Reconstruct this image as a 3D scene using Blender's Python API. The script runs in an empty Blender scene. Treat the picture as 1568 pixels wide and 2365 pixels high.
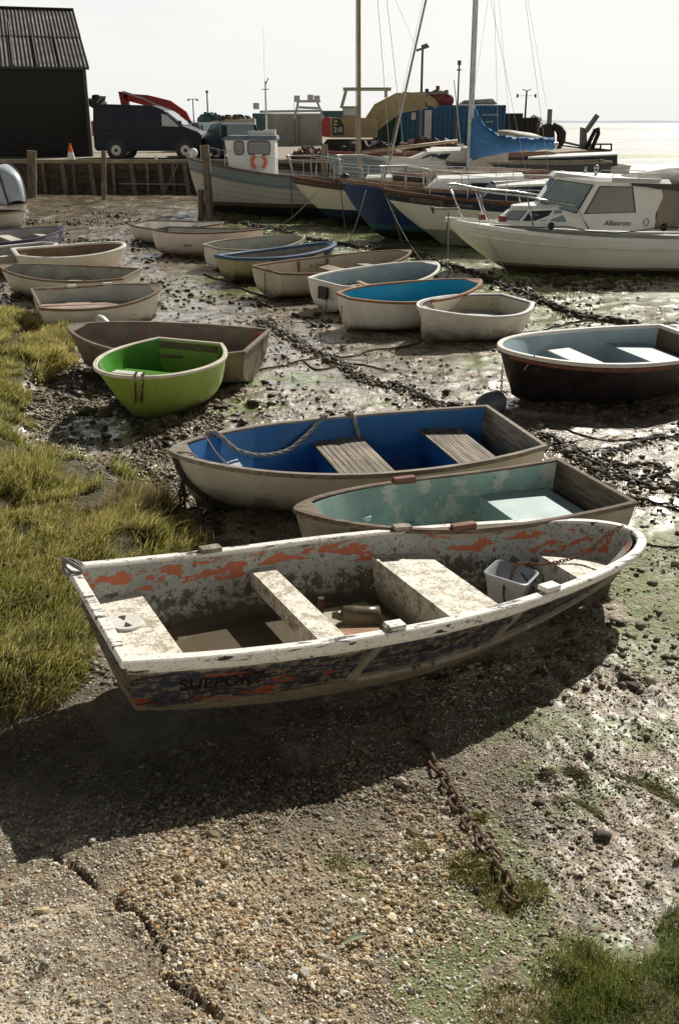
import bpy, bmesh, math, random
import numpy as np
from mathutils import Vector, Matrix, Euler
random.seed(7)
rng = np.random.default_rng(11)
R = math.radians
scene = bpy.context.scene
COL = scene.collection
# ---------------------------------------------------------------- camera
F, CX, CY, H = 2299.0, 784.0, 1182.5, 3.0
PITCH = math.atan((CY - 283.0) / F)
SP, CP = math.sin(PITCH), math.cos(PITCH)
cam_d = bpy.data.cameras.new('camera')
cam = bpy.data.objects.new('camera', cam_d); COL.objects.link(cam)
cam.location = (0, 0, H); cam.rotation_euler = (R(90) - PITCH, 0, 0)
cam_d.sensor_fit = 'VERTICAL'; cam_d.sensor_height = 36.0; cam_d.lens = 36.0 * F / 2365.0
cam_d.clip_end = 20000; cam_d.clip_start = 0.05
scene.camera = cam

def P(px, py, z=0.0):
    """point of the photograph (as measured on it) that lies at height z"""
    x, y = (px - CX) / F, (py - CY) / F
    t = (H - z) / (SP + y * CP)
    return Vector((x * t, t * (CP - y * SP), z))
def PY(px, py, Y):
    x, y = (px - CX) / F, (py - CY) / F
    t = Y / (CP - y * SP)
    return Vector((x * t, Y, H - t * (SP + y * CP)))
def toPix(X, Y, Z):
    rz = Z - H
    dep = Y * CP - rz * SP
    up = rz * CP + Y * SP
    dep = np.maximum(dep, 1e-3) if isinstance(dep, np.ndarray) else dep
    return CX + F * X / dep, CY - F * up / dep

# ---------------------------------------------------------------- mesh builder
class MB:
    def __init__(self): self.v = []; self.f = []; self.uv = None; self.mi = []; self.cur = 0
    def add(self, vs, fs):
        n = len(self.v); self.v += [tuple(p) for p in vs]
        self.f += [tuple(i + n for i in f) for f in fs]; self.mi += [self.cur] * len(fs); return self
    def box(self, c, s, rz=0, ry=0, rx=0):
        m = Matrix.Translation(c) @ Euler((rx, ry, rz)).to_matrix().to_4x4()
        h = [d / 2 for d in s]
        vs = [m @ Vector((x * h[0], y * h[1], z * h[2])) for x in (-1, 1) for y in (-1, 1) for z in (-1, 1)]
        return self.add(vs, [(0,1,3,2),(4,6,7,5),(0,4,5,1),(2,3,7,6),(0,2,6,4),(1,5,7,3)])
    def beam(self, a, b, w, h, up=(0,0,1)):
        a, b = Vector(a), Vector(b); d = (b - a).normalized(); u = Vector(up)
        s = d.cross(u)
        if s.length < 1e-4: s = d.cross(Vector((1,0,0)))
        s.normalize(); u = s.cross(d).normalized()
        vs = [p + s * (i * w / 2) + u * (j * h / 2) for p in (a, b) for i, j in ((-1,-1),(1,-1),(1,1),(-1,1))]
        return self.add(vs, [(0,3,2,1),(4,5,6,7),(0,1,5,4),(1,2,6,5),(2,3,7,6),(3,0,4,7)])
    def tube(self, pts, r, seg=6, closed=False, caps=True):
        pts = [Vector(p) for p in pts]; n = len(pts); vs = []; fs = []
        rr = r if isinstance(r, (list, tuple)) else [r] * n
        prev = None
        for i, p in enumerate(pts):
            if closed: d = pts[(i + 1) % n] - pts[i - 1]
            else: d = pts[min(i + 1, n - 1)] - pts[max(i - 1, 0)]
            if d.length < 1e-9: d = Vector((0,0,1))
            d.normalize()
            if prev is None:
                a = d.cross(Vector((0,0,1)))
                if a.length < .1: a = d.cross(Vector((1,0,0)))
            else: a = prev - d * prev.dot(d)
            a.normalize(); prev = a; b = d.cross(a)
            for k in range(seg):
                t = 2 * math.pi * k / seg
                vs.append(p + (a * math.cos(t) + b * math.sin(t)) * rr[i])
        m = n if closed else n - 1
        for i in range(m):
            j = (i + 1) % n
            for k in range(seg):
                l = (k + 1) % seg
                fs.append((i*seg+k, i*seg+l, j*seg+l, j*seg+k))
        if caps and not closed:
            fs.append(tuple(range(seg))[::-1]); fs.append(tuple((n-1)*seg + k for k in range(seg)))
        return self.add(vs, fs)
    def cyl(self, a, b, r0, r1=None, seg=12): return self.tube([a, b], [r0, r0 if r1 is None else r1], seg)
    def prism(self, bot, top):
        n = len(bot)
        return self.add(list(bot) + list(top), [tuple(range(n))[::-1], tuple(range(n, 2*n))] +
                        [(i, (i+1) % n, n + (i+1) % n, n + i) for i in range(n)])
    def poly_ext(self, pts, vec):
        v = Vector(vec); return self.prism(pts, [Vector(p) + v for p in pts])
    def grid(self, rows, wrap=False):
        nr, nc = len(rows), len(rows[0]); vs = [p for r in rows for p in r]; fs = []
        for i in range(nr - 1):
            for j in range(nc if wrap else nc - 1):
                k = (j + 1) % nc
                fs.append((i*nc+j, i*nc+k, (i+1)*nc+k, (i+1)*nc+j))
        return self.add(vs, fs)
    def ball(self, c, r, seg=10, rings=7):
        c = Vector(c); r = Vector(r) if not isinstance(r, (int, float)) else Vector((r, r, r)); rows = []
        for i in range(rings + 1):
            a = math.pi * i / rings
            rows.append([c + Vector((r.x*math.sin(a)*math.cos(2*math.pi*j/seg), r.y*math.sin(a)*math.sin(2*math.pi*j/seg), r.z*math.cos(a))) for j in range(seg)])
        return self.grid(rows, True)
    def xf(self, m):
        self.v = [tuple(m @ Vector(p)) for p in self.v]; return self
    def build(self, name, mat, parent=None, smooth=False, bevel=0, world=False, sharp=None, jitter=0):
        me = bpy.data.meshes.new(name); vs = self.v
        if jitter:
            rj = random.Random(len(vs)); vs = [(a + rj.uniform(-jitter, jitter), b + rj.uniform(-jitter, jitter), c + rj.uniform(-jitter, jitter)) for a, b, c in vs]
        me.from_pydata(vs, [], self.f); me.update()
        o = bpy.data.objects.new(name, me); COL.objects.link(o)
        for m in (mat if isinstance(mat, (list, tuple)) else [mat]): me.materials.append(m)
        if len(me.materials) > 1: me.polygons.foreach_set('material_index', self.mi)
        bm = bmesh.new(); bm.from_mesh(me)
        bmesh.ops.remove_doubles(bm, verts=bm.verts, dist=1e-5)
        bmesh.ops.recalc_face_normals(bm, faces=bm.faces)
        if self.uv:
            ul = bm.loops.layers.uv.new('UVMap')
            for f in bm.faces:
                for l in f.loops: l[ul].uv = self.uv(l.vert.co)
        bm.to_mesh(me); bm.free()
        if smooth:
            me.polygons.foreach_set('use_smooth', [True] * len(me.polygons))
            if sharp: me.set_sharp_from_angle(angle=R(sharp))
        if bevel:
            b = o.modifiers.new('bevel', 'BEVEL'); b.width = bevel; b.segments = 2; b.limit_method = 'ANGLE'; b.angle_limit = R(35)
        if parent is not None:
            o.parent = parent
            if world:
                inv = Matrix.LocRotScale(parent.location, parent.rotation_euler, None).inverted()
                me.transform(inv)
        return o

def tag(o, label, cat, group=None, kind=None):
    if label: o['label'] = label
    if cat: o['category'] = cat
    if group: o['group'] = group
    if kind: o['kind'] = kind
    return o
def thing(name, label, cat, loc=(0,0,0), rz=0, group=None):
    o = bpy.data.objects.new(name, None); COL.objects.link(o); o.empty_display_size = .2
    o.location = loc; o.rotation_euler = (0, 0, rz)
    return tag(o, label, cat, group)
def solo(mb, name, mat, label, cat, group=None, kind=None, **k):
    """a thing made of one mesh: its origin goes to the middle of its base"""
    o = mb.build(name, mat, **k); me = o.data
    co = np.empty(len(me.vertices) * 3); me.vertices.foreach_get('co', co); co = co.reshape(-1, 3)
    c = (co.min(0) + co.max(0)) / 2; c[2] = co[:, 2].min()
    me.transform(Matrix.Translation(-Vector(c))); o.location = Vector(c)
    return tag(o, label, cat, group, kind)

# ---------------------------------------------------------------- materials
def newmat(name):
    m = bpy.data.materials.new(name); m.use_nodes = True
    nt = m.node_tree; b = nt.nodes['Principled BSDF']; return m, nt, b
def N(nt, t, **k):
    n = nt.nodes.new(t)
    for a, v in k.items():
        if a in n.inputs: n.inputs[a].default_value = v
        else: setattr(n, a, v)
    return n
def L(nt, a, b): nt.links.new(a, b)
def noise(nt, vec, scale, detail=4, rough=.6, dist=0):
    n = N(nt, 'ShaderNodeTexNoise'); n.inputs['Scale'].default_value = scale; n.inputs['Detail'].default_value = detail
    n.inputs['Roughness'].default_value = rough; n.inputs['Distortion'].default_value = dist
    if vec is not None: L(nt, vec, n.inputs['Vector'])
    return n.outputs['Fac']
def ramp(nt, fac, a, b, lo=0., hi=1.):
    n = N(nt, 'ShaderNodeMapRange'); n.interpolation_type = 'SMOOTHSTEP'
    n.inputs['From Min'].default_value = a; n.inputs['From Max'].default_value = b
    n.inputs['To Min'].default_value = lo; n.inputs['To Max'].default_value = hi
    L(nt, fac, n.inputs['Value']); return n.outputs['Result']
def mathn(nt, op, a, b=None, c=None):
    n = N(nt, 'ShaderNodeMath'); n.operation = op
    for i, x in enumerate((a, b, c)):
        if x is None: continue
        if isinstance(x, (int, float)): n.inputs[i].default_value = x
        else: L(nt, x, n.inputs[i])
    return n.outputs[0]
def mix(nt, fac, a, b):
    n = N(nt, 'ShaderNodeMix'); n.data_type = 'RGBA'
    if isinstance(fac, (int, float)): n.inputs['Factor'].default_value = fac
    else: L(nt, fac, n.inputs['Factor'])
    for s, x in (('A', a), ('B', b)):
        i = [q for q in n.inputs if q.name == s and q.type == 'RGBA'][0]
        if isinstance(x, (tuple, list)): i.default_value = (*x[:3], 1)
        else: L(nt, x, i)
    return [q for q in n.outputs if q.type == 'RGBA'][0]
def coords(nt, kind='Object', scale=None):
    tc = N(nt, 'ShaderNodeTexCoord').outputs[kind]
    if scale is None: return tc
    m = N(nt, 'ShaderNodeMapping'); m.inputs['Scale'].default_value = scale; L(nt, tc, m.inputs['Vector']); return m.outputs[0]
def sep(nt, v):
    n = N(nt, 'ShaderNodeSeparateXYZ'); L(nt, v, n.inputs[0]); return n.outputs
def bump(nt, bs, h, strength=.3, dist=.01):
    n = N(nt, 'ShaderNodeBump'); n.inputs['Strength'].default_value = strength; n.inputs['Distance'].default_value = dist
    L(nt, h, n.inputs['Height']); L(nt, n.outputs[0], bs.inputs['Normal']); return n

_MC = {}
def paint(name, col, rough=.5, var=.25, scale=3., peels=(), grime=None, metal=0., bmp=.15, stretch=None, spec=.5, dirt=.5):
    """weathered paint. peels: (colour, lo, hi, scale). grime: (colour, z_full, z_none)"""
    key = name
    if key in _MC: return _MC[key]
    m, nt, b = newmat(name); _MC[key] = m
    v = coords(nt, 'Object', stretch)
    n1 = noise(nt, v, scale, 5, .65)
    c = mix(nt, ramp(nt, n1, .3, .7), [x * (1 - var) for x in col], [min(1, x * (1 + var * .6)) for x in col])
    nf = noise(nt, v, scale * 14, 4, .7)
    c = mix(nt, ramp(nt, nf, .58, .75, 0, dirt), c, [x * .35 + .01 for x in col])
    for (pc, lo, hi, sc) in peels:
        pn = noise(nt, v, sc, 6, .68, .2)
        c = mix(nt, ramp(nt, pn, lo, hi), c, pc)
    if grime:
        gc, z0, z1 = grime
        z = sep(nt, coords(nt, 'Object'))[2]
        nn = noise(nt, v, 5, 6, .75)
        zz = mathn(nt, 'ADD', z, mathn(nt, 'MULTIPLY', mathn(nt, 'SUBTRACT', nn, .5), -(z1 - z0) * 1.6))
        c = mix(nt, ramp(nt, zz, z1, z0, 0, .92), c, gc)
    L(nt, c, b.inputs['Base Color'])
    L(nt, ramp(nt, n1, .2, .8, rough * .8, min(1, rough * 1.3)), b.inputs['Roughness'])
    b.inputs['Metallic'].default_value = metal; b.inputs['Specular IOR Level'].default_value = spec
    bump(nt, b, nf, bmp, .01)
    return m
def wood(name, col, col2, rough=.75, axis=0, scale=2.5, bmp=.5):
    if name in _MC: return _MC[name]
    m, nt, b = newmat(name); _MC[name] = m
    st = [14., 14., 14.]; st[axis] = 1.0
    v = coords(nt, 'Object', tuple(st)); n1 = noise(nt, v, scale, 6, .7)
    n2 = noise(nt, coords(nt, 'Object'), 3, 4, .6)
    c = mix(nt, ramp(nt, n1, .35, .65), col2, col); c = mix(nt, ramp(nt, n2, .35, .75, 0, .5), c, [x * .45 for x in col2])
    L(nt, c, b.inputs['Base Color']); b.inputs['Roughness'].default_value = rough
    bump(nt, b, n1, bmp, .01); return m
def flat(name, col, rough=.5, metal=0., spec=.5):
    if name in _MC: return _MC[name]
    m, nt, b = newmat(name); _MC[name] = m
    n1 = noise(nt, coords(nt), 9, 5, .7)
    L(nt, mix(nt, ramp(nt, n1, .3, .75), [x * 1.1 for x in col], [x * .6 for x in col]), b.inputs['Base Color'])
    b.inputs['Roughness'].default_value = rough; b.inputs['Metallic'].default_value = metal
    b.inputs['Specular IOR Level'].default_value = spec; return m
def glassm(name, col=(.05,.06,.06), rough=.08, alpha=1.):
    if name in _MC: return _MC[name]
    m, nt, b = newmat(name); _MC[name] = m
    n1 = noise(nt, coords(nt), 3, 4, .6)
    L(nt, mix(nt, n1, col, [min(1, x * 1.8) for x in col]), b.inputs['Base Color']); b.inputs['Roughness'].default_value = rough
    b.inputs['Specular IOR Level'].default_value = .8; b.inputs['Alpha'].default_value = alpha; return m

# ---------------------------------------------------------------- light
SUN_AZ, SUN_EL = R(28), R(38)          # the sun stands behind and to the right of the boats
sdir = Vector((math.sin(SUN_AZ) * math.cos(SUN_EL), math.cos(SUN_AZ) * math.cos(SUN_EL), math.sin(SUN_EL)))
sl = bpy.data.lights.new('sun', 'SUN'); sl.energy = 5.0; sl.angle = R(.53); sl.color = (1., .955, .87)
so = bpy.data.objects.new('sun', sl); COL.objects.link(so); so.location = (5, 5, 12)
so.rotation_euler = (-sdir).to_track_quat('-Z', 'Y').to_euler()
w = bpy.data.worlds.new('World'); scene.world = w; w.use_nodes = True
nt = w.node_tree; bg = nt.nodes['Background']
sky = N(nt, 'ShaderNodeTexSky'); sky.sky_type = 'NISHITA'; sky.sun_disc = False
sky.sun_elevation = SUN_EL; sky.sun_rotation = SUN_AZ; sky.dust_density = 4.; sky.air_density = 1.2; sky.ozone_density = 1.
# thin bright sea haze: nearly white by the horizon, greyer overhead, with faint cloud
tc = N(nt, 'ShaderNodeTexCoord'); z = sep(nt, tc.outputs['Generated'])
cl = noise(nt, coords(nt, 'Generated', (1, 1, 3.5)), 2.2, 6, .6, .4)
haze = mix(nt, ramp(nt, z[2], 0.14, .42), (9.8, 9.9, 9.7), (.26, .29, .33))
dn = mathn(nt, 'ADD', mathn(nt, 'MULTIPLY', z[0], sdir.x), mathn(nt, 'MULTIPLY', z[1], sdir.y))
haze = mix(nt, ramp(nt, dn, .45, -.3), haze, mix(nt, ramp(nt, z[2], .08, .34), (14., 13.0, 11.3), (.18, .19, .20)))  # low bright band opposite the sun, added to fill the shaded hulls
haze = mix(nt, mathn(nt, 'MULTIPLY', ramp(nt, cl, .45, .7, 0, .4), ramp(nt, z[2], .35, .1)), haze, (8., 8.3, 8.5))
L(nt, mix(nt, .9, sky.outputs[0], haze), bg.inputs['Color']); bg.inputs['Strength'].default_value = .1
scene.view_settings.view_transform = 'Standard'; scene.view_settings.look = 'None'
scene.view_settings.exposure = 0; scene.view_settings.gamma = 1
scene.cycles.use_denoising = True; scene.cycles.max_bounces = 6; scene.cycles.sample_clamp_indirect = 4
scene.cycles.transparent_max_bounces = 6
# ---------------------------------------------------------------- noise on arrays
def _h(ix, iy, s):
    n = (ix * 374761393 + iy * 668265263 + s * 1442695041) & 0xffffffff
    n = ((n ^ (n >> 13)) * 1274126177) & 0xffffffff
    return ((n ^ (n >> 16)) & 0xffff) / 65535.0
def vnoise(x, y, s=0):
    ix = np.floor(x).astype(np.int64); iy = np.floor(y).astype(np.int64); fx = x - ix; fy = y - iy
    fx = fx * fx * (3 - 2 * fx); fy = fy * fy * (3 - 2 * fy)
    return (_h(ix, iy, s) * (1 - fx) + _h(ix + 1, iy, s) * fx) * (1 - fy) + (_h(ix, iy + 1, s) * (1 - fx) + _h(ix + 1, iy + 1, s) * fx) * fy
def fbm(x, y, sc, o=4, s=0, g=.5):
    r = 0; a = 1; t = 0
    for k in range(o):
        r = r + a * vnoise(x * sc + 17.3 * k, y * sc + 5.1 * k, s + k); t += a; a *= g; sc *= 2.03
    return r / t
def sst(x, a, b):
    t = np.clip((x - a) / (b - a), 0, 1); return t * t * (3 - 2 * t)
def poly_sd(x, y, poly):
    """signed distance, positive inside"""
    d = np.full(x.shape, 1e9); ins = np.zeros(x.shape, bool); n = len(poly)
    for i in range(n):
        ax, ay = poly[i]; bx, by = poly[(i + 1) % n]
        ex, ey = bx - ax, by - ay; t = np.clip(((x - ax) * ex + (y - ay) * ey) / (ex * ex + ey * ey + 1e-12), 0, 1)
        d = np.minimum(d, np.hypot(x - ax - t * ex, y - ay - t * ey))
        c = ((ay > y) != (by > y)); xi = ax + (y - ay) * ex / (ey if abs(ey) > 1e-12 else 1e-12)
        ins ^= c & (x < xi)
    return np.where(ins, d, -d)
def line_d(x, y, pts):
    d = np.full(x.shape, 1e9)
    for (ax, ay), (bx, by) in zip(pts[:-1], pts[1:]):
        ex, ey = bx - ax, by - ay; t = np.clip(((x - ax) * ex + (y - ay) * ey) / (ex * ex + ey * ey + 1e-12), 0, 1)
        d = np.minimum(d, np.hypot(x - ax - t * ex, y - ay - t * ey))
    return d
def G(pts): return [tuple(P(a, b))[:2] for a, b in pts]
BANK = G([(-700,560),(-60,690),(30,735),(100,755),(170,790),(185,840),(130,870),(105,900),(85,960),(70,1050),(190,1085),(310,1110),(380,1180),(425,1240),(425,1290),(330,1330),(240,1400),(225,1500),(235,1570),(150,1640),(-60,1690),(-900,1800)])
GRASS2 = G([(1240,2365),(1290,2230),(1350,2190),(1430,2230),(1500,2150),(1568,2090),(1900,2000),(2000,2700),(1100,2700)])
CRACK1 = G([(150,2020),(215,2085),(290,2150),(345,2205),(380,2260),(415,2310),(470,2365),(520,2440)])
CRACK2 = G([(-40,1990),(60,2030),(150,2020)]); 
SLAB = G([(-400,2140),(200,2100),(330,2205),(380,2290),(430,2350),(470,2600),(-400,2700)])
GRAVEL = G([(380,1950),(560,1895),(800,1830),(980,1790),(1010,1950),(960,2100),(980,2365),(900,2600),(300,2600),(470,2365),(380,2250),(340,2150)])
ALGAE = [(900,605,130,26),(860,560,160,22),(1180,655,120,30),(600,520,120,14),(1300,700,160,26),(1500,1500,90,60),(1230,1660,90,30),(1400,1700,140,40),(650,530,150,18),(780,545,110,22),(1050,600,110,40),(1250,690,260,40),(1420,640,170,20),(1250,735,110,20),(850,690,120,14),(500,680,120,16),(480,640,60,10),
         (1480,1320,110,90),(1540,1450,70,90),(1490,1240,60,40),(540,880,60,16),(690,880,60,12),(1120,835,40,10),(580,945,60,10),(850,940,30,8),
         (1000,2030,150,70),(1130,1930,80,80),(1180,2050,80,60),(1090,2170,150,90),(1050,2300,120,60),(480,1890,110,60),(1260,1780,90,20),(1180,1690,60,12),(1460,1820,120,25),(1330,1860,70,15),
         (1420,2240,160,80),(40,1060,0,0)]
WET = [(700,800,330,80,.9),(560,690,220,50,.6),(640,860,190,40,.5),(960,850,120,35,.4),(1400,700,240,45,.5),(1450,1020,200,70,1.0),(1450,1120,160,60,.7),(1180,770,90,50,.6),(560,640,140,25,.7),(880,800,150,30,.8),
       (460,560,130,30,.5),(640,650,60,30,.5),(1200,740,500,40,.5),(1520,1330,60,60,.15),(560,1200,60,12,1.),(300,1010,90,40,.4),(950,815,60,20,1.2),(1200,1010,80,40,.5),(700,720,130,30,.6),(1500,640,200,30,.4)]
def ground_fields(X, Y):
    px, py = toPix(X, Y, np.zeros_like(X)); front = Y > 1.5
    nlo = fbm(X, Y, .5, 4, 3); nmid = fbm(X, Y, 3.1, 4, 9); nhi = fbm(X, Y, 14, 4, 21)
    wob = (fbm(X, Y, 2.2, 4, 33) - .5)
    sd = poly_sd(X, Y, BANK) + wob * .5 * np.clip(Y / 8, .6, 2)
    sd2 = poly_sd(X, Y, GRASS2) + wob * .3
    bank = sst(sd, -.03, .25); bank2 = sst(sd2, -.03, .2)
    cr = np.minimum(line_d(X + (fbm(X, Y, 2.3, 4, 5) - .5) * .42, Y + (fbm(X, Y, 2.3, 4, 6) - .5) * .42, CRACK1), 9); slab = sst(poly_sd(X, Y, SLAB) + wob * .45, -.10, .16)
    grav = sst(poly_sd(X, Y, GRAVEL) + wob * .8, -.25, .2)
    alg = np.zeros_like(X); wet = np.zeros_like(X)
    jx = px + (fbm(X, Y, 1.3, 3, 77) - .5) * 120; jy = py + (fbm(X, Y, 1.3, 3, 99) - .5) * 40
    for (a, b, c, d) in ALGAE:
        if c: alg = np.maximum(alg, np.exp(-((jx - a) / c) ** 2 - ((jy - b) / d) ** 2))
    for (a, b, c, d, k) in WET: wet = wet + k * np.exp(-((jx - a) / c) ** 2 - ((jy - b) / d) ** 2)
    alg = np.clip(alg * 2.3 * (fbm(X, Y, 5, 5, 55) * 1.7 - .2), 0, 1) * (py > 283)
    lump = np.clip((fbm(X, Y, 7, 4, 61) - .52) * 5, 0, 1)
    near = np.clip(1 - (Y - 5) / 3, 0, 1)
    h = (nlo - .5) * .10 + (nmid - .5) * .06 + (nhi - .5) * .025
    h += lump * .035 * (1 - near) * (1 - .7 * np.clip(wet, 0, 1))
    ang = X * .85 + Y * .5                                           # small drainage ripples running down the mud
    rip = fbm(X * .9 - Y * .4, ang * 2.6, 5.5, 3, 81)
    rmask = sst(px, 1050, 1300) * sst(py, 1350, 1550) * (py < 2300)
    h += (rip - .5) * .05 * rmask
    h += bank * .14 + bank * (nmid - .4) * .10 + bank2 * .05 * (1 + nmid)
    h += slab * .03 - .030 * np.exp(-((cr + wob*.07) / (.012 + .03*np.clip(nmid-.35,0,1))) ** 2)
    h += .11 * sst(-Y, -4.5, -3.3) * sst(-X, -.3, .9)
    h *= np.clip(1.3 - Y / 90, .25, 1)
    # shingle rising to the foot of the timber wall
    toe = sst(Y, 30, 41) * sst(-X, -2, 6); h += toe * .35
    # silted hollow where the larger boats dry out, with wet channels on the flats beyond
    nfar = fbm(X * .12, Y * .35, .35, 4, 91); far = sst(Y, 60, 90)
    wet = wet + far * sst(nfar, .40, .56) * 1.0
    alg = np.maximum(alg, far * sst(fbm(X * .25, Y * .6, .2, 4, 17), .62, .70) * .6)
    wet = wet + .72 * sst(Y, 6.0, 9) * (1 - far) + .30 * rmask
    wetc = np.clip(wet * (.45 + 1.1 * fbm(X, Y, 2.4, 4, 44)), 0, 1) * (1 - bank) * (1 - bank2)
    damp_shade = np.exp(-((jx - 420) / 620) ** 2 - ((jy - 1760) / 190) ** 2); damp_shade = np.clip(damp_shade * 1.3 * (.4 + 1.2 * fbm(X, Y, 1.6, 4, 23)) + .55 * slab * sst(fbm(X, Y, 1.7, 4, 58), .5, .62), 0, 1)  # damp mud plus painted-in boat shadow, darkening ground and stone colours
    return dict(h=h, damp_shade=damp_shade, bank=np.maximum(bank, bank2 * .8), wet=wetc, alg=alg, grav=np.maximum(grav, 0), slab=slab, lump=lump, px=px, py=py, sd=sd, sd2=sd2)
def zg(x, y):
    return float(ground_fields(np.array([float(x)]), np.array([float(y)]))['h'][0])
# rows spread with distance, columns fan out: fine where one stands, coarse far off
y0 = -6.0; ys = [y0]; 
while ys[-1] < 9000:
    d = ys[-1] + 1.2
    st = .25 if ys[-1] < 1.8 else (.0042 * (ys[-1] + .6) + .003 if ys[-1] < 45 else .02 * ys[-1])
    ys.append(ys[-1] + st)
ys = np.array(ys)
cs = np.concatenate([-np.geomspace(8, .52, 14)[:-1], np.linspace(-.5, .5, 330), np.geomspace(.52, 8, 14)[1:]])
YY, CC = np.meshgrid(ys, cs, indexing='ij'); XX = CC * (np.maximum(YY, 0) + 1.6)
fl = ground_fields(XX.ravel(), YY.ravel())
Z = fl['h'] * (YY.ravel() < 400) - .02 * (YY.ravel() >= 400)
nr, nc = YY.shape
def numpy_mesh(name, V, Fq, mat, cols=None, smooth=True):
    me = bpy.data.meshes.new(name); nv, nf, k = len(V), len(Fq), Fq.shape[1]
    me.vertices.add(nv); me.vertices.foreach_set('co', V.astype(np.float32).ravel())
    me.loops.add(nf * k); me.loops.foreach_set('vertex_index', Fq.astype(np.int32).ravel())
    me.polygons.add(nf); me.polygons.foreach_set('loop_start', np.arange(nf, dtype=np.int32) * k)
    me.update(calc_edges=True); me.validate()
    me.polygons.foreach_set('use_smooth', [smooth] * nf)
    for nm, arr in (cols or {}).items():
        a = me.color_attributes.new(nm, 'FLOAT_COLOR', 'POINT')
        c = np.ones((nv, 4), np.float32); c[:, :arr.shape[1]] = arr; a.data.foreach_set('color', c.ravel())
    me.materials.append(mat); o = bpy.data.objects.new(name, me); COL.objects.link(o); return o
def attr(nt, nm):
    a = N(nt, 'ShaderNodeAttribute'); a.attribute_name = nm
    s = N(nt, 'ShaderNodeSeparateColor'); L(nt, a.outputs['Color'], s.inputs[0]); return s.outputs
def ground_mat():
    m, nt, b = newmat('mud')
    A = attr(nt, 'fa'); Bq = attr(nt, 'fb'); v = coords(nt)
    bank, wet, alg = A[0], A[1], A[2]; grav, slab, lump = Bq[0], Bq[1], Bq[2]
    n1 = noise(nt, v, 1.6, 6, .65); n2 = noise(nt, v, 22, 5, .7); n3 = noise(nt, v, 90, 4, .75)
    vo = N(nt, 'ShaderNodeTexVoronoi'); vo.inputs['Scale'].default_value = 48; vo.inputs['Randomness'].default_value = 1; L(nt, v, vo.inputs['Vector'])
    vs = N(nt, 'ShaderNodeSeparateColor'); L(nt, vo.outputs['Color'], vs.inputs[0]); vs = vs.outputs
    c = mix(nt, ramp(nt, n1, .35, .68), (.33, .235, .125), (.86, .70, .47))
    c = mix(nt, ramp(nt, n2, .35, .62, .75, 0), c, (.10, .07, .038))
    # shell grit and small flints set into the mud
    grit = mix(nt, vs[0], (.52, .40, .24), (.88, .80, .64))
    c = mix(nt, mathn(nt, 'MULTIPLY', ramp(nt, vs[1], .62, .7), ramp(nt, n1, .3, .6, .3, .9)), c, grit)
    c = mix(nt, mathn(nt, 'MULTIPLY', grav, ramp(nt, n3, .4, .6, .2, .75)), c, (.56, .43, .26))
    c = mix(nt, mathn(nt, 'MULTIPLY', mathn(nt, 'MULTIPLY', slab, ramp(nt, n1, .34, .54)), ramp(nt, n2, .38, .52, .0, .92)), c, (.95, .82, .62))
    c = mix(nt, mathn(nt, 'MULTIPLY', lump, .55), c, (.04, .030, .018))
    c = mix(nt, mathn(nt, 'MULTIPLY', wet, .5), c, (.20, .17, .12))
    c = mix(nt, ramp(nt, mathn(nt, 'ADD', alg, mathn(nt, 'MULTIPLY', mathn(nt, 'SUBTRACT', noise(nt, v, 9, 6, .75), .5), 2.2)), .27, .42, 0, .9), c, mix(nt, n3, (.11, .15, .03), (.36, .43, .12)))
    c = mix(nt, mathn(nt, 'MULTIPLY', bank, .85), c, mix(nt, n2, (.045, .038, .015), (.16, .135, .05)))
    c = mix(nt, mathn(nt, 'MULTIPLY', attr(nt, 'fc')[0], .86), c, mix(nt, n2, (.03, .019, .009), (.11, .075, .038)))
    L(nt, c, b.inputs['Base Color'])
    rw = ramp(nt, wet, .08, .75, .60, .17)
    rr = mathn(nt, 'ADD', rw, mathn(nt, 'MULTIPLY', mathn(nt, 'SUBTRACT', n1, .5), .35))
    rr = mathn(nt, 'MAXIMUM', rr, .1); rr = mathn(nt, 'ADD', rr, mathn(nt, 'MULTIPLY', bank, .5))
    L(nt, rr, b.inputs['Roughness']); b.inputs['Specular IOR Level'].default_value = .9
    n5 = noise(nt, v, 13, 2.5, .55, .3)
    L(nt, ramp(nt, wet, .15, .55, 0, 1), b.inputs['Coat Weight']); L(nt, ramp(nt, wet, .3, .8, .40, .17), b.inputs['Coat Roughness'])
    dry = ramp(nt, wet, .1, .5, 1., .28); soft = ramp(nt, wet, .55, 1., 1., .2)
    hgt = mathn(nt, 'ADD', mathn(nt, 'MULTIPLY', n2, .8), mathn(nt, 'MULTIPLY', n3, .55))
    hgt = mathn(nt, 'ADD', hgt, mathn(nt, 'MULTIPLY', vo.outputs['Distance'], -.35))
    hgt = mathn(nt, 'ADD', mathn(nt, 'MULTIPLY', hgt, dry), mathn(nt, 'MULTIPLY', mathn(nt, 'MULTIPLY', n5, soft), 1.5))
    bump(nt, b, hgt, 1., .035)
    return m
GM = ground_mat()
idx = np.arange(nr * nc).reshape(nr, nc)
FQ = np.stack([idx[:-1, :-1], idx[:-1, 1:], idx[1:, 1:], idx[1:, :-1]], -1).reshape(-1, 4)
V = np.stack([XX.ravel(), YY.ravel(), Z], 1)
gr = numpy_mesh('ground', V, FQ, GM, {'fa': np.stack([fl['bank'], fl['wet'], fl['alg']], 1), 'fb': np.stack([fl['grav'], fl['slab'], fl['lump']], 1), 'fc': np.stack([fl['damp_shade'], fl['damp_shade'], fl['damp_shade']], 1)})
tag(gr, 'wet tidal mud with gravel, shells and green weed at low tide', None, kind='structure')

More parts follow.
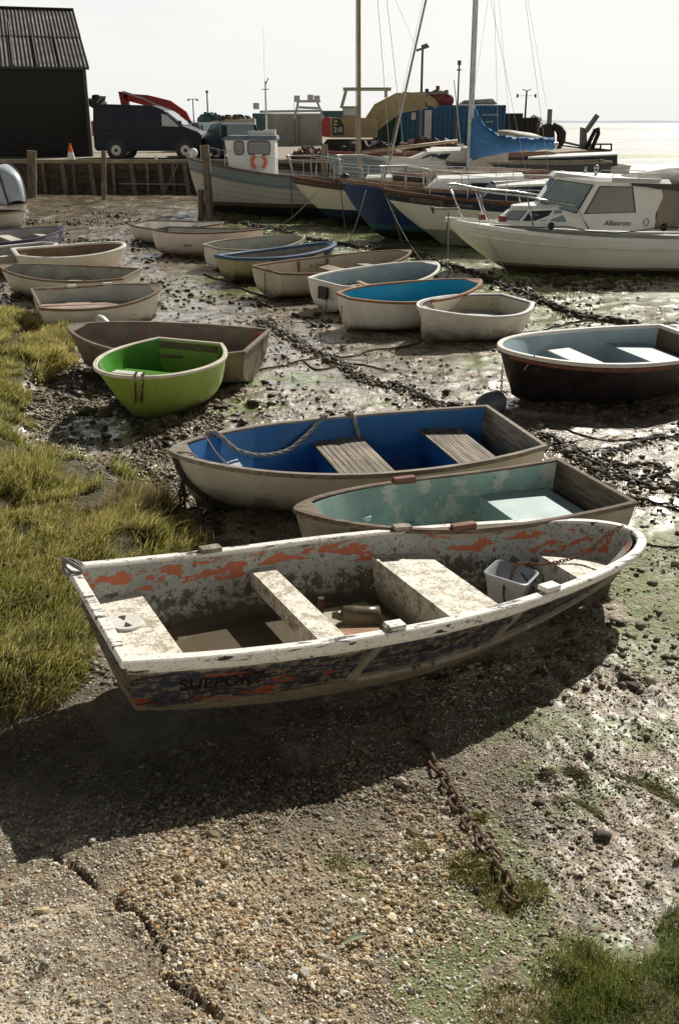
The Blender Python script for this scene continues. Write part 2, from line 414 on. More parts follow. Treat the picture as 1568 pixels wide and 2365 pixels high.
# sea and distant shore
m, nt, b = newmat('sea_water'); v = coords(nt, 'Object', (.02, .2, 1))
b.inputs['Base Color'].default_value = (.62, .65, .64, 1); b.inputs['Roughness'].default_value = .28
bump(nt, b, noise(nt, v, 3, 5, .6), .5, .4)
s = MB().add([(-9000, 520, .06), (9000, 520, .06), (9000, 9500, .06), (-9000, 9500, .06)], [(0,1,2,3)])
tag(s.build('water', m), 'pale silver estuary water out to the horizon', None, kind='structure')
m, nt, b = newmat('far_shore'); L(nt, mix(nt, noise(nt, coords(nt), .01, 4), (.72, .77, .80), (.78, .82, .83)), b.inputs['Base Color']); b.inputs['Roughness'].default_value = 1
b.inputs['Emission Color'].default_value = (.62, .67, .7, 1); b.inputs['Emission Strength'].default_value = .6  # faint glow and pale colour stand in for distance haze
s = MB(); rows = [[], []]
for i in range(80):
    x = -6000 + 170 * i; rows[0].append((x, 8600, -5)); rows[1].append((x, 8600, 14 + 7 * math.sin(i * .31) + 4 * math.sin(i * .9)))
s.grid(rows); tag(s.build('hills', m), 'faint hazy low shore across the estuary', None, kind='structure')
# ---------------------------------------------------------------- hulls
ROUND = [(1,0),(.985,.2),(.95,.42),(.86,.64),(.68,.82),(.42,.93),(.2,.98),(0,1)]
CHINE = [(1,0),(.95,.25),(.87,.55),(.80,.72),(.74,.80),(.5,.89),(.25,.95),(0,1)]
VEE   = [(1,0),(.80,.2),(.62,.42),(.46,.62),(.30,.78),(.17,.90),(.08,.97),(0,1)]
def sprof(p, t):
    t = max(0, min(.99999, t)) * (len(p) - 1); i = int(t); u = t - i
    g = lambda k: p[max(0, min(len(p) - 1, k))]
    o = []
    for c in (0, 1):
        a, b_, c_, d = g(i-1)[c], g(i)[c], g(i+1)[c], g(i+2)[c]
        o.append(.5 * (2*b_ + (c_-a)*u + (2*a-5*b_+4*c_-d)*u*u + (3*b_-a-3*c_+d)*u**3))
    return max(0, o[0]), o[1]
HH = {}
class Hull:
    def __init__(s, Ln, B, Bt, D, shb=.1, shs=.03, n=2.2, m=.8, sm=.4, rake=.15, tr=.08, kb=.3, ks=.1, prof=ROUND, th=.025, floor=.07, vb=.45, NT=14, NS=36, Bb=0.):
        s.Bb = Bb
        s.Ln, s.B, s.Bt, s.D, s.shb, s.shs, s.n, s.m, s.sm = Ln, B, Bt, D, shb, shs, n, m, sm
        s.rake, s.tr, s.kb, s.ks, s.prof, s.th, s.floor, s.vb, s.NT, s.NS = rake, tr, kb, ks, prof, th, floor, vb, NT, NS
    def hb(s, u):
        if u < s.sm: return s.B/2 - (s.B - s.Bt)/2 * ((s.sm - u)/s.sm)**2
        w_ = (u - s.sm)/(1 - s.sm)
        if s.Bb: return (s.B/2 - (s.B - s.Bb)/2*w_**s.n) * max(0, 1 - w_**14)**.5
        return s.B/2 * max(0, 1 - w_**s.n)**s.m
    def zr(s, u): return s.D + s.shb*max(0, (u-.35)/.65)**2 + s.shs*max(0, (.35-u)/.35)**2
    def zk(s, u): return s.kb*s.D*max(0, (u-.7)/.3)**2.4 + s.ks*s.D*max(0, (.3-u)/.3)**1.6
    def fg(s, u, t):
        w = max(0, (u - s.vb)/(1 - s.vb)); w = w*w*(3-2*w)
        a, b_ = sprof(s.prof, t), sprof(VEE, t); return a[0]*(1-w)+b_[0]*w, a[1]*(1-w)+b_[1]*w
    def pt(s, u, t, side=1, off=0.):
        f, g = s.fg(u, t); b_, zr, zk = s.hb(u), s.zr(u), s.zk(u)
        x = u*s.Ln - s.rake*g**1.4*max(0, (u-.5)/.5)**2 + s.tr*g*max(0, 1-u*3)**2
        if off: 
            zk += off; b_ = max(b_ - off, .002); x = x*(1 - 2.2*off/s.Ln) + off*.6
        return Vector((x, side*f*b_, zr - g*(zr - zk)))
    def nrm(s, u, t, side):
        a = s.pt(min(1, u+.004), t, side) - s.pt(max(0, u-.004), t, side); b_ = s.pt(u, min(1, t+.01), side) - s.pt(u, max(0, t-.01), side)
        n = a.cross(b_); n.normalize()
        return n if n.y*side > 0 else -n
    def uvf(s):
        return lambda co: (co.x, s.zr(max(0, min(1, co.x/s.Ln))) - co.z)
    def half(s, x, z):
        """half width of the inner skin at x and height z"""
        u = max(0, min(1, x/s.Ln)); zr, zk = s.zr(u), s.zk(u) + s.th; g = (zr - z)/(zr - zk); lo, hi = 0., 1.
        for _ in range(18):
            mid = (lo+hi)/2
            if s.fg(u, mid)[1] < g: lo = mid
            else: hi = mid
        return max(.003, s.fg(u, lo)[0]*(s.hb(u) - s.th) - .004)
    def us(s): return [1 - (1 - i/s.NS)**1.25 for i in range(s.NS+1)]
    def outer(s, uf=None):
        m = MB(); rows = []
        for u in s.us():
            rows.append([s.pt(u, j/s.NT, 1) for j in range(s.NT)] + [s.pt(u, 1, 1)] + [s.pt(u, j/s.NT, -1) for j in range(s.NT-1, -1, -1)])
        m.grid(rows); m.uv = s.uvf(); return m
    def inner(s):
        m = MB(); rows = []
        for u in s.us():
            r = []
            for side, js in ((1, range(s.NT+1)), (-1, range(s.NT-1, -1, -1))):
                for j in js:
                    p = s.pt(u, j/s.NT, side, s.th)
                    if p.z < s.floor + s.zk(0)*0: p.z = s.floor
                    r.append(p)
            rows.append(r)
        m.grid(rows); m.uv = s.uvf(); return m
    def transom(s, th=.03):
        m = MB(); o = [s.pt(0, j/s.NT, 1) for j in range(s.NT+1)] + [s.pt(0, j/s.NT, -1) for j in range(s.NT-1, -1, -1)]
        m.prism([p + Vector((-.004, 0, -.002)) for p in o], [Vector((p.x + th, p.y*.985, p.z if p.z > s.D*.8 else p.z + .006)) for p in o]); m.uv = s.uvf(); return m
    def rimpath(s, dz=0, out=0, n=44):
        f = [1 - (1 - i/n)**1.5 for i in range(n+1)]
        a = [s.pt(u, 0, 1) for u in f]; b_ = [s.pt(u, 0, -1) for u in f[:-1]][::-1]
        return [Vector((p.x, p.y, p.z + dz)) for p in a + b_]
    def gunwale(s, w=.05, h=.03, dz=0., out=.4, close=True, rnd=True):
        """rectangular or rounded rail running round the rim, over the transom too when close"""
        p = s.rimpath(dz); n = len(p); m = MB(); rows = []
        for i in range(n):
            a, b_ = p[i-1] if (i or close) else p[0], p[(i+1) % n] if (i < n-1 or close) else p[-1]
            d1 = (p[i]-a); d2 = (b_-p[i])
            d1.z = d2.z = 0
            if d1.length < 1e-6: d1 = d2.copy()
            if d2.length < 1e-6: d2 = d1.copy()
            n1 = Vector((d1.y, -d1.x, 0)).normalized(); n2 = Vector((d2.y, -d2.x, 0)).normalized()
            q = (n1+n2); q = q.normalized() if q.length > .1 else n1
            k = min(1.7, 1/max(.4, q.dot(n1)))
            # path runs stern->bow on port then back: outward is to the left hand
            o = -q*k
            pr = [(-(1-out), -.5), (-(1-out), .3), (-(1-out)+.12, .5), (out-.12, .5), (out, .3), (out, -.5)] if rnd else [(-(1-out), -.5), (-(1-out), .5), (out, .5), (out, -.5)]
            rows.append([p[i] + o*(a_*w) + Vector((0, 0, b2*h)) for a_, b2 in pr])
        if close: rows.append(rows[0])
        m.grid(rows, True)
        if not close: m.add(rows[0], [tuple(range(len(rows[0])))]); m.add(rows[-1], [tuple(range(len(rows[0])))[::-1]])
        m.uv = s.uvf(); return m
    def strake(s, t0, w, proj, u0=0, u1=1, side=-1, n=40, tt=None):
        """moulding along one side at girth t0; tt(u) may bend it"""
        m = MB(); rows = []
        for i in range(n+1):
            u = u0 + (u1-u0)*i/n; t = tt(u) if tt else t0
            c = s.pt(u, t, side); nn = s.nrm(u, t, side); up = (s.pt(u, max(0, t-.02), side) - s.pt(u, t+.02, side)).normalized()
            rows.append([c + nn*a*proj + up*b_*w for a, b_ in ((-.2, -.5), (.8, -.42), (1, -.1), (1, .2), (.7, .45), (-.2, .5))])
        m.grid(rows, True); m.add(rows[0], [(0,1,2,3,4,5)]); m.add(rows[-1], [(5,4,3,2,1,0)]); m.uv = s.uvf(); return m
    def thwart(s, x0, x1, z, th=.025, box=False, zb=None, inset=0):
        m = MB(); nx = 5; top = []
        for i in range(nx+1):
            x = x0 + (x1-x0)*i/nx; top.append((x, s.half(x, z - .01) - inset))
        for zz, sg in ((z, 1),):
            rows = [[(x, -hw, z), (x, 0, z), (x, hw, z)] for x, hw in top]; m.grid(rows)
        if not box:
            rows = [[(x, -hw, z-th), (x, 0, z-th), (x, hw, z-th)] for x, hw in top]; m.grid(rows)
            for k in (0, -1):
                x, hw = top[k]; m.add([(x, -hw, z), (x, hw, z), (x, hw, z-th), (x, -hw, z-th)], [(0,1,2,3)])
            m.grid([[(x, -hw, z), (x, -hw, z-th)] for x, hw in top]); m.grid([[(x, hw, z), (x, hw, z-th)] for x, hw in top])
        else:
            zb = s.floor if zb is None else zb
            for x in ((x0, x1) if x0 > .03 else (x1,)):
                rows = []
                for k in range(7):
                    zz = z + (zb - .01 - z)*k/6; hw = s.half(x, zz); rows.append([(x, -hw, zz), (x, hw, zz)])
                m.grid(rows)
        m.uv = s.uvf(); return m

def decal(text, size, mat, name, parent, place, font_space=1., shear=0., dense=True):
    """raised lettering: place(x, y) puts a point of the flat text on the surface"""
    c = bpy.data.curves.new('lettering', 'FONT'); c.body = text; c.size = size; c.shear = shear; c.space_character = font_space; c.offset = size * .022
    o = bpy.data.objects.new('lettering', c); COL.objects.link(o); dg = bpy.context.evaluated_depsgraph_get()
    me = bpy.data.meshes.new_from_object(o.evaluated_get(dg)); bpy.data.objects.remove(o)
    bm = bmesh.new(); bm.from_mesh(me)
    if dense: bmesh.ops.triangulate(bm, faces=bm.faces); bmesh.ops.subdivide_edges(bm, edges=[e for e in bm.edges if e.calc_length() > size*.3], cuts=1)
    for v_ in bm.verts: v_.co = place(v_.co.x, v_.co.y)
    bm.to_mesh(me); bm.free(); me.materials.clear(); me.materials.append(mat); me.name = name
    o = bpy.data.objects.new(name, me); COL.objects.link(o); o.parent = parent; return o

# ---------------------------------------------------------------- materials shared by the dinghies
MUDC = (.10, .085, .05)
def hullp(nm, col, z=.22, rough=.5, **k): return paint(nm, col, rough, .12, 3, grime=((.13, .11, .065), .02, z), **k)
W_GEL = hullp('white_gelcoat', (.86, .83, .75)); W_GEL2 = hullp('cream_gelcoat', (.80, .74, .60), .16); W_OLD = hullp('stained_white_paint', (.72, .68, .58), .34)
RIM_W = paint('worn_white_rail', (.74, .71, .64), .5, .15, 5); RIM_B = wood('brown_wood_rail', (.24, .15, .08), (.10, .06, .035)); RIM_G = wood('grey_wood_rail', (.42, .37, .29), (.20, .16, .11))
IN_GREY = paint('pale_grey_lining', (.42, .43, .38), .6, .2, 3, grime=((.10, .08, .05), .05, .2)); IN_DIRTY = paint('dirty_grey_lining', (.34, .33, .28), .7, .35, 3, grime=((.09, .07, .045), .06, .3))
IN_BLUE = paint('pale_blue_lining', (.36, .46, .50), .5, .15, 3, grime=((.16, .17, .15), .05, .18)); IN_CREAM = paint('cream_lining', (.50, .44, .34), .6, .2, 3)
IN_CYAN = paint('bright_cyan_lining', (.01, .36, .55), .4, .08, 3); BLACK = flat('black_rubber', (.015, .015, .017), .5); RUST = paint('rusty_iron', (.10, .045, .02), .85, .5, 12, bmp=.6)
GREYW = wood('weathered_grey_planks', (.46, .40, .31), (.18, .14, .10), .8, 1, 2.2, 1.); PALEW = wood('pale_planks', (.50, .42, .30), (.24, .19, .13), .8, 0, 2.5)
ROPE = paint('grey_rope', (.42, .40, .35), .9, .25, 30, bmp=1.); ROPE_D = paint('muddy_rope', (.10, .085, .06), .9, .3, 20, bmp=1.); STEEL = flat('galvanised_steel', (.45, .45, .43), .4, .7)
WHITE = paint('white_paint', (.78, .77, .72), .45, .08, 3); WOODSEAT = wood('varnished_seat', (.42, .33, .22), (.22, .15, .09), .6, 1)

def dinghy(name, label, bow, ta, tb, D=.5, B=1.25, sink=.03, group='small open dinghies lying on the mud', hull=W_GEL, inner=IN_GREY, rim=RIM_W, trans=None,
           seats=(), gw=.05, gh=.035, heel=0, trim=0, blocks=(), hk=None, rimtop=None, Lmul=1., zb=None, zs=None, hl=0., btmax=1.35, brk=True, gclose=True, seatmat=None, keel=True, lift=0.):
    hk = dict(hk or {}); shb, shs = hk.get('shb', .1), hk.get('shs', .03)
    zb = D + shb - sink + lift if zb is None else zb; zs = D + shs - sink + lift if zs is None else zs
    if ta[1] > tb[1]: ta, tb = tb, ta                       # tb is the corner nearer to us
    dz = .55*math.sin(R(hl))
    pb, pa, pc = P(bow[0], bow[1], zb), P(ta[0], ta[1], zs + dz), P(tb[0], tb[1], zs - dz); mid = (pa + pc)/2
    d = pb - mid; d.z = 0; Ln = d.length*Lmul; d.normalize(); Bt = min(abs((pa - pc).cross(d).z), btmax)
    hk.setdefault('rake', .06*Ln)
    h = Hull(Ln, B if B > Bt + .05 else Bt + .08, Bt, D, **hk); yaw = math.atan2(d.y, d.x)
    pitch = math.asin(((zs - shs) - (zb - shb))/Ln)
    t = thing(name, label, 'dinghy', (mid.x - d.x*math.sin(pitch)*D, mid.y - d.y*math.sin(pitch)*D, zs - D - shs), yaw, group)
    near = 1 if Vector((d.y, -d.x)).dot(Vector((0, -1))) > 0 else -1     # +1: starboard faces us
    t.rotation_euler = (R(hl)*near + R(heel), pitch, yaw); t['near'] = near
    h.outer().build('hull', hull, t, True, sharp=50)
    h.inner().build('inner_lining', inner, t, True, sharp=50)
    h.transom().build('transom', trans or hull, t, False)
    h.gunwale(gw, gh, close=gclose).build('gunwale', rim, t, True, sharp=40)
    if keel:
        m = MB(); pts = [h.pt(u, 1) for u in [i/16 for i in range(17)]]; rows = []
        for p in pts: rows.append([p + Vector((0, a, b_)) for a, b_ in ((-.015, .01), (-.012, -.03), (.012, -.03), (.015, .01))])
        m.grid(rows, True).build('keel', hull, t)
    for k, sd in enumerate(seats):
        x0, x1, z, box = sd[:4]; mt = sd[4] if len(sd) > 4 else (seatmat or inner)
        h.thwart(x0*Ln, x1*Ln, z*D, box=box).build('seat', mt, t, bevel=.004)
    for u in blocks:
        for sgn in (1, -1):
            p = h.pt(u, 0, sgn); dd = h.pt(u+.02, 0, sgn) - h.pt(u-.02, 0, sgn)
            MB().box(p + Vector((0, -sgn*.012, .03)), (.16, .055, .035), math.atan2(dd.y, dd.x)).build('rowlock_block', rim, t, bevel=.004)
    if brk:
        u0 = 1 - .16/Ln; m = MB(); z = h.zr(1) + gh*.42
        m.prism([(h.pt(u0,0,1)) + Vector((0,-.02,0)), h.pt(u0,0,-1) + Vector((0,.02,0)), h.pt(1,0,1) + Vector((-.02,0,0))], [h.pt(u0,0,1) + Vector((0,-.02,.012)), h.pt(u0,0,-1) + Vector((0,.02,.012)), h.pt(1,0,1) + Vector((-.02,0,.012))]).build('breasthook', rim, t)
    t['ln'] = Ln; HH[t.name] = h; return t, h, Ln
def W2(t, p):  # local -> world
    return Matrix.LocRotScale(t.location, t.rotation_euler, None) @ Vector(p)

# ---- the peeling boat in front
def support_mats():
    m, nt, b = newmat('peeling_lining'); uv = coords(nt, 'UV'); U = sep(nt, uv); v = coords(nt)
    w0 = noise(nt, v, 3, 3, .5); vv = mathn(nt, 'ADD', U[1], mathn(nt, 'MULTIPLY', mathn(nt, 'SUBTRACT', w0, .5), .12))
    n1 = noise(nt, v, 3.2, 6, .62); n2 = noise(nt, v, 17, 6, .8, .3); n3 = noise(nt, v, 46, 5, .8)
    vst = coords(nt, 'Object', (1.6, 5, 5)); nor = noise(nt, vst, 3.2, 4, .52, .35)
    c = mix(nt, ramp(nt, n1, .3, .7), (.44, .47, .44), (.58, .59, .53))
    c = mix(nt, ramp(nt, vv, .24, .38), c, (.52, .49, .38))
    mil = mathn(nt, 'MULTIPLY', ramp(nt, vv, .13, .22), ramp(nt, vv, .42, .30)); th = mathn(nt, 'ADD', mathn(nt, 'ADD', mathn(nt, 'MULTIPLY', n2, .8), mathn(nt, 'MULTIPLY', n1, .2)), mathn(nt, 'MULTIPLY', mil, .10))
    c = mix(nt, ramp(nt, th, .555, .60, 0, .92), c, mix(nt, n3, (.04, .035, .022), (.17, .145, .095)))
    c = mix(nt, ramp(nt, n3, .54, .62, 0, .8), c, (.11, .095, .065))
    orb = mathn(nt, 'MULTIPLY', ramp(nt, vv, .0, .035), ramp(nt, vv, .17, .12)); 
    om = mathn(nt, 'MULTIPLY', ramp(nt, mathn(nt, 'ADD', nor, mathn(nt, 'MULTIPLY', orb, .12)), .615, .63), orb)
    om = mathn(nt, 'MULTIPLY', ramp(nt, mathn(nt, 'ADD', mathn(nt, 'MULTIPLY', nor, .75), mathn(nt, 'MULTIPLY', n2, .25)), .535, .545), ramp(nt, orb, .45, .6))
    c = mix(nt, om, c, mix(nt, n3, (.50, .12, .05), (.72, .24, .12)))
    z = sep(nt, v)[2]; fl = ramp(nt, mathn(nt, 'ADD', z, mathn(nt, 'MULTIPLY', mathn(nt, 'SUBTRACT', n1, .5), .09)),   .215, .16)
    c = mix(nt, mathn(nt, 'MULTIPLY', fl, .93), c, mix(nt, n2, (.04, .028, .013), (.13, .095, .05)))
    L(nt, c, b.inputs['Base Color']); L(nt, ramp(nt, fl, 0, 1, .62, .3), b.inputs['Roughness'])
    hh = mathn(nt, 'SUBTRACT', mathn(nt, 'MULTIPLY', n3, .3), om); bump(nt, b, mathn(nt, 'ADD', hh, th), .5, .006)
    m2, nt, b = newmat('peeling_hull'); uv = coords(nt, 'UV'); U = sep(nt, uv); v = coords(nt, 'Object', (1.0, 2.2, 3.2))
    vq = coords(nt); n1 = noise(nt, v, 2.6, 6, .66, .3); n2 = noise(nt, vq, 24, 6, .8); n3 = noise(nt, coords(nt, 'Object', (2.2, 14, 24)), 2.6, 6, .75); n4 = noise(nt, v, 4.6, 5, .62, .5)
    navy = mix(nt, ramp(nt, n1, .35, .65), (.010, .009, .010), (.028, .032, .055))
    c = mix(nt, ramp(nt, mathn(nt, 'ADD', mathn(nt, 'MULTIPLY', n2, .5), mathn(nt, 'MULTIPLY', n3, .5)), .50, .55, 0, .85), navy, (.22, .18, .12))  # cream flecks toned darker for the shaded outer side
    ou = mathn(nt, 'MULTIPLY', ramp(nt, U[0], 1.35, .8, .0, 1), mathn(nt, 'MULTIPLY', ramp(nt, U[1], .09, .13), ramp(nt, U[1], .38, .30)))
    c = mix(nt, ramp(nt, mathn(nt, 'ADD', n4, mathn(nt, 'MULTIPLY', ou, .105)), .675, .69), c, (.27, .05, .016))
    c = mix(nt, mathn(nt, 'MULTIPLY', ramp(nt, mathn(nt, 'ADD', n3, mathn(nt, 'MULTIPLY', n2, .3)), .60, .66), ramp(nt, mathn(nt, 'ADD', U[1], mathn(nt, 'MULTIPLY', n1, .1)), .15, .11)), c, (.50, .45, .34))
    lo = mathn(nt, 'ADD', mathn(nt, 'ADD', U[1], mathn(nt, 'MULTIPLY', n3, .22)), mathn(nt, 'MULTIPLY', U[0], .035))
    c = mix(nt, mathn(nt, 'MULTIPLY', ramp(nt, lo, .41, .44), ramp(nt, n2, .35, .6, 1, .5)), c, mix(nt, n1, (.36, .31, .20), (.14, .11, .06)))
    c = mix(nt, ramp(nt, mathn(nt, 'ADD', U[1], mathn(nt, 'MULTIPLY', n1, .08)), .50, .56), c, (.05, .04, .022))
    L(nt, c, b.inputs['Base Color']); b.inputs['Roughness'].default_value = .6; bump(nt, b, mathn(nt, 'ADD', n3, n2), .7, .008)
    m3, nt, b = newmat('peeling_white_rail'); v = coords(nt); n1 = noise(nt, coords(nt, 'Object', (1.5, 6, 8)), 3.4, 6, .7, .3); n2 = noise(nt, v, 34, 5, .8); n4 = noise(nt, v, 3.5, 5, .6)
    c = mix(nt, ramp(nt, n2, .53, .66, 0, .7), (.90, .87, .80), (.30, .25, .18)); c = mix(nt, ramp(nt, n1, .565, .59), c, (.035, .03, .028)); c = mix(nt, ramp(nt, n4, .655, .67), c, (.48, .15, .08))
    L(nt, c, b.inputs['Base Color']); b.inputs['Roughness'].default_value = .55; bump(nt, b, mathn(nt, 'ADD', n1, n2), .6, .006)
    m4, nt, b = newmat('lichen_speckled_white'); n1 = noise(nt, v := coords(nt), 5, 6, .7); n2 = noise(nt, v, 42, 6, .8); n3 = noise(nt, v, 11, 6, .7)
    c = mix(nt, ramp(nt, n1, .3, .7), (.92, .89, .81), (.78, .72, .58)); c = mix(nt, ramp(nt, mathn(nt, 'ADD', mathn(nt, 'MULTIPLY', n2, .5), mathn(nt, 'MULTIPLY', n3, .5)), .485, .55, 0, .8), c, (.30, .23, .12))
    z = sep(nt, v)[2]; c = mix(nt, ramp(nt, mathn(nt, 'ADD', z, mathn(nt, 'MULTIPLY', n3, .12)), .33, .22, 0, .85), c, mix(nt, n2, (.10, .085, .05), (.40, .37, .30)))
    L(nt, c, b.inputs['Base Color']); b.inputs['Roughness'].default_value = .6; bump(nt, b, mathn(nt, 'ADD', n2, n3), .5, .006)
    return m, m2, m3, m4
S_IN, S_OUT, S_RIM, S_SEAT = support_mats()
S_MOLD = paint('grey_beige_moulding', (.27, .235, .18), .65, .3, 6, peels=[((.04, .035, .03), .58, .64, 9), ((.46, .41, .32), .60, .66, 17)], bmp=.5)
t0, h0, L0 = dinghy('dinghy', 'large peeling dinghy in front with orange patches and a bucket inside',
    (1462, 1226), (157, 1310), (292, 1529), D=.50, B=1.33, zb=.46, zs=.68, hull=S_OUT, inner=S_IN, rim=S_RIM, trans=S_OUT, gw=.062, gh=.034, brk=False,
    group=None, hk=dict(prof=CHINE, shb=.07, shs=.05, n=1.9, Bb=.50, sm=.40, rake=.34, tr=.12, kb=.42, ks=.2, th=.035, floor=.13, vb=.42, NS=60, NT=21))
for o in list(t0.children):
    if o.name.startswith('keel'): pass
sm = S_SEAT
def seat0(x0, x1, z, box, name='seat', mat=None):
    return h0.thwart(x0, x1, z, box=box, th=.05).build(name, mat or sm, t0, bevel=.008)
SX = L0/3.33
seat0(.03, .36*SX, .36, True); h0.thwart(1.01*SX, 1.155*SX, .385, th=.10).build('seat', sm, t0, bevel=.008); seat0(1.78*SX, 2.12*SX, .385, True); seat0(2.80*SX, 3.18*SX, .38, True)
# hatch in the stern seat
m = MB(); c0 = Vector((.20, .17, .362)); m.cyl(c0, c0 + Vector((0,0,.014)), .098, .094, 32); hatch = m.build('hatch', WHITE, t0, bevel=.002)
m = MB()
for k in (-1, 1):
    m.prism([c0 + Vector((a, b_, .0145)) for a, b_ in ((0, .012*k), (-.022, .062*k), (0.0, .070*k), (.022, .062*k))], [c0 + Vector((a, b_, .0165)) for a, b_ in ((0, .012*k), (-.022, .062*k), (0.0, .070*k), (.022, .062*k))])
m.build('hatch_grip', flat('dark_recess', (.02, .018, .015), .7), hatch)
m = MB()
for (x0, x1, a, b_) in ((.62, .93, -.46, -.02), (1.22, 1.42, -.42, -.10), (1.33, 1.72, -.40, .40)):
    m.box(((x0+x1)/2*SX, (a+b_)/2, .137), (x1-x0, b_-a, .012), .06)
m.build('floor_board', paint('stained_floor_ply', (.42, .36, .25), .6, .35, 5, peels=[((.08, .06, .03), .54, .64, 6)]), t0, bevel=.002)
m = MB().cyl((1.22*SX, .05, .13), (1.22*SX, .05, .40), .02, .02, 8); m.build('seat_post', RUST, t0)
# hull mouldings with the panels between them
for sgn in (-1, 1):
    h0.strake(.29, .045, .024, .34, .985, sgn, 60, tt=lambda u: .29 - .01*u).build('rubbing_strake', S_MOLD, t0, True, sharp=45)
    h0.strake(.055, .05, .024, .0, .99, sgn, 60).build('rubbing_strake', S_RIM, t0, True, sharp=45)
    for uu in (.335, .60, .865):
        m = MB(); rows = []
        for i in range(9):
            q = i/8; u = uu + .035*(1-q)**1.3; t_ = .07 + .21*q; c = h0.pt(u, t_, sgn); nn = h0.nrm(u, t_, sgn); fw = Vector((1, 0, 0)); wd = .05 + .02*(q > .8)
            rows.append([c + fw*(-wd/2) - nn*.004, c + fw*(-wd/2.6) + nn*.016, c + fw*(wd/2.6) + nn*.016, c + fw*(wd/2) - nn*.004])
        m.grid(rows).build('moulding', S_MOLD, t0, True, sharp=40)
for (u, sgn, ln) in ((.235, 1, .13), (.60, 1, .12), (.39, -1, .10), (.69, -1, .12)):
    p = h0.pt(u, 0, sgn); dd = h0.pt(u+.02, 0, sgn) - h0.pt(u-.02, 0, sgn)
    MB().box(p + Vector((0, -sgn*.02, .034)), (ln, .075, .03), math.atan2(dd.y, dd.x)).build('rowlock_block', GREYW if sgn > 0 else S_RIM, t0, bevel=.005)
DARKL = flat('faded_black_lettering', (.006, .005, .005), .6)
def on_side(h, x0, v0, side, off=.004):
    def f(x, y):
        u = (x0 + x)/h.Ln; t = 0; lo, hi = 0., 1.; zt = h.zr(u) - v0 + y
        for _ in range(16):
            mid = (lo+hi)/2
            if h.pt(u, mid, side).z > zt: lo = mid
            else: hi = mid
        return h.pt(u, lo, side) + h.nrm(u, lo, side)*off
    return f
decal('SUPPORT', .10, DARKL, 'lettering', t0, on_side(h0, .24, .20, -1), 1.08)
def hang_chain(t, p, ln=.4, name='bow_chain'):
    q = W2(t, p); m = MB(); n = int(ln/.045)
    for i in range(n):
        c = Vector((0, 0, -i*.042)); a = i % 2
        pts = [c + Vector((math.cos(k*math.pi/3)*.013*(1-a), math.cos(k*math.pi/3)*.013*a, math.sin(k*math.pi/3)*.027)) for k in range(6)]
        m.tube(pts, .0045, 4, True)
    inv = Matrix.LocRotScale(q, None, None); m.xf(inv)
    return m.build(name, RUST, t, True, world=True)
def box_part(t, name, c, s, mat, rz=0, bevel=.004): return MB().box(c, s, rz).build(name, mat, t, bevel=bevel)
GRP = 'small open dinghies drying out on the mud'
DK = dict(D=.48, B=1.32, hl=4)
# 2 teal
TEAL = paint('faded_teal_lining', (.34, .48, .44), .55, .3, 2.2, peels=[((.62, .63, .55), .52, .60, 3.2), ((.12, .15, .11), .60, .70, 5)], grime=((.07, .07, .04), .04, .22))
AQUA = paint('pale_aqua_seat', (.50, .64, .62), .45, .1, 3, peels=[((.25, .27, .2), .66, .72, 8)])
BRW = wood('flaking_brown_rail', (.27, .19, .12), (.08, .055, .04), .8, 0, 3)
t, h, Ln = dinghy('dinghy', 'faded teal dinghy with flaking brown rail lying just behind the large peeling one', (683, 1179), (1285, 1064), (1470, 1162), D=.5, B=1.08, hl=0,
    hull=paint('mossy_cream_hull', (.42, .39, .30), .6, .3, 4, peels=[((.16, .14, .07), .52, .62, 7)]), inner=TEAL, rim=BRW, trans=wood('rotten_brown_transom', (.20, .15, .10), (.06, .045, .035), .85, 1),
    seats=[(.05, .30, .66, True, AQUA)], gw=.05, gh=.03, hk=dict(m=.72, th=.03, floor=.08), group=GRP)
box_part(t, 'rowlock_block', h.pt(.57, 0, -1) + Vector((0, .02, .02)), (.17, .06, .05), wood('red_brown_block', (.30, .13, .08), (.14, .06, .04)))
box_part(t, 'rowlock_block', h.pt(.57, 0, 1) + Vector((0, -.02, .02)), (.17, .06, .05), _MC['red_brown_block'])
box_part(t, 'cleat_pad', h.pt(.74, .25, -1) + Vector((0, .035, 0)), (.10, .03, .04), AQUA)
# 3 blue
BLUE = paint('cobalt_blue_lining', (.02, .15, .38), .5, .2, 3, peels=[((.25, .3, .4), .70, .74, 14)], grime=((.045, .05, .06), .04, .2))
GP = wood('grooved_grey_planks', (.50, .43, .33), (.14, .11, .085), .8, 0, 1.4, 1.); 
def grooved(h, x0, x1, z, t, n=9, name='seat', zs=0):
    """slatted plank seat: narrow boards with grooves between, running across the boat"""
    m = MB(); wd = (x1 - x0)/n
    for i in range(n):
        a = x0 + wd*i + wd*.07; b_ = a + wd*.86; hw0, hw1 = h.half(a, z-.01), h.half(b_, z-.01)
        m.prism([(a, -hw0, z-.022), (b_, -hw1, z-.022), (b_, hw1, z-.022), (a, hw0, z-.022)], [(a, -hw0, z), (b_, -hw1, z), (b_, hw1, z), (a, hw0, z)])
    return m.build(name, wood('cross_planks', (.50, .43, .33), (.16, .125, .095), .8, 1, 1.6, 1.), t)
t, h, Ln = dinghy('dinghy', 'cream dinghy with a cobalt blue inside and a thick grey rope over its rail', (393, 1041), (1120, 938), (1256, 1030), D=.5, B=1.42, hl=3,
    hull=paint('algae_stained_cream_hull', (.74, .70, .58), .5, .12, 3, grime=((.13, .115, .065), .10, .33)), inner=BLUE, rim=RIM_G, trans=wood('grey_plank_transom', (.36, .31, .24), (.15, .12, .09), .85, 1), gw=.05, gh=.035, hk=dict(m=.7, th=.03, shb=.1), group=GRP)
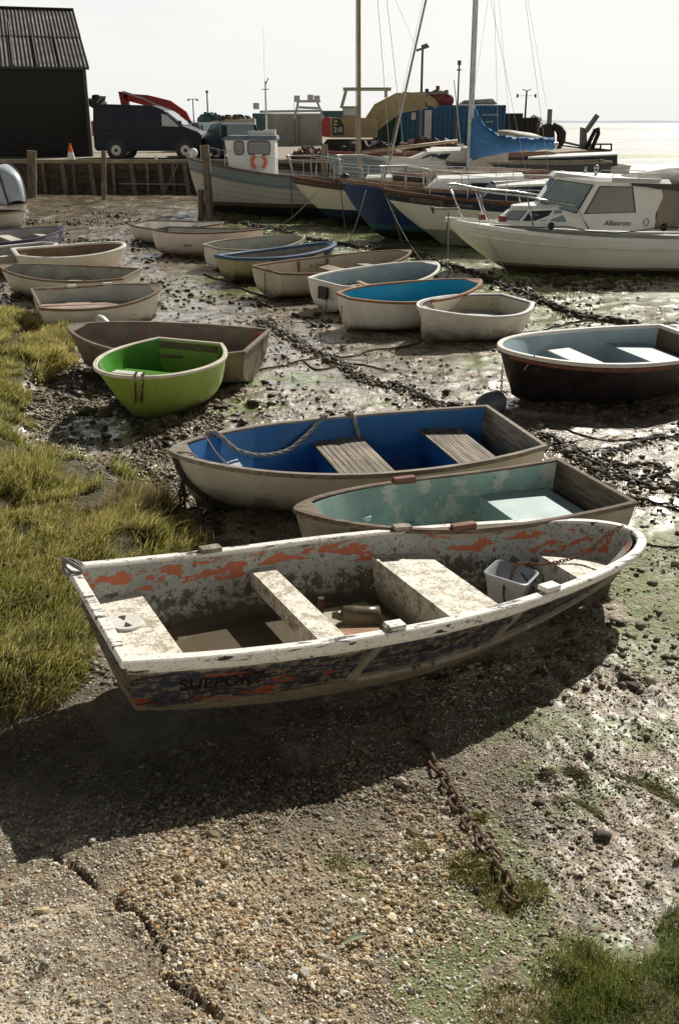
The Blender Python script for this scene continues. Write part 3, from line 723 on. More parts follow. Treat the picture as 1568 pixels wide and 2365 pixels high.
for x0, x1, z, bx in ((.40, .555, .33, .05), (.09, .215, .35, .05)):
    h.thwart(x0*Ln, x1*Ln, z - .03, box=True).build('seat_box', BLUE, t)
    grooved(h, x0*Ln, x1*Ln, z, t, 9 if x0 > .3 else 11)
h.thwart(.80*Ln, .93*Ln, .36, box=True).build('bow_seat', paint('pale_blue_white_seat', (.45, .52, .60), .5, .2, 4), t)
blue_t, blue_h, blue_L = t, h, Ln
# 4 green
GRN = paint('lime_green_paint', (.30, .42, .07), .5, .2, 3, peels=[((.12, .22, .03), .55, .75, 4), ((.30, .34, .16), .66, .70, 11)], grime=((.10, .11, .04), .02, .26)); GRI = paint('bright_green_lining', (.07, .27, .02), .4, .15, 3, grime=((.02, .07, .01), .08, .3))
t, h, Ln = dinghy('dinghy', 'lime green pram dinghy with cream rail and two chains over its bow', (276, 869), (372, 776), (500, 800), D=.60, B=1.30, hl=2,
    hull=GRN, inner=GRI, rim=paint('cream_rail', (.66, .60, .48), .5, .15, 5), gw=.05, gh=.03, seats=[(.30, .46, .62, False)], brk=False, keel=False, hk=dict(n=2.2, Bb=.5, sm=.4, rake=.42, kb=.1, th=.03, floor=.1, vb=.3, shb=.02), group=GRP)
h.thwart(.74*Ln, .88*Ln, .44, box=False, inset=.05).build('bow_seat', paint('light_green_seat', (.22, .45, .05), .4, .1, 3), t)
box_part(t, 'transom_board', (.045, 0, .57), (.03, h.Bt*.9, .075), BRW)
box_part(t, 'bow_plate', (Ln - .14, 0, .625), (.12, .3, .015), RIM_W)
green_t, green_h, green_L = t, h, Ln
# 5 brown
t, h, Ln = dinghy('dinghy', 'old brown dinghy with red flakes inside, lying behind the lime green one', (163, 752), (604, 760), (588, 814), D=.5, B=1.45, hl=4, btmax=1.15,
    hull=paint('brown_stained_hull', (.23, .18, .13), .7, .3, 4, peels=[((.12, .10, .06), .5, .65, 6)]), inner=paint('brown_grey_lining', (.24, .20, .16), .75, .3, 3, peels=[((.40, .08, .035), .60, .63, 2.2)]), rim=wood('brown_grey_rail', (.34, .28, .21), (.15, .11, .08)),
    seats=[(.03, .26, .55, True, paint('pinkish_seat', (.42, .34, .26), .7, .2, 4, peels=[((.12, .09, .07), .60, .64, 9)]))], gw=.05, hk=dict(m=.75), group=GRP)
box_part(t, 'rowlock_block', h.pt(.47, 0, -1 if t['near'] < 0 else 1) + Vector((0, .0, -.03)), (.24, .13, .02), GREYW)
hang_chain(t, (0, .2*t['near'], .5), .35, 'stern_chain')
# 6 plank floor
t, h, Ln = dinghy('dinghy', 'white dinghy with bare pink plank floor and a white fender over its side', (371, 661), (45, 669), (123, 709), D=.50, B=1.45, hl=5, btmax=1.4,
    hull=W_OLD, inner=IN_GREY, rim=wood('dark_tan_rail', (.34, .25, .16), (.12, .085, .05)), gw=.05, hk=dict(m=.72, floor=.12), seats=[(.86, .97, .8, True, RIM_W)], group=GRP)
m = MB(); 
for i in range(9):
    y = -.52 + .13*i; m.beam((.08, y, .31 + .01*math.sin(i*3)), (Ln*.74, y*.75, .30), .105, .02)
m.build('floor_planks', wood('pink_planks', (.62, .48, .38), (.34, .25, .19), .8, 0, 2.0), t)
for u in (.33, .62): box_part(t, 'rowlock_block', h.pt(u, 0, 1) + Vector((0, -.03, .03)), (.15, .05, .035), RIM_W)
f = MB(); a = W2(t, h.pt(.42, .1, -1)) + Vector((-.02, -.06, -.02)); fv = [a + Vector((.1*i*.36, -.02*i, -.035*i)) for i in range(9)]
fo = f.tube(fv, [.03, .065, .085, .09, .09, .088, .08, .06, .02], 12); solo(f, 'fender', WHITE, 'white sausage fender hanging on the side of the plank floored dinghy', 'fender', smooth=True)
# 7
t, h, Ln = dinghy('dinghy', 'narrow grey white dinghy with mouldy inside, between the plank floored and thick rimmed ones', (5, 613), (309, 619), (306, 645), hull=W_OLD, inner=IN_DIRTY, rim=wood('dark_tan_rail', (.3,.2,.1), (.1,.08,.05)), gw=.05, seats=[(.45, .55, .6, True, W_OLD)], hk=dict(m=.75), group=GRP, **DK)
hang_chain(t, (Ln, 0, .56), .5)
# 8
t, h, Ln = dinghy('dinghy', 'cream tender with thick rounded white rim and brown inside, left of the weedy mud', (287, 563), (29, 573), (40, 592), hull=W_GEL2, inner=paint('brown_lining', (.24, .16, .10), .7, .3, 3, grime=((.22, .27, .28), .0, .12)), rim=RIM_W, gw=.085, gh=.04, D=.5, B=1.38, hl=4, btmax=1.2, hk=dict(m=.55, n=2.6, sm=.45), brk=False, group=GRP)
# 9
t, h, Ln = dinghy('dinghy', 'plain white dinghy half hidden behind the thick rimmed one at the left edge', (-200, 600), (112, 556), (118, 566), hull=W_OLD, inner=IN_GREY, rim=RIM_W, gw=.06, D=.45, B=1.2, hl=2, hk=dict(m=.7), group=GRP)
# 10
t, h, Ln = dinghy('dinghy', 'small navy blue dinghy with red and white inside at the left edge', (146, 524), (-130, 540), (-125, 566), hull=paint('navy_hull', (.012, .02, .09), .4, .2, 4), inner=paint('red_white_lining', (.38, .36, .36), .6, .2, 3, peels=[((.35, .06, .03), .56, .6, 2.2)]), rim=paint('navy_red_rail', (.04, .03, .09), .6), gw=.05, D=.45, B=1.25, hl=6, hk=dict(m=.8), seats=[(.5, .6, .8, False, W_OLD), (.78, .85, .85, False, W_OLD)], group=GRP)
# 11
t, h, Ln = dinghy('dinghy', 'shabby dinghy with dark inside under the upturned blue hull', (60, 487), (-160, 468), (-175, 505), hull=W_OLD, inner=flat('dark_brown_lining', (.05, .035, .025), .8), rim=RIM_G, gw=.06, D=.5, B=1.35, hl=4, hk=dict(m=.75), group=GRP)
# 13
t, h, Ln = dinghy('dinghy', 'white dinghy lying farthest back below the grey fishing boat', (513, 516), (320, 507), (323, 520), hull=W_OLD, inner=paint('bright_white_lining', (.7,.69,.66), .5), rim=RIM_B, gw=.06, D=.5, B=1.4, hl=3, hk=dict(m=.55, n=2.6), seats=[(.5, .56, .8, False, RIM_B)], group=GRP)
# 14
t, h, Ln = dinghy('dinghy', 'pinkish white dinghy with a dark green transom below the grey fishing boat', (608, 529), (333, 522), (404, 531), hull=paint('pinkish_hull', (.74, .65, .58), .5, .1, 3, grime=((.20, .13, .08), .05, .3)), inner=IN_GREY, rim=RIM_B, trans=paint('dark_green_transom', (.025, .06, .045), .6, .3, 4), gw=.06, D=.62, B=1.5, hl=-1, btmax=1.45, hk=dict(m=.75), group=GRP)
box_part(t, 'name_plate', h.pt(.42, .3, -t['near']*-1 if 0 else -1) + Vector((0, -.02, 0)), (.22, .01, .05), IN_DIRTY)
# 15
t, h, Ln = dinghy('dinghy', 'white dinghy with brown rail beside the one edged with blue pads', (699, 542), (474, 562), (491, 577), hull=W_GEL, inner=IN_GREY, rim=RIM_G, gw=.055, D=.52, B=1.4, hl=4, btmax=1.2, hk=dict(m=.75), seats=[(.5, .6, .5, False, RIM_W)], group=GRP)
hang_chain(t, (-.03, .2*t['near'], .5), .3, 'stern_chain')
# 16
t, h, Ln = dinghy('dinghy', 'yellowed dinghy edged with blue fender pads and streaked hull', (771, 561), (517, 590), (524, 600), hull=paint('yellowed_hull', (.50, .41, .24), .6, .25, 4, grime=((.06, .05, .035), .12, .34)), inner=IN_DIRTY, rim=paint('blue_rubber_rail', (.04, .10, .19), .6), gw=.10, gh=.06, D=.5, B=1.25, hl=0, hk=dict(m=.7), group=GRP)
for u in (.25, .52, .78):
    p = h.pt(u, .1, -t['near']); q = h.pt(u+.06, .1, -t['near']); r_ = h.pt(u+.12, .1, -t['near']); MB().tube([p, q, r_], [.04, .07, .04], 8).build('fender_pad', _MC['blue_rubber_rail'], t, True)
m = MB(); rows = []
for i in range(13):
    u = .04 + .9*i/12; hb = h.hb(u)*.96; rows.append([Vector((u*Ln, hb*k/4, h.zr(u) + .045 - .05*(1-abs(k/4))*(1 + .5*math.sin(i*1.7 + k)))) for k in range(-4, 5)])
0 and m.grid(rows).build('cover_sheet', paint('pale_blue_sheet', (.12, .22, .32), .6, .3, 5, peels=[((.5, .55, .58), .56, .62, 6)]), t, True)
# 17
t, h, Ln = dinghy('dinghy', 'long beige dinghy with brown rail left of the pale blue one', (944, 578), (597, 612), (629, 635), hull=paint('beige_hull', (.66, .59, .47), .5, .12, 3, grime=((.13, .10, .06), .05, .3)), inner=IN_CREAM, rim=RIM_B, gw=.055, D=.52, B=1.5, hl=3, btmax=1.35, hk=dict(m=.8), seats=[(.44, .54, .75, False, WOODSEAT), (.70, .76, .75, False, IN_DIRTY)], group=GRP)
for u in (.36, .55):
    box_part(t, 'rib', h.pt(u, .2, 1) + Vector((0, -.04, 0)), (.05, .03, .25), RIM_B)
hang_chain(t, (-.03, 0, .5), .45, 'stern_chain')
# 18
t, h, Ln = dinghy('dinghy', 'white dinghy with pale blue inside and a wooden seat', (1000, 605), (727, 638), (768, 666), hull=W_GEL, inner=IN_BLUE, rim=RIM_W, gw=.055, D=.52, B=1.45, hl=4, btmax=1.3, hk=dict(m=.7), seats=[(.42, .55, .55, False, WOODSEAT), (.80, .95, .6, True)], group=GRP)
m = MB().beam((Ln*.40, -.5, .30), (Ln*.47, .5, .34), .10, .02); m.build('oar_board', WOODSEAT, t)
box_part(t, 'outboard_bracket', (-.04, 0, .38), (.05, .2, .2), BLACK); hang_chain(t, (-.06, -.1, .35), .3, 'stern_chain')
# 19
t, h, Ln = dinghy('dinghy', 'white dinghy with bright cyan inside and orange brown rail', (1105, 646), (780, 674), (802, 692), hull=W_GEL, inner=IN_CYAN, rim=wood('orange_brown_rail', (.42, .22, .10), (.25, .12, .06)), gw=.06, D=.54, B=1.42, hl=3, btmax=1.25, hk=dict(m=.72), seats=[(.4, .5, .35, False)], group=GRP)
hang_chain(t, (-.03, -.3*t['near']*0, .4), .35, 'stern_chain')
# 20
t, h, Ln = dinghy('dinghy', 'white dinghy with navy inner rim in a puddle beside the dark hulled one', (965, 711), (1134, 680), (1248, 699), hull=paint('mottled_white_hull', (.84, .80, .70), .5, .12, 4, grime=((.14, .12, .06), .02, .40)), inner=paint('cream_lining_dirty', (.52, .47, .36), .6, .2, 3, peels=[((.2, .18, .12), .56, .66, 6)]), rim=RIM_W, trans=W_OLD, gw=.055, gh=.04, D=.47, B=1.42, hl=4, btmax=1.25, hk=dict(m=.85, shb=.09, rake=.08), seats=[(.12, .34, .55, True, paint('grey_white_seat', (.55, .56, .52), .5))], group=GRP)
m = h.gunwale(.05, .02, dz=.0, out=-.35); m.xf(Matrix.Translation((0, 0, .006))); m.build('inner_rim', paint('navy_paint', (.015, .025, .09), .5), t, True, sharp=40)
hang_chain(t, (Ln-.02, 0, .5), .5)
# 21
t, h, Ln = dinghy('dinghy', 'black hulled dinghy with pale blue inside at the right edge', (1158, 806), (1518, 751), (1668, 802), hull=paint('black_tarred_hull', (.022, .018, .018), .45, .4, 4, peels=[((.10, .08, .06), .6, .75, 9)]), inner=IN_BLUE, rim=paint('white_red_rail', (.70, .66, .6), .5, .1, 4), trans=BRW, gw=.065, gh=.04, D=.60, B=1.6, hl=3, btmax=1.4, hk=dict(m=.6, shb=.08, n=2.4), seats=[(.08, .26, .70, True), (.50, .62, .74, False, WHITE)], brk=False, group=GRP)
h.strake(.07, .05, .03, 0, .99, 1).build('rope_fender', paint('red_brown_rope', (.22, .09, .05), .8, .4, 14, bmp=1.), t, True, sharp=45)
h.strake(.07, .05, .03, 0, .99, -1).build('rope_fender', _MC['red_brown_rope'], t, True, sharp=45)
m = MB(); p = h.pt(.60, 0, -1); m.prism([(p.x-.09, p.y+.03, .3), (p.x+.09, p.y+.03, .3), (p.x+.04, p.y+.02, .62), (p.x-.04, p.y+.02, .62)], [(p.x-.09, p.y+.09, .3), (p.x+.09, p.y+.09, .3), (p.x+.04, p.y+.05, .62), (p.x-.04, p.y+.05, .62)]); 0 and m.build('knee', BRW, t)
hang_chain(t, (Ln-.01, 0, .5), .5)
dark_t, dark_h, dark_L = t, h, Ln
# ---------------------------------------------------------------- larger boats drying out in the creek
def banded(name, vb, zb, base, planks=0., rough=.5, stain=.3, chips=None):
    """hull paint: bands follow the rim by depth below it (vb) and the ground by height (zb)"""
    m, nt, b = newmat(name); U = sep(nt, coords(nt, 'UV')); v = coords(nt); z = sep(nt, v)[2]
    n1 = noise(nt, v, 1.6, 5, .6); n2 = noise(nt, coords(nt, 'Object', (1.2, 8, 8)), 2.2, 6, .7)
    c = mix(nt, ramp(nt, n1, .3, .7), [x*.9 for x in base], base)
    if planks:
        fr = mathn(nt, 'FRACT', mathn(nt, 'DIVIDE', U[1], planks)); c = mix(nt, ramp(nt, fr, .82, .97, 0, .6), c, [x*.3 for x in base])
    c = mix(nt, ramp(nt, n2, .52, .72, 0, stain), c, (.20, .17, .11))
    for lim, col, ch in vb: c = mix(nt, ramp(nt, U[1], lim + .012, lim), c, mix(nt, ramp(nt, n2, .5, .62, 0, ch), col, (.30, .25, .18)))
    for lim, col in zb: c = mix(nt, ramp(nt, mathn(nt, 'ADD', z, mathn(nt, 'MULTIPLY', n1, .04)), lim + .03, lim), c, mix(nt, n2, [x*.6 for x in col], [x*1.4 for x in col]))
    if chips: c = mix(nt, ramp(nt, noise(nt, coords(nt, 'Object', (2, 5, 9)), 2.0, 4, .6), .70, .72), c, chips)
    L(nt, c, b.inputs['Base Color']); b.inputs['Roughness'].default_value = rough; bump(nt, b, n2, .2, .01); return m
def bigboat(name, label, cat, px, py, Y, deg, Ln, B, Bt, hull, rim, deck, sink=.12, gw=.07, gh=.06, group='larger boats aground in the creek', deckz=.1, heel=0, **hk):
    pb = PY(px, py, Y); d = Vector((math.cos(R(deg)), math.sin(R(deg)), 0)); shb = hk.get('shb', .3)
    h = Hull(Ln, B, Bt, pb.z + sink - shb, **{**dict(NS=44, NT=16, th=.04, floor=.3, shs=.05, tr=.15), **hk})
    o = pb - d*Ln; t = thing(name, label, cat, (o.x, o.y, -sink), math.atan2(d.y, d.x), group); t.rotation_euler.x = R(heel)
    h.outer().build('hull', hull, t, True, sharp=50); h.transom(.05).build('transom', hull, t)
    h.gunwale(gw, gh).build('rail', rim, t, True, sharp=40)
    m = MB(); rows = []
    for i in range(31):
        u = i/30*.985; hb = max(.01, h.hb(u) - .02); z = h.zr(u) - deckz
        rows.append([Vector((u*Ln + .03, hb*k/4, z + .05*(1 - (k/4)**2))) for k in range(-4, 5)])
    m.grid(rows).build('deck', deck, t, True)
    return t, h
def coach(h, u0, u1, wf, hgt, t, mat, topmat, name='cabin', slope=.25, win=None, y=0, camber=.06, topw=.86):
    """coachroof with raked front, cambered top; win = (material, side z fraction low, high)"""
    x0, x1 = u0*h.Ln, u1*h.Ln; rows_b = []; m = MB(); ring_b = []; ring_t = []; n = 10
    def hw(x): return h.half(min(x, h.Ln*.97), h.zr(x/h.Ln) - .12)*wf
    zs = lambda x: h.zr(x/h.Ln) - .12
    zt = max(zs(x0), zs(x1)) + hgt
    xs = [x0 + (x1-x0)*i/n for i in range(n+1)]
    ring_b = [Vector((x, hw(x), zs(x))) for x in xs] + [Vector((x, -hw(x), zs(x))) for x in xs[::-1]]
    xt = [x0 + .02 + (x1 - slope - x0)*i/n for i in range(n+1)]
    ring_t = [Vector((x, hw(x)*topw, zt - .25*hgt*(x-x0)/(x1-x0))) for x in xt] + [Vector((x, -hw(x)*topw, zt - .25*hgt*(x-x0)/(x1-x0))) for x in xt[::-1]]
    m.grid([ring_b, ring_t], True).build(name, mat, t, True, sharp=35); cab = [c for c in t.children][-1]
    m = MB(); rows = []
    for i in range(n+1):
        a = ring_t[i]; rows.append([Vector((a.x, a.y*k/3*1.02, a.z + .004 + camber*(1 - (k/3)**2))) for k in range(-3, 4)])
    m.grid(rows); rr = [r_[0] for r_ in rows] + [r_[-1] for r_ in rows[::-1]]
    m.grid([rr, [p - Vector((0, 0, .05)) for p in rr]], True); m.build('cabin_top', topmat, t, True, sharp=40)
    if win:
        wm, f0, f1, a0, a1, cnt = win
        for sgn in (0, 1):
            for k in range(cnt):
                qa = a0 + (a1-a0)*(k+.08)/cnt; qb = a0 + (a1-a0)*(k+.92)/cnt; i0, i1 = qa*n, qb*n
                def pt(q, f):
                    i = min(n-1, int(q)); fr = q - i
                    bb = ring_b[i].lerp(ring_b[i+1], fr); tt = ring_t[i].lerp(ring_t[i+1], fr); p = bb.lerp(tt, f)
                    return Vector((p.x, (p.y + .012)*(1 if sgn == 0 else -1), p.z))
                MB().add([pt(i0, f0), pt(i1, f0), pt(i1, f1), pt(i0, f1)], [(0,1,2,3)]).build('window', wm, t)
    return zt
def rails(h, t, u0, u1, n, ht, mat, sides=(1, -1), r=.012, inset=.06, mid=True, name='guard_rail'):
    m = MB()
    for sd in sides:
        tops = []
        for i in range(n+1):
            u = u0 + (u1-u0)*i/n; p = h.pt(u, 0, sd); p.y -= sd*inset; q = p + Vector((0, 0, ht)); m.cyl(p, q, r, r, 6); tops.append(q)
        m.tube(tops, r*.6, 5)
        if mid: m.tube([q - Vector((0,0,ht*.45)) for q in tops], r*.45, 5)
    m.build(name, mat, t)
def pulpit(h, t, mat, u=.82, ht=.55, r=.016, fwd=.12, name='pulpit'):
    m = MB(); a = h.pt(u, 0, 1); b_ = h.pt(u, 0, -1); Ln = h.Ln; z = h.zr(1)
    top = [Vector((a.x - .1, a.y, a.z + ht)), Vector(((a.x+Ln)/2, a.y*.75, z + ht)), Vector((Ln + fwd - .06, .13, z + ht)), Vector((Ln + fwd, 0, z + ht)), Vector((Ln + fwd - .06, -.13, z + ht)), Vector(((a.x+Ln)/2, b_.y*.75, z + ht)), Vector((b_.x - .1, b_.y, b_.z + ht))]
    fine = []
    for i in range(len(top)-1):
        for k in range(4): fine.append(top[i].lerp(top[i+1], k/4))
    fine.append(top[-1]); m.tube(fine, r, 6)
    for (p, q) in ((top[0], a), (top[-1], b_), (top[1], h.pt((u+1)/2, 0, 1)), (top[5], h.pt((u+1)/2, 0, -1)), (top[2], Vector((Ln - .08, .08, z))), (top[4], Vector((Ln - .08, -.08, z)))): m.cyl(p, q, r*.9, r*.9, 6)
    m.build(name, mat, t, True)
DECKW = paint('white_deck', (.84, .84, .80), .45, .12, 3); DECKG = paint('grey_deck', (.52, .53, .50), .6, .2, 3); DARKW = glassm('dark_window', (.03, .035, .04)); MAHOG = wood('mahogany_rail', (.20, .09, .045), (.09, .04, .02))
GLAZ = glassm('pale_reflecting_window', (.20, .25, .26), .04); ALU = flat('grey_aluminium', (.5, .51, .5), .35, .6); SPAR = wood('varnished_spar', (.36, .29, .19), (.20, .15, .09), .5, 2)
WIRE = flat('rigging_wire', (.45, .44, .42), .5, .3)
# cabin cruiser ------------------------------------------------
CR = banded('cruiser_hull', [(.13, (.80, .84, .80), 0), ], [(.30, (.26, .24, .17)), (.24, (.07, .055, .04))], (.84, .81, .70), stain=.12)
t, h = bigboat('cabin_cruiser', 'white cabin cruiser lettered Albatross with brown canopy at the right edge', 'cabin cruiser', 1030, 506, 22.3, 177, 7.2, 2.5, 2.1, CR, DECKW, DECKW,
    sink=.1, shb=.30, shs=.0, rake=1.15, n=2.3, m=.62, sm=.5, kb=.25, deckz=.05, gw=.09, gh=.08)
Lc = h.Ln; Wc = paint('cruiser_cabin_white', (.86, .87, .83), .35, .06, 3); ORNG = paint('faded_varnish', (.40, .24, .12), .5)
h.strake(.16, .04, .03, .02, .985, 1).build('rubbing_strake', RIM_W, t, True, sharp=40); h.strake(.16, .04, .03, .02, .985, -1).build('rubbing_strake', RIM_W, t, True, sharp=40)
def X(d): return Lc - d
zd = .98 + .1
def hexa(bot, top, nm, mat): return MB().prism(bot, top).build(nm, mat, t, bevel=.012)
def V3(d, y, z): return Vector((X(d), y, z + .1))
# forward cabin
fb = [V3(1.05,.28,1.0), V3(1.45,.62,.98), V3(2.9,.92,.95), V3(2.9,-.92,.95), V3(1.45,-.62,.98), V3(1.05,-.28,1.0)]
ft = [V3(1.40,.22,1.30), V3(1.72,.48,1.32), V3(3.0,.80,1.42), V3(3.0,-.80,1.42), V3(1.72,-.48,1.32), V3(1.40,-.22,1.30)]
hexa(fb, ft, 'fore_cabin', Wc)
ft2 = [p + Vector((0,0,.001)) for p in ft]; cxy = sum(ft2, Vector())/6
hexa([Vector((p.x + (p.x-cxy.x)*.05, p.y*1.07, p.z)) for p in ft2], [Vector((p.x, p.y*.96, p.z + .055)) for p in ft2], 'fore_cabin_roof', DECKW)
def pane(a, b_, c, d, nm='window', mat=DARKW, off=.014, frame=True):
    a, b_, c, d = map(Vector, (a, b_, c, d)); n = (b_-a).cross(d-a).normalized(); cc = (a+b_+c+d)/4
    if n.dot(cc - Vector((X(3.2), 0, 1.6))) < 0: n = -n
    o = None
    if frame:
        m = MB(); ex = [cc + (p-cc)*1.07 + n*off*.5 for p in (a, b_, c, d)]; m.poly_ext(ex, n*off*.35); o = m.build('window_frame', BLACK, t)
    m = MB(); m.poly_ext([p + n*off for p in (a, b_, c, d)], n*.004); return m.build(nm, mat, o or t)
def quad_on(b0, b1, t0_, t1, u0, u1, v0, v1):
    f = lambda u, v: (Vector(b0).lerp(Vector(b1), u)).lerp(Vector(t0_).lerp(Vector(t1), u), v)
    return f(u0, v0), f(u1, v0), f(u1, v1), f(u0, v1)
for s_ in (0, 1):
    i0, i1, i2 = (0, 1, 2) if s_ == 0 else (5, 4, 3)
    pane(*quad_on(fb[i0], fb[i1], ft[i0], ft[i1], .12, .88, .3, .85), mat=GLAZ)
    pane(*quad_on(fb[i1], fb[i2], ft[i1], ft[i2], .04, .36, .3, .82)); pane(*quad_on(fb[i1], fb[i2], ft[i1], ft[i2], .42, .68, .3, .82), mat=GLAZ); pane(*quad_on(fb[i1], fb[i2], ft[i1], ft[i2], .71, .95, .3, .82), mat=GLAZ)
pane(*quad_on(fb[5], fb[0], ft[5], ft[0], .1, .9, .3, .85), mat=GLAZ)
# wheelhouse: lower coaming, raked windscreen, side windows
wb = [V3(1.88,.30,1.38), V3(2.6,.93,1.18), V3(4.2,.98,.95), V3(4.2,-.98,.95), V3(2.6,-.93,1.18), V3(1.88,-.30,1.38)]
wt = [V3(2.25,.34,1.95), V3(2.98,.84,1.88), V3(4.42,.88,1.84), V3(4.42,-.88,1.84), V3(2.98,-.84,1.88), V3(2.25,-.34,1.95)]
hexa([V3(1.88,.3,.95), V3(2.6,.95,.95), wb[2], wb[3], V3(2.6,-.95,.95), V3(1.88,-.3,.95)], [wb[0], wb[1], V3(4.2,.95,1.3), V3(4.2,-.95,1.3), wb[4], wb[5]], 'wheelhouse_coaming', Wc)
hexa(wb[:2] + [V3(4.2,.945,1.25), V3(4.2,-.945,1.25)] + wb[4:], wt, 'wheelhouse', Wc)
hexa([Vector((p.x - (.10 if i in (0,1,4,5) else -.03)*-1, p.y*1.10, p.z - .0)) for i, p in enumerate(wt)], [Vector((p.x, p.y*.95, p.z + .085)) for p in wt], 'wheelhouse_roof', DECKW)
for s_ in (0, 1):
    i0, i1, i2 = (0, 1, 2) if s_ == 0 else (5, 4, 3)
    pane(*quad_on(wb[i0], wb[i1], wt[i0], wt[i1], .06, .94, .12, .88), mat=GLAZ)
    e = V3(4.2, .945*(1 if s_ == 0 else -1), 1.25)
    q = [Vector(wb[i1]).lerp(e, .10).lerp(Vector(wt[i1]).lerp(wt[i2], .05), .12), Vector(wb[i1]).lerp(e, .70).lerp(Vector(wt[i1]).lerp(wt[i2], .8), .12), Vector(wb[i1]).lerp(e, .60).lerp(Vector(wt[i1]).lerp(wt[i2], .50), .86), Vector(wb[i1]).lerp(e, .14).lerp(Vector(wt[i1]).lerp(wt[i2], .08), .86)]
    pane(*q, mat=glassm('curtained_window', (.14, .12, .09), .2))
pane(*quad_on(wb[5], wb[0], wt[5], wt[0], .06, .94, .12, .88), mat=GLAZ)
m = MB()
for s_ in (1, -1):
    pr = [V3(3.3, .72*s_, 1.96 + .0), V3(3.35, .72*s_, 2.04), V3(4.3, .74*s_, 2.02), V3(4.35, .74*s_, 1.93)]; m.tube(pr, .011, 6); m.cyl(V3(3.85,.73*s_,1.93), V3(3.85,.73*s_,2.03), .009, .009, 6)
m.build('roof_rail', STEEL, t, True)
CANV = paint('brown_canvas', (.16, .135, .11), .85, .25, 4, bmp=.4); CANG = paint('grey_brown_canvas', (.30, .26, .21), .85, .2, 4, bmp=.4)
m = MB(); 
for s_ in (1, -1):
    m = MB(); m.poly_ext([V3(4.2,.97*s_,.95), V3(4.68,.99*s_,.95), V3(4.68,.90*s_,1.84), V3(4.3,.88*s_,1.84)], (0, -.02*s_, 0)); m.build('side_curtain', CANG, t)
m = MB(); rows = []
for i in range(15):
    q = i/14; d_ = 3.65 + 3.6*q; z_ = 2.0 + .28*math.sin(min(1, q*1.5)*math.pi/2) - .10*q + .012*math.sin(i*2.1); rows.append([V3(d_, 1.02*k/6, z_ - .05 - .42*abs(k/6)**3.4*min(1, .35 + q*2)) for k in range(-6, 7)])
m.grid(rows); m.build('canopy', CANV, t, True)
m = MB()
for s_ in (1, -1):
    m.poly_ext([V3(4.69,1.0*s_,1.72), V3(4.69,1.02*s_,.97), V3(5.12,1.02*s_,.97), V3(5.12,1.02*s_,1.62)], (0,-.015*s_,0)); m.poly_ext([V3(5.12,1.02*s_,.97), V3(7.2,1.02*s_,.97), V3(7.2,1.02*s_,1.14), V3(5.12,1.02*s_,1.14)], (0,-.015*s_,0))
    for k in range(8): pass
m.build('canopy_side', flat('black_canvas', (.035, .03, .027), .85), t)
m = MB()
for s_ in (1, -1): m.poly_ext([V3(5.13,1.012*s_,1.15), V3(7.2,1.012*s_,1.15), V3(7.2,1.0*s_,1.66), V3(5.13,1.0*s_,1.60)], (0,-.006*s_,0))
m.build('canopy_window', glassm('cloudy_plastic_window', (.42, .43, .40), .25), t)
# bow rail in one bent tube, with posts
m = MB(); tops = []
for d_, y_, z_ in ((2.55,1.06,1.42),(1.6,.80,1.58),(.75,.50,1.66),(.18,.22,1.77),(-.0,.08,1.78),(-.0,-.08,1.78),(.18,-.22,1.77),(.75,-.50,1.66),(1.6,-.80,1.58),(2.55,-1.06,1.42)): tops.append(V3(d_, y_, z_))
m.tube(tops, .018, 8)
for d_, y_, z_, b_, yb in ((2.55,1.06,1.42,2.85,1.10),(1.6,.80,1.58,1.75,.90),(.62,.44,1.67,.85,.58),(0.05,.19,1.72,.35,.33)):
    for s_ in (1, -1): m.cyl(V3(d_, y_*s_, z_), V3(b_, yb*s_, .98 + max(0, (2.2-b_)*.06)), .016, .016, 8)
m.build('bow_rail', flat('polished_rail', (.62, .62, .6), .25, .9), t, True)
m = MB(); m.box(V3(.0, 0, 1.27), (.55, .16, .05)); m.cyl(V3(-.30,-.06,1.28), V3(-.30,.06,1.28), .05, .05, 10); m.build('bow_roller', GREYW, t, bevel=.006)
m = MB(); m.tube([V3(-.15,0,1.33), V3(.35,0,1.34), V3(.55,0,1.32)], .02, 6); m.tube([V3(-.28,-.16,1.20), V3(-.34,0,1.31), V3(-.28,.16,1.20)], .022, 6); m.build('anchor', RUST, t, True)
for d_, y_ in ((.75, .1), (1.15, .52)): m = MB(); m.box(V3(d_, y_, 1.12), (.16, .14, .12), .3); m.build('red_brown_box', paint('red_brown_paint', (.20, .05, .035), .6), t, bevel=.02)
m = MB(); m.cyl(V3(3.05,.28,1.98), V3(3.05,.28,2.1), .03, .05, 10); m.cyl(V3(2.95,-.4,1.98), V3(2.95,-.4,2.12), .03, .03, 8); m.ball(V3(3.05,.28,2.13), .055); m.build('roof_lamp', STEEL, t, True)
m = MB(); m.cyl(V3(2.35,0,1.36), V3(2.35,0,1.40), .0, .0, 6) ; m = MB().tube([V3(1.95,.0,1.41), V3(2.1,.25,1.42), V3(2.4,.25,1.44), V3(2.4,-.25,1.44), V3(2.1,-.25,1.42)], .02, 6, True); m.build('deck_hatch', DECKW, t, True)
def _unused_plane(y0, d0, z0):     # lettering on the near side of the wheelhouse coaming
    return lambda x, y: V3(d0 + x, .967 + (z0 - 1.0)*-.06 + .012, z0 + y)
decal('Albatross', .14, flat('grey_letters', (.20, .20, .19), .6), 'lettering', t, lambda x, y: Vector((X(3.17 + x), .972 + (y + .06)*-.09 + .012, 1.075 + .06 + y)), 1.0, .25, dense=False)
m = MB().tube([V3(4.02 + .05*math.cos(k*math.pi/6), .975, 1.10 + .075*math.sin(k*math.pi/6)) for k in range(12)], .008, 5, True); m.build('wreath_emblem', flat('grey_letters', (.2,.2,.19)), t)
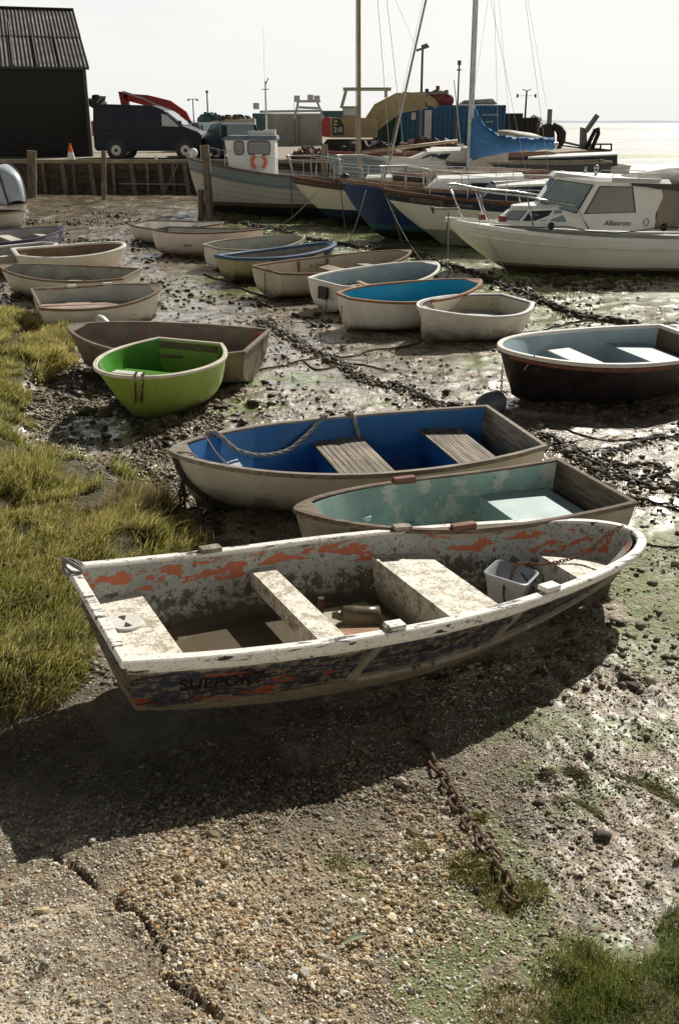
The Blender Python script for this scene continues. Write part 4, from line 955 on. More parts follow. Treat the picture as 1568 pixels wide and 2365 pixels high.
def rope_solo(pts, r, mat, label, name='mooring_rope', cat='rope', group=None, sag=0, n=14):
    pts = [Vector(p) for p in pts]
    if sag and len(pts) == 2:
        a, b_ = pts; pts = [a.lerp(b_, i/n) - Vector((0, 0, sag*4*(i/n)*(1-i/n))) for i in range(n+1)]
    return solo(MB().tube(pts, r, 6), name, mat, label, cat, group, smooth=True)
W_ = lambda p: W2(t, p)
m = MB().tube([V3(.88,.60,1.0), V3(1.3,.80,1.0), V3(1.9,.98,.98), V3(2.4,1.08,1.02), V3(2.85,1.14,.93), V3(3.4,1.18,.90), V3(3.9,1.2,.96), V3(4.3,1.21,1.04), V3(4.35,1.21,1.04), V3(4.9,1.2,1.0)], .012, 6); m.build('side_rope', ROPE_D, t, True)
m = MB().tube([V3(.62,.46,1.22), V3(.70,.50,.95), V3(1.0,.55,.5), V3(1.3,.75,.0)], .011, 6); m.build('hanging_line', ROPE, t, True)
for d_ in (2.1, 4.35): m = MB(); m.ball(V3(d_, 1.13 if d_ > 3 else 1.0, 1.02), (.07, .05, .08)); m.build('small_fender', BLACK, t, True)
rope_solo([W_(V3(.05,0,1.2)), W_(V3(.0,.1,.6)), W_(V3(-.1,.3,.0))], .012, ROPE_D, 'mooring line dropping from the bow of the white cabin cruiser', group=None)
# white sloop with navy band ------------------------------------------------
SL = banded('sloop_hull', [(.235, (.02, .028, .055), .2), (.05, (.13, .06, .035), 0)], [(.62, (.30, .30, .26)), (.22, (.03, .028, .022))], (.86, .83, .74), stain=.08)
t, h = bigboat('sloop', 'white sloop with navy band and small gold name, mast with furled blue sail', 'sailing yacht', 884, 437, 26.6, 178, 8.2, 2.7, 1.9, SL, MAHOG, DECKG, sink=.15, shb=.28, rake=1.35, n=2.1, m=.7, sm=.45, kb=.3, heel=0)
coach(h, .36, .72, .72, .55, t, paint('navy_cabin_side', (.03, .04, .08), .4, .3, 3, peels=[((.10, .07, .05), .55, .62, 3)]), DECKW, slope=.5, win=(DARKW, .35, .78, .05, .55, 3))
rails(h, t, .3, .86, 5, .55, STEEL); pulpit(h, t, STEEL, .86)
decal('ADVENTURE', .15, flat('gold_letters', (.30, .23, .12), .5), 'lettering', t, lambda x, y: (lambda p: p)(on_side(h, h.Ln - 1.2 - x if 0 else 0, 0, 1)(0, 0)) if 0 else on_side(h, h.Ln - .62 - x, .19, 1, .008)(0, y), 1.0)
sl_t, sl_h = t, h
mp = PY(1083, 384, 26.75); inv = lambda p: Matrix.LocRotScale(t.location, t.rotation_euler, None).inverted() @ Vector(p)
SAIL = paint('blue_sail_cover', (.035, .15, .34), .7, .25, 3, peels=[((.16, .30, .46), .58, .70, 5)], bmp=.5)
m = MB(); a = inv(mp); m.tube([a, a + Vector((.06, 0, 9.5))], [.075, .06], 10); m.build('mast', flat('pale_grey_mast', (.50, .54, .56), .4, .2), t, True)
bs, be = PY(1085, 338, 26.75), PY(1277, 333, 27.4)
m = MB(); rows = []
for i in range(25):
    q = i/24; c = bs.lerp(be, q); top = .98*math.exp(-q*6.5) + .17 + .012*math.sin(i*1.3); bot = .12 + .24*math.exp(-q*3) + .012*math.sin(i*1.1); wd = .11 + .05*math.exp(-q*6) + .012*math.sin(i*2.7)
    rows.append([c + Vector((0, wd*sx, zz)) for sx, zz in ((0, top), (.45, top*.6), (1, .05), (.9, -bot*.6), (0, -bot), (-.9, -bot*.6), (-1, .05), (-.45, top*.6))])
m.grid(rows, True); m.add(rows[0], [tuple(range(8))]); m.add(rows[-1], [tuple(range(8))]); m.build('sail_cover', SAIL, t, True, world=True)
m = MB().tube([bs - Vector((0,0,.05)), be + Vector((.12,0,0))], .05, 8); m.build('boom', ALU, t, True, world=True)
mtop = mp + Vector((-.06, 0, 9.4))
def shroud(a, b_, r=.0045): MB().cyl(a, b_, r, r, 5).build('stay', WIRE, t, world=True)
shroud(mtop, W2(t, (h.Ln + .05, 0, h.zr(1)))); shroud(mtop, W2(t, h.pt(.5, 0, 1))); shroud(mtop, W2(t, h.pt(.62, 0, -1))); shroud(mp + Vector((0,0,5.0)), W2(t, h.pt(.56, 0, 1)))
# navy hulled boat ------------------------------------------------
NV = banded('navy_yacht_hull', [(.06, (.28, .18, .12), .5)], [(.52, (.03, .10, .13)), (.36, (.012, .012, .015))], (.014, .035, .13), stain=.1, chips=(.35, .42, .5))
t, h = bigboat('yacht', 'navy blue hulled yacht with chipped bow beside the white sloop', 'sailing yacht', 786, 413, 28.6, 176, 7.0, 2.5, 1.9, NV, wood('tan_rail', (.38, .25, .15), (.18, .11, .06)), DECKW, sink=.1, shb=.25, rake=.95, n=2.2, m=.75, sm=.45, kb=.2)
coach(h, .30, .68, .65, .42, t, Wc, DECKW, slope=.4, win=(DARKW, .3, .7, .1, .6, 2)); pulpit(h, t, STEEL, .84, .6); rails(h, t, .35, .84, 3, .5, STEEL)
m = MB(); m.ball(Vector((h.Ln-.12, 0, h.zr(1)+.05)), (.14, .1, .10)); m.build('bow_cover', BLACK, t, True)
# cream sloop with brown band ------------------------------------------------
CS = banded('cream_sloop_hull', [(.19, (.09, .05, .03), .35)], [(.60, (.018, .035, .07)), (.35, (.02, .018, .015))], (.80, .75, .60), stain=.1)
t, h = bigboat('sloop', 'cream sloop with brown band round its top and a tall brown wooden mast', 'sailing yacht', 672, 407, 32.8, 174, 7.2, 2.5, 1.8, CS, MAHOG, DECKW, sink=.1, shb=.28, rake=1.1, n=2.2, m=.7, sm=.45, kb=.3)
coach(h, .30, .72, .65, .38, t, Wc, paint('cream_roof', (.7, .68, .6), .5), slope=.4, win=(DARKW, .3, .7, .1, .6, 3)); pulpit(h, t, STEEL, .80, .6); rails(h, t, .3, .80, 4, .5, STEEL)
mp = PY(829, 388, 33.0); m = MB(); m.tube([mp, mp + Vector((-.10, 0, 11.0))], [.07, .055], 10); m.build('mast', SPAR, t, True, world=True)
mt_ = mp + Vector((-.1, 0, 10.8)); shroud(mt_, W2(t, h.pt(.55, 0, 1)), .008); shroud(mt_, W2(t, h.pt(.5, 0, -1)), .008); shroud(mp + Vector((-.14,.1,9)), mp + Vector((-.10, .1, .3)), .012)
cs_t, cs_h = t, h
# grey fishing boat ------------------------------------------------
GF = banded('clinker_hull', [(.42, (.22, .27, .29), .3), (.05, (.16, .12, .09), 0)], [(.62, (.10, .07, .05)), (.50, (.012, .012, .012))], (.50, .49, .43), planks=.19, stain=.35)
t, h = bigboat('fishing_boat', 'grey clinker fishing boat with small white wheelhouse and orange lifebuoys', 'fishing boat', 432, 362, 35.5, 176, 8.5, 2.8, 2.2, GF, wood('grey_brown_rail', (.22, .19, .16), (.10, .08, .07)), DECKG, sink=.1, shb=.62, shs=.1, rake=.55, n=2.2, m=.62, sm=.5, kb=.1, deckz=.35)
wh = Vector(PY(579, 400, 35.5)); A0, A1 = PY(533, 400, 34.9), PY(637, 400, 34.9); za = 1.1; zr_ = PY(580, 322, 34.9).z
bot = [Vector((A0.x + .02, 34.8, za)), Vector((A1.x, 34.8, za)), Vector((A1.x, 36.3, za)), Vector((A0.x + .02, 36.3, za))]
top = [Vector((A0.x - .16, 34.85, zr_)), Vector((A1.x, 34.85, zr_)), Vector((A1.x, 36.25, zr_)), Vector((A0.x - .16, 36.25, zr_))]
whm = MB().prism(bot, top).build('wheelhouse', Wc, t, bevel=.03, world=True)
m = MB(); m.prism([Vector((p.x + (-.12 if i in (0, 3) else .07), p.y + (-.1 if i < 2 else .1), p.z - .02)) for i, p in enumerate(top)], [Vector((p.x + (.12 if i in (0, 3) else .05), p.y + (.0 if i < 2 else 0), p.z + .12)) for i, p in enumerate(top)]); m.build('wheelhouse_roof', paint('blue_grey_roof', (.20, .25, .30), .6), t, bevel=.02, world=True)
def rrect(cx, cy, w_, h_, r_, Y, n=5):
    o = []
    for sx, sy, a0 in ((1,1,0),(-1,1,90),(-1,-1,180),(1,-1,270)):
        for k in range(n+1):
            a = R(a0 + 90*k/n); o.append(Vector((cx + sx*(w_/2-r_) + r_*math.cos(a), Y, cy + sy*(h_/2-r_) + r_*math.sin(a))))
    return o
for (px_, py_, w_, h_) in ((552, 342, .30, .42), (598, 342, .72, .42)):
    c = PY(px_, py_, 34.8); m = MB().poly_ext(rrect(c.x, c.z, w_, h_, .09, 34.82), (0, .05, 0)); fr = m.build('window', DARKW, t, world=True)
    MB().tube(rrect(c.x, c.z, w_, h_, .09, 34.81), .015, 5, True).build('window_frame', BLACK, fr if 0 else t, True, world=True)
for dy in (.35, .95):
    c = Vector((A0.x - .09, 34.8 + dy, 2.35)); m = MB(); m.poly_ext([c + Vector((.02,-.18,-.2)), c + Vector((.02,.18,-.2)), c + Vector((-.045,.18,.2)), c + Vector((-.045,-.18,.2))], (.02, 0, 0)); m.build('window', DARKW, t, world=True)
rails(h, t, .42, .93, 5, .5, STEEL, (1,), mid=False)
for px_ in (577, 606):
    pass
c = PY(598, 374, 34.72); rr_ = .30; ring = MB(); oring = Vector(c)
def lifebuoy(c, r, lab, yaw=0, nm='lifebuoy'):
    n = 32; m = MB(); rows = []
    for i in range(n):
        a = 2*math.pi*i/n; d = Vector((math.cos(a), 0, math.sin(a))); rows.append([c + d*(r + .055*math.cos(b_)) + Vector((0, .055*math.sin(b_), 0)) for b_ in [k*math.pi/4 for k in range(8)]])
    rows.append(rows[0]); m.grid(rows, True)
    OR = _MC.get('lifebuoy_orange')
    if not OR:
        OR, nt, b = newmat('lifebuoy_orange'); _MC['lifebuoy_orange'] = OR; s_ = sep(nt, coords(nt)); an = N(nt, 'ShaderNodeMath'); an.operation = 'ARCTAN2'; L(nt, s_[2], an.inputs[0]); L(nt, s_[0], an.inputs[1])
        f_ = mathn(nt, 'ABSOLUTE', mathn(nt, 'SINE', an.outputs[0])); L(nt, mix(nt, ramp(nt, f_, .86, .88), (.75, .13, .06), (.75, .73, .68)), b.inputs['Base Color']); b.inputs['Roughness'].default_value = .5
    o = m.build(nm, OR, None, True); o.data.transform(Matrix.Translation(-c)); o.location = c; tag(o, lab, 'lifebuoy'); return o
lifebuoy(c, .22, 'orange and white lifebuoy hanging on the wheelhouse of the grey fishing boat')
m = MB(); mm = PY(616, 318, 35.8); m.cyl(mm, mm + Vector((0,0,1.75)), .035, .025, 8); m.cyl(mm + Vector((-.12,0,1.5)), mm + Vector((.12,0,1.5)), .015, .015, 6); m.cyl(mm + Vector((0,0,1.6)), mm + Vector((.1,0,1.85)), .02, .02, 6); m.cyl(mm + Vector((-.02,0,1.6)), mm + Vector((-.02,0,3.3)), .006, .004, 5); m.build('radio_mast', ALU, t, world=True)
m = MB(); m.box(mm + Vector((-.35, -.1, .1)), (.5, .4, .22)); m.box(mm + Vector((.1, 0, .12)), (.42, .4, .26)); m.build('roof_box', paint('white_fish_box', (.7, .68, .62), .6), t, bevel=.02, world=True)
m = MB(); bl = PY(447, 353, 35.0); m.ball(bl, (.15, .15, .15)); m.build('bow_lamp', DECKW, t, True, world=True)
# ---------------------------------------------------------------- quay and yard
YZ = 1.5; QY = 42.0
def dirt(nm, c1, c2, rough=.9):
    m, nt, b = newmat(nm); v = coords(nt); n1 = noise(nt, v, .5, 5, .6); n2 = noise(nt, v, 6, 5, .7)
    L(nt, mix(nt, ramp(nt, n2, .45, .7, 0, .5), mix(nt, n1, c1, c2), (.12, .10, .07)), b.inputs['Base Color']); b.inputs['Roughness'].default_value = rough; bump(nt, b, n2, .4, .03); return m
m = MB(); m.prism([(-60, QY+.25, -.5), (3.2, QY+.25, -.5), (14.5, 62, -.5), (15, 170, -.5), (-60, 170, -.5)], [(-60, QY+.25, YZ), (3.2, QY+.25, YZ), (14.5, 62, YZ), (15, 170, YZ), (-60, 170, YZ)])
tag(m.build('yard_ground', dirt('yard_gravel', (.42, .36, .28), (.30, .26, .19))), 'pale gravel hardstanding of the boatyard behind the timber quay', None, kind='structure')
OLDW = wood('old_quay_timber', (.13, .10, .07), (.04, .03, .022), .9, 0, 1.6, 1.); OLDV = wood('old_quay_post', (.30, .25, .18), (.09, .07, .05), .9, 2, 1.8, 1.)
QB = thing('quay_wall', 'old horizontal plank quay wall with props and a pipe rail', 'quay wall', (-10, QY, 0))
def inb(m, nm, mat, par, **k): return m.build(nm, mat, par, world=True, **k)
m = MB(); rj = random.Random(3)
for k in range(7):
    z = .12 + k*.215; x = -24.
    while x < 3.2:
        ln = 2.2 + rj.random()*1.6; 
        if not (k == 5 and -8 < x < -4.5 and rj.random() < .6): m.box((x+ln/2, QY + rj.uniform(-.03, .03), z), (ln-.03, .08, .205), 0, rj.uniform(-.004, .004))
        x += ln
inb(m, 'planking', OLDW, QB)
m = MB(); m.box((-11, QY - .02, 1.56), (26, .16, .14)); inb(m, 'cap_beam', wood('sunlit_cap', (.42, .37, .26), (.2,.17,.11)), QB)  # cap toned as sunlit, planks darkened for shade, in the wood colours
m = MB()
for x0, x1 in ((-11.3, -6.9),): m.cyl(PY(275, 424, QY-.8), PY(435, 426, QY-.8), .035, .035, 6)
inb(m, 'pipe_rail', STEEL, QB)
for px_ in (143, 208, 302, 368, 425):
    a = PY(px_, 378, QY - .12); b_ = PY(px_ + 14, 468, QY - .9); m = MB().beam(a, b_, .16, .13); inb(m, 'raking_prop', OLDV, QB)
m = MB().beam(PY(415, 372, QY-.15), PY(372, 460, QY-.9), .06, .06); inb(m, 'diagonal_brace', OLDV, QB)
for px_ in (30, 100, 170, 262, 340, 400):
    a = PY(px_, 376, QY - .1); m = MB().beam((a.x, a.y, -.1), (a.x, a.y, 1.5), .2, .12); inb(m, 'wall_post', OLDV, QB)
PG = 'timber mooring posts standing by the quay'
def post(px0, pyt, pyb, Y, r, lab, lean=0):
    a = PY(px0, pyb, Y); b_ = PY(px0 - lean, pyt, Y); z0 = a.z; a.z = -.1
    m = MB(); n = 7; m.tube([a.lerp(b_, i/n) for i in range(n+1)], [r*(1 + .07*math.sin(i*2.3 + px0)) for i in range(n+1)], 9); solo(m, 'mooring_post', OLDV, lab, 'post', PG, smooth=True, sharp=50)
post(74, 348, 468, 39.5, .17, 'thickest square topped post at the left end of the quay wall')
post(240, 348, 478, 38.6, .09, 'thin dark post in front of the quay below the van')
post(486, 335, 508, 33.6, .13, 'tall leaning post in front of the grey fishing boat bow', 12)
post(464, 438, 505, 34.2, .10, 'short stub post beside the tall leaning post')
post(749, 333, 400, 36.5, .12, 'dark post standing behind the cream sloop bow')
post(888, 343, 372, 38.5, .13, 'stubby post just behind the white speedboat')
# shed
c0 = Vector((-11.75, 50, 0)); du = Vector((-math.cos(R(17)), -math.sin(R(17)), 0)); dv = Vector((-math.sin(R(17)), math.cos(R(17)), 0))
SH = thing('shed', 'tall black boarded shed with corrugated roof at the left edge', 'shed', (c0.x, c0.y, YZ))
Ls, Ws, ze, zr = 16., 15., 5.42, 8.35
def S(u, v, z): return c0 + du*u + dv*v + Vector((0, 0, z))
m = MB(); 
for i in range(int(Ls/.22)): u = i*.22; m.poly_ext([S(u, (.004 if i % 2 else 0), YZ + .9), S(u+.215, (.004 if i % 2 else 0), YZ + .9), S(u+.215, (.004 if i % 2 else 0), ze), S(u, (.004 if i % 2 else 0), ze)], dv*.04)
m.poly_ext([S(0, .07, YZ-.1), S(Ls, .07, YZ-.1), S(Ls, .07, ze), S(0, .07, ze)], dv*.06); inb(m, 'wall', paint('black_green_boards', (.014, .02, .016), .9, .35, 1.4, bmp=.4), SH)
m = MB(); m.poly_ext([S(-.02, -.05, YZ-.2), S(Ls, -.05, YZ-.2), S(Ls, -.05, YZ+.95), S(-.02, -.05, YZ+.95)], dv*.08); inb(m, 'plinth', paint('tarred_plinth', (.012, .011, .011), .8), SH)
m = MB(); m.poly_ext([S(0, .05, YZ-.2), S(0, Ws, YZ-.2), S(0, Ws, ze), S(0, Ws/2, zr-.05), S(0, .05, ze)], du*.08); inb(m, 'gable_wall', _MC['black_green_boards'], SH)
m = MB().beam(S(-.03, -.03, YZ-.1), S(-.03, -.03, ze), .14, .14); inb(m, 'corner_board', flat('dark_corner_board', (.05, .05, .04), .7), SH)
ROOF = paint('dark_fibre_roof', (.06, .053, .044), .8, .3, 1.2, peels=[((.16, .14, .11), .60, .72, 2.4)]); m = MB(); rows = []
for j, (v_, z_) in enumerate(((-.25, ze - .08), (3.6, ze - .08 + (zr-ze+.16)*3.6/7.5 + .0), (3.6, ze - .03 + (zr-ze+.16)*3.6/7.5), (7.5, zr + .08))):
    rows.append([S(-.25 + i*.036, v_, z_ + .028*math.cos(i*2*math.pi/5)) for i in range(int((Ls+.3)/.036))])
m.grid(rows); inb(m, 'roof', ROOF, SH)
m = MB(); rows = [[S(-.25, 7.5, zr+.08), S(Ls, 7.5, zr+.08)], [S(-.25, Ws+.25, ze-.08), S(Ls, Ws+.25, ze-.08)]]; m.grid(rows); inb(m, 'rear_roof', ROOF, SH)
m = MB()
for i in range(9): u = 1.0 + i*1.02; m.beam(S(u, -.2, ze + .0), S(u, 5.6, ze + .06 + (zr-ze)*5.6/7.5), .045, .06)
inb(m, 'roof_batten', flat('pale_batten', (.22, .19, .13), .8), SH)
m = MB().beam(S(-.25, 7.5, zr+.1), S(Ls, 7.5, zr+.1), .4, .05); inb(m, 'ridge_cap', ROOF, SH)
m = MB().beam(S(-.24, -.3, ze - .12), S(Ls, -.3, ze - .12), .12, .10); inb(m, 'gutter', BLACK, SH)
# vehicles
def wheel(par, c, r, w_, ax=Vector((0,1,0))):
    m = MB().cyl(c - ax*w_/2, c + ax*w_/2, r, r, 24); ty = m.build('wheel', BLACK, par, True, sharp=40, bevel=.02)
    MB().cyl(c - ax*(w_/2+.012), c + ax*(w_/2+.012), r*.62, r*.62, 20).build('rim', flat('steel_rim', (.50, .50, .48), .4, .4), ty, True, sharp=40)
    MB().cyl(c - ax*(w_/2+.03), c + ax*(w_/2+.03), r*.22, r*.22, 12).build('hub', BLACK, ty, True, sharp=40)
def vehicle(name, label, cat, loc, rz, prof, wid, mat, wheels, r, tumble=.12, zsill=.9):
    t = thing(name, label, cat, loc, rz); m = MB(); rows = []
    for y, k in ((-wid/2+.04, 0), (-wid/2, .35), (-wid/2, 1)): pass
    def sec(y, zk): return [Vector((x, y*(1 - tumble*max(0, (z - zsill))/1.4), z)) for x, z in prof]
    a = sec(-wid/2, 0); b_ = sec(wid/2, 0); m.prism(a, b_); o = m.build('body', mat, t, bevel=.06); o.modifiers['bevel'].segments = 3; o.modifiers['bevel'].angle_limit = R(20)
    for x in wheels:
        for s_ in (-1, 1): wheel(t, Vector((x, s_*(wid/2 - .09), r)), r, .24)
    return t
vl = PY(222, 364, 47.2); t = vehicle('van', 'dark blue grey high roof panel van parked beside the black shed', 'van', (vl.x + .02, 48.2, YZ), R(-4), [(.0, .45), (.0, 1.2), (.06, 2.18), (.5, 2.26), (2.7, 2.20), (3.2, 2.02), (4.05, 1.36), (4.75, 1.10), (4.88, .85), (4.88, .32), (.1, .32)], 1.95, paint('dark_blue_van_paint', (.018, .026, .04), .6, .1, 2, bmp=0., spec=.25), (1.0, 4.12), .35)
for sgn in (-1, 1):
    yy = lambda z: sgn*(.975*(1 - .12*max(0, z-.9)/1.4) + .006)
    for q in ([(3.12, 1.36), (3.92, 1.32), (3.36, 1.80), (3.12, 1.86)],): MB().poly_ext([(x, yy(z), z) for x, z in q], (0, sgn*.012, 0)).build('side_window', GLAZ, t)
    MB().poly_ext([(x, yy(z), z) for x, z in [(3.05, 1.42), (3.0, .5), (3.02, .5), (3.07, 1.42)]], (0, sgn*.01, 0)).build('door_seam', BLACK, t)
    m = MB(); 
    for z in (1.02, 1.28): m.add([(.15, yy(z), z), (3.15, yy(z), z), (3.15, yy(z+.03), z+.03), (.15, yy(z+.03), z+.03)], [(0,1,2,3)])
    m.build('side_crease', BLACK, t)
    for x in (1.0, 4.12): MB().cyl((x, sgn*.90, .36), (x, sgn*.983, .36), .44, .44, 24).build('wheel_arch', BLACK, t)
    MB().box((-.01, sgn*.9, 1.25), (.08, .15, .62)).build('tail_light', flat('red_lens', (.55, .03, .02), .3), t, bevel=.02)
    MB().box((4.75, sgn*.80, .98), (.22, .25, .22), 0, .5).build('headlight', flat('clear_lens', (.7, .7, .68), .15), t, bevel=.03)
    MB().box((3.95, sgn*1.08, 1.45), (.14, .16, .26)).build('mirror', BLACK, t, bevel=.03)
MB().add([(3.28, -.78, 1.95), (3.28, .78, 1.95), (4.02, .85, 1.38), (4.02, -.85, 1.38)], [(0,1,2,3)]).xf(Matrix.Translation((.03, 0, .03))).build('windscreen', GLAZ, t)
cl_ = PY(455, 374, 46.0)
t = vehicle('parked_car', 'dark hatchback with red tail lights and yellow plate between van and fishing boat', 'car', (cl_.x + 1.45, 46.4, YZ), R(112), [(-2.0, .35), (-2.02, .8), (-1.75, .95), (-1.45, 1.42), (-.9, 1.5), (.3, 1.46), (1.05, .98), (1.85, .85), (1.98, .6), (1.98, .3), (-1.9, .3)], 1.72, paint('dark_green_blue_car', (.03, .045, .06), .3, .1, 2, bmp=0), (-1.25, 1.25), .31, tumble=.28)
MB().poly_ext([(-1.80, -.66, .98), (-1.80, .66, .98), (-1.50, .56, 1.40), (-1.50, -.56, 1.40)], (-.03, 0, .01)).build('rear_window', GLAZ, t)
for sgn in (-1, 1):
    MB().poly_ext([(-1.35, sgn*.78, 1.0), (.85, sgn*.78, 1.0), (.25, sgn*.70, 1.38), (-1.05, sgn*.70, 1.40)], (0, sgn*.03, 0)).build('side_window', GLAZ, t)
    MB().box((-1.93, sgn*.68, .86), (.2, .28, .16)).build('tail_light', flat('red_lens', (.55, .03, .02)), t, bevel=.02)
MB().box((-2.03, 0, .55), (.02, .5, .12)).build('number_plate', flat('yellow_plate', (.65, .5, .06), .5), t)
cl_ = PY(500, 338, 49.5)
t = vehicle('parked_car', 'pale blue saloon windscreen showing between the van and the hatchback', 'car', (cl_.x - .45, 50.5, YZ), R(-60), [(-2.0, .35), (-2.02, .85), (-1.2, 1.0), (-.7, 1.5), (.5, 1.5), (1.2, 1.0), (2.0, .85), (2.0, .3), (-1.9, .3)], 1.75, paint('pale_blue_car', (.25, .32, .38), .3, .1, 2, bmp=0), (-1.25, 1.25), .31, tumble=.28)
MB().poly_ext([(.62, -.6, 1.42), (.62, .6, 1.42), (1.14, .72, 1.05), (1.14, -.72, 1.05)], (.03, 0, .03)).build('windscreen', GLAZ, t)
# traffic cones
def cone(px_, py_, Y, hgt, lab):
    b0 = PY(px_, py_, Y); b0.z = YZ; t = thing('traffic_cone', lab, 'traffic cone', b0)
    m, nt, bs_ = (None, None, None)
    CM = _MC.get('cone_plastic')
    if not CM:
        CM, nt, bs_ = newmat('cone_plastic'); _MC['cone_plastic'] = CM; z = sep(nt, coords(nt))[2]
        L(nt, mix(nt, ramp(nt, z, .38, .40), (.72, .70, .64), (.80, .14, .03)), bs_.inputs['Base Color']); bs_.inputs['Roughness'].default_value = .6
    MB().cyl((0,0,.02), (0,0,hgt), hgt*.26, .03, 16).build('cone_body', CM, t, True, sharp=40); MB().box((0,0,.02), (hgt*.62, hgt*.62, .04)).build('base', BLACK, t)
cone(165, 362, 43.0, .72, 'orange and white traffic cone in front of the shed'); cone(361, 364, 43.0, .26, 'small orange cone under the van')
# containers
def container(px0, px1, pyt, Y, dep, mat, lab, hgt=None, rz=0., group='shipping containers stacked about the yard', rust=None, nm='shipping_container', ribs=True):
    a, b_ = PY(px0, pyt, Y), PY(px1, pyt, Y); w_ = b_.x - a.x; zt = a.z; hh = zt - YZ if hgt is None else hgt; z0 = zt - hh
    t = thing(nm, lab, 'container', (a.x, Y, z0), rz, group); m = MB(); pit = .28; n = max(3, int(w_/pit)); row = []
    if ribs:
        for i in range(n):
            x = w_*i/n; p = w_/n; row += [(x, 0), (x + p*.3, 0), (x + p*.5, .045), (x + p*.8, .045)]
        row.append((w_, 0))
    else: row = [(0, 0), (w_, 0)]
    m.grid([[Vector((x, y, .12)) for x, y in row], [Vector((x, y, hh-.1)) for x, y in row]]); m.build('side_wall', mat, t)
    m = MB(); m.box((w_/2, dep/2 + .05, hh/2), (w_ - .02, dep - .05, hh - .02)); m.build('body', mat, t)
    m = MB()
    for z in (.06, hh-.05): m.box((w_/2, -.02, z), (w_+.06, .1, .12))
    for x in (0, w_): m.box((x, -.02, hh/2), (.12, .1, hh - .02))
    m.build('frame', mat, t); return t, w_, hh
CBL = paint('container_blue', (.02, .10, .21), .6, .3, 1.2, peels=[((.16, .07, .035), .62, .66, 2.5)]); CGR = paint('container_green', (.025, .075, .06), .6, .3, 1.2); CGY = paint('galvanised_sheet', (.42, .43, .38), .6, .2, 1.2); CWH = paint('container_white', (.55, .54, .48), .6, .12, 1); CDK = paint('container_dark', (.035, .035, .033), .7, .3, 1.2); CTL = paint('container_teal', (.05, .13, .14), .6, .3, 1.2)
t, w_, hh = container(928, 1166, 243, 66, 2.5, CBL, 'long blue shipping container with white door panel, under the red buoys')
MB().box((1.62, -.03, hh*.5), (.42, .05, hh*.78)).build('white_panel', flat('white_panel', (.6,.62,.6), .5), t)
MB().box((.72, -.03, hh*.75), (.26, .05, .42)).build('white_panel', flat('white_panel', (.6,.62,.6)), t)
m = MB()
for k in range(6): m.box((5.0 + k*.17, .0, hh*.78), (.11, .03, .09))
for k in range(3): m.box((5.25 + k*.15, .0, hh*.62), (.1, .03, .09))
m.build('marking', flat('pale_marking', (.4, .45, .48), .6), t)
container(868, 930, 243, 67, 6, CGR, 'dark green container end between excavator and the long blue container'); container(1167, 1205, 262, 68, 2.5, CDK, 'near black container stepped down right of the blue one')
container(1190, 1238, 272, 70, 2.5, CDK, 'lowest near black container at the right end of the yard'); container(620, 742, 262, 74, 2.5, CGY, 'silvery corrugated container behind the fishing boat mast')
container(585, 622, 262, 78, 5, CTL, 'blue container end with rust left of the silvery one'); container(482, 585, 274, 72, 2.5, CWH, 'plain off white container behind the parked cars', ribs=False)
container(458, 483, 272, 76, 5, CTL, 'narrow teal container end beside the red excavator'); container(745, 800, 256, 80, 2.5, CTL, 'teal container with pipes on top behind the yellow excavator', hgt=1.8)
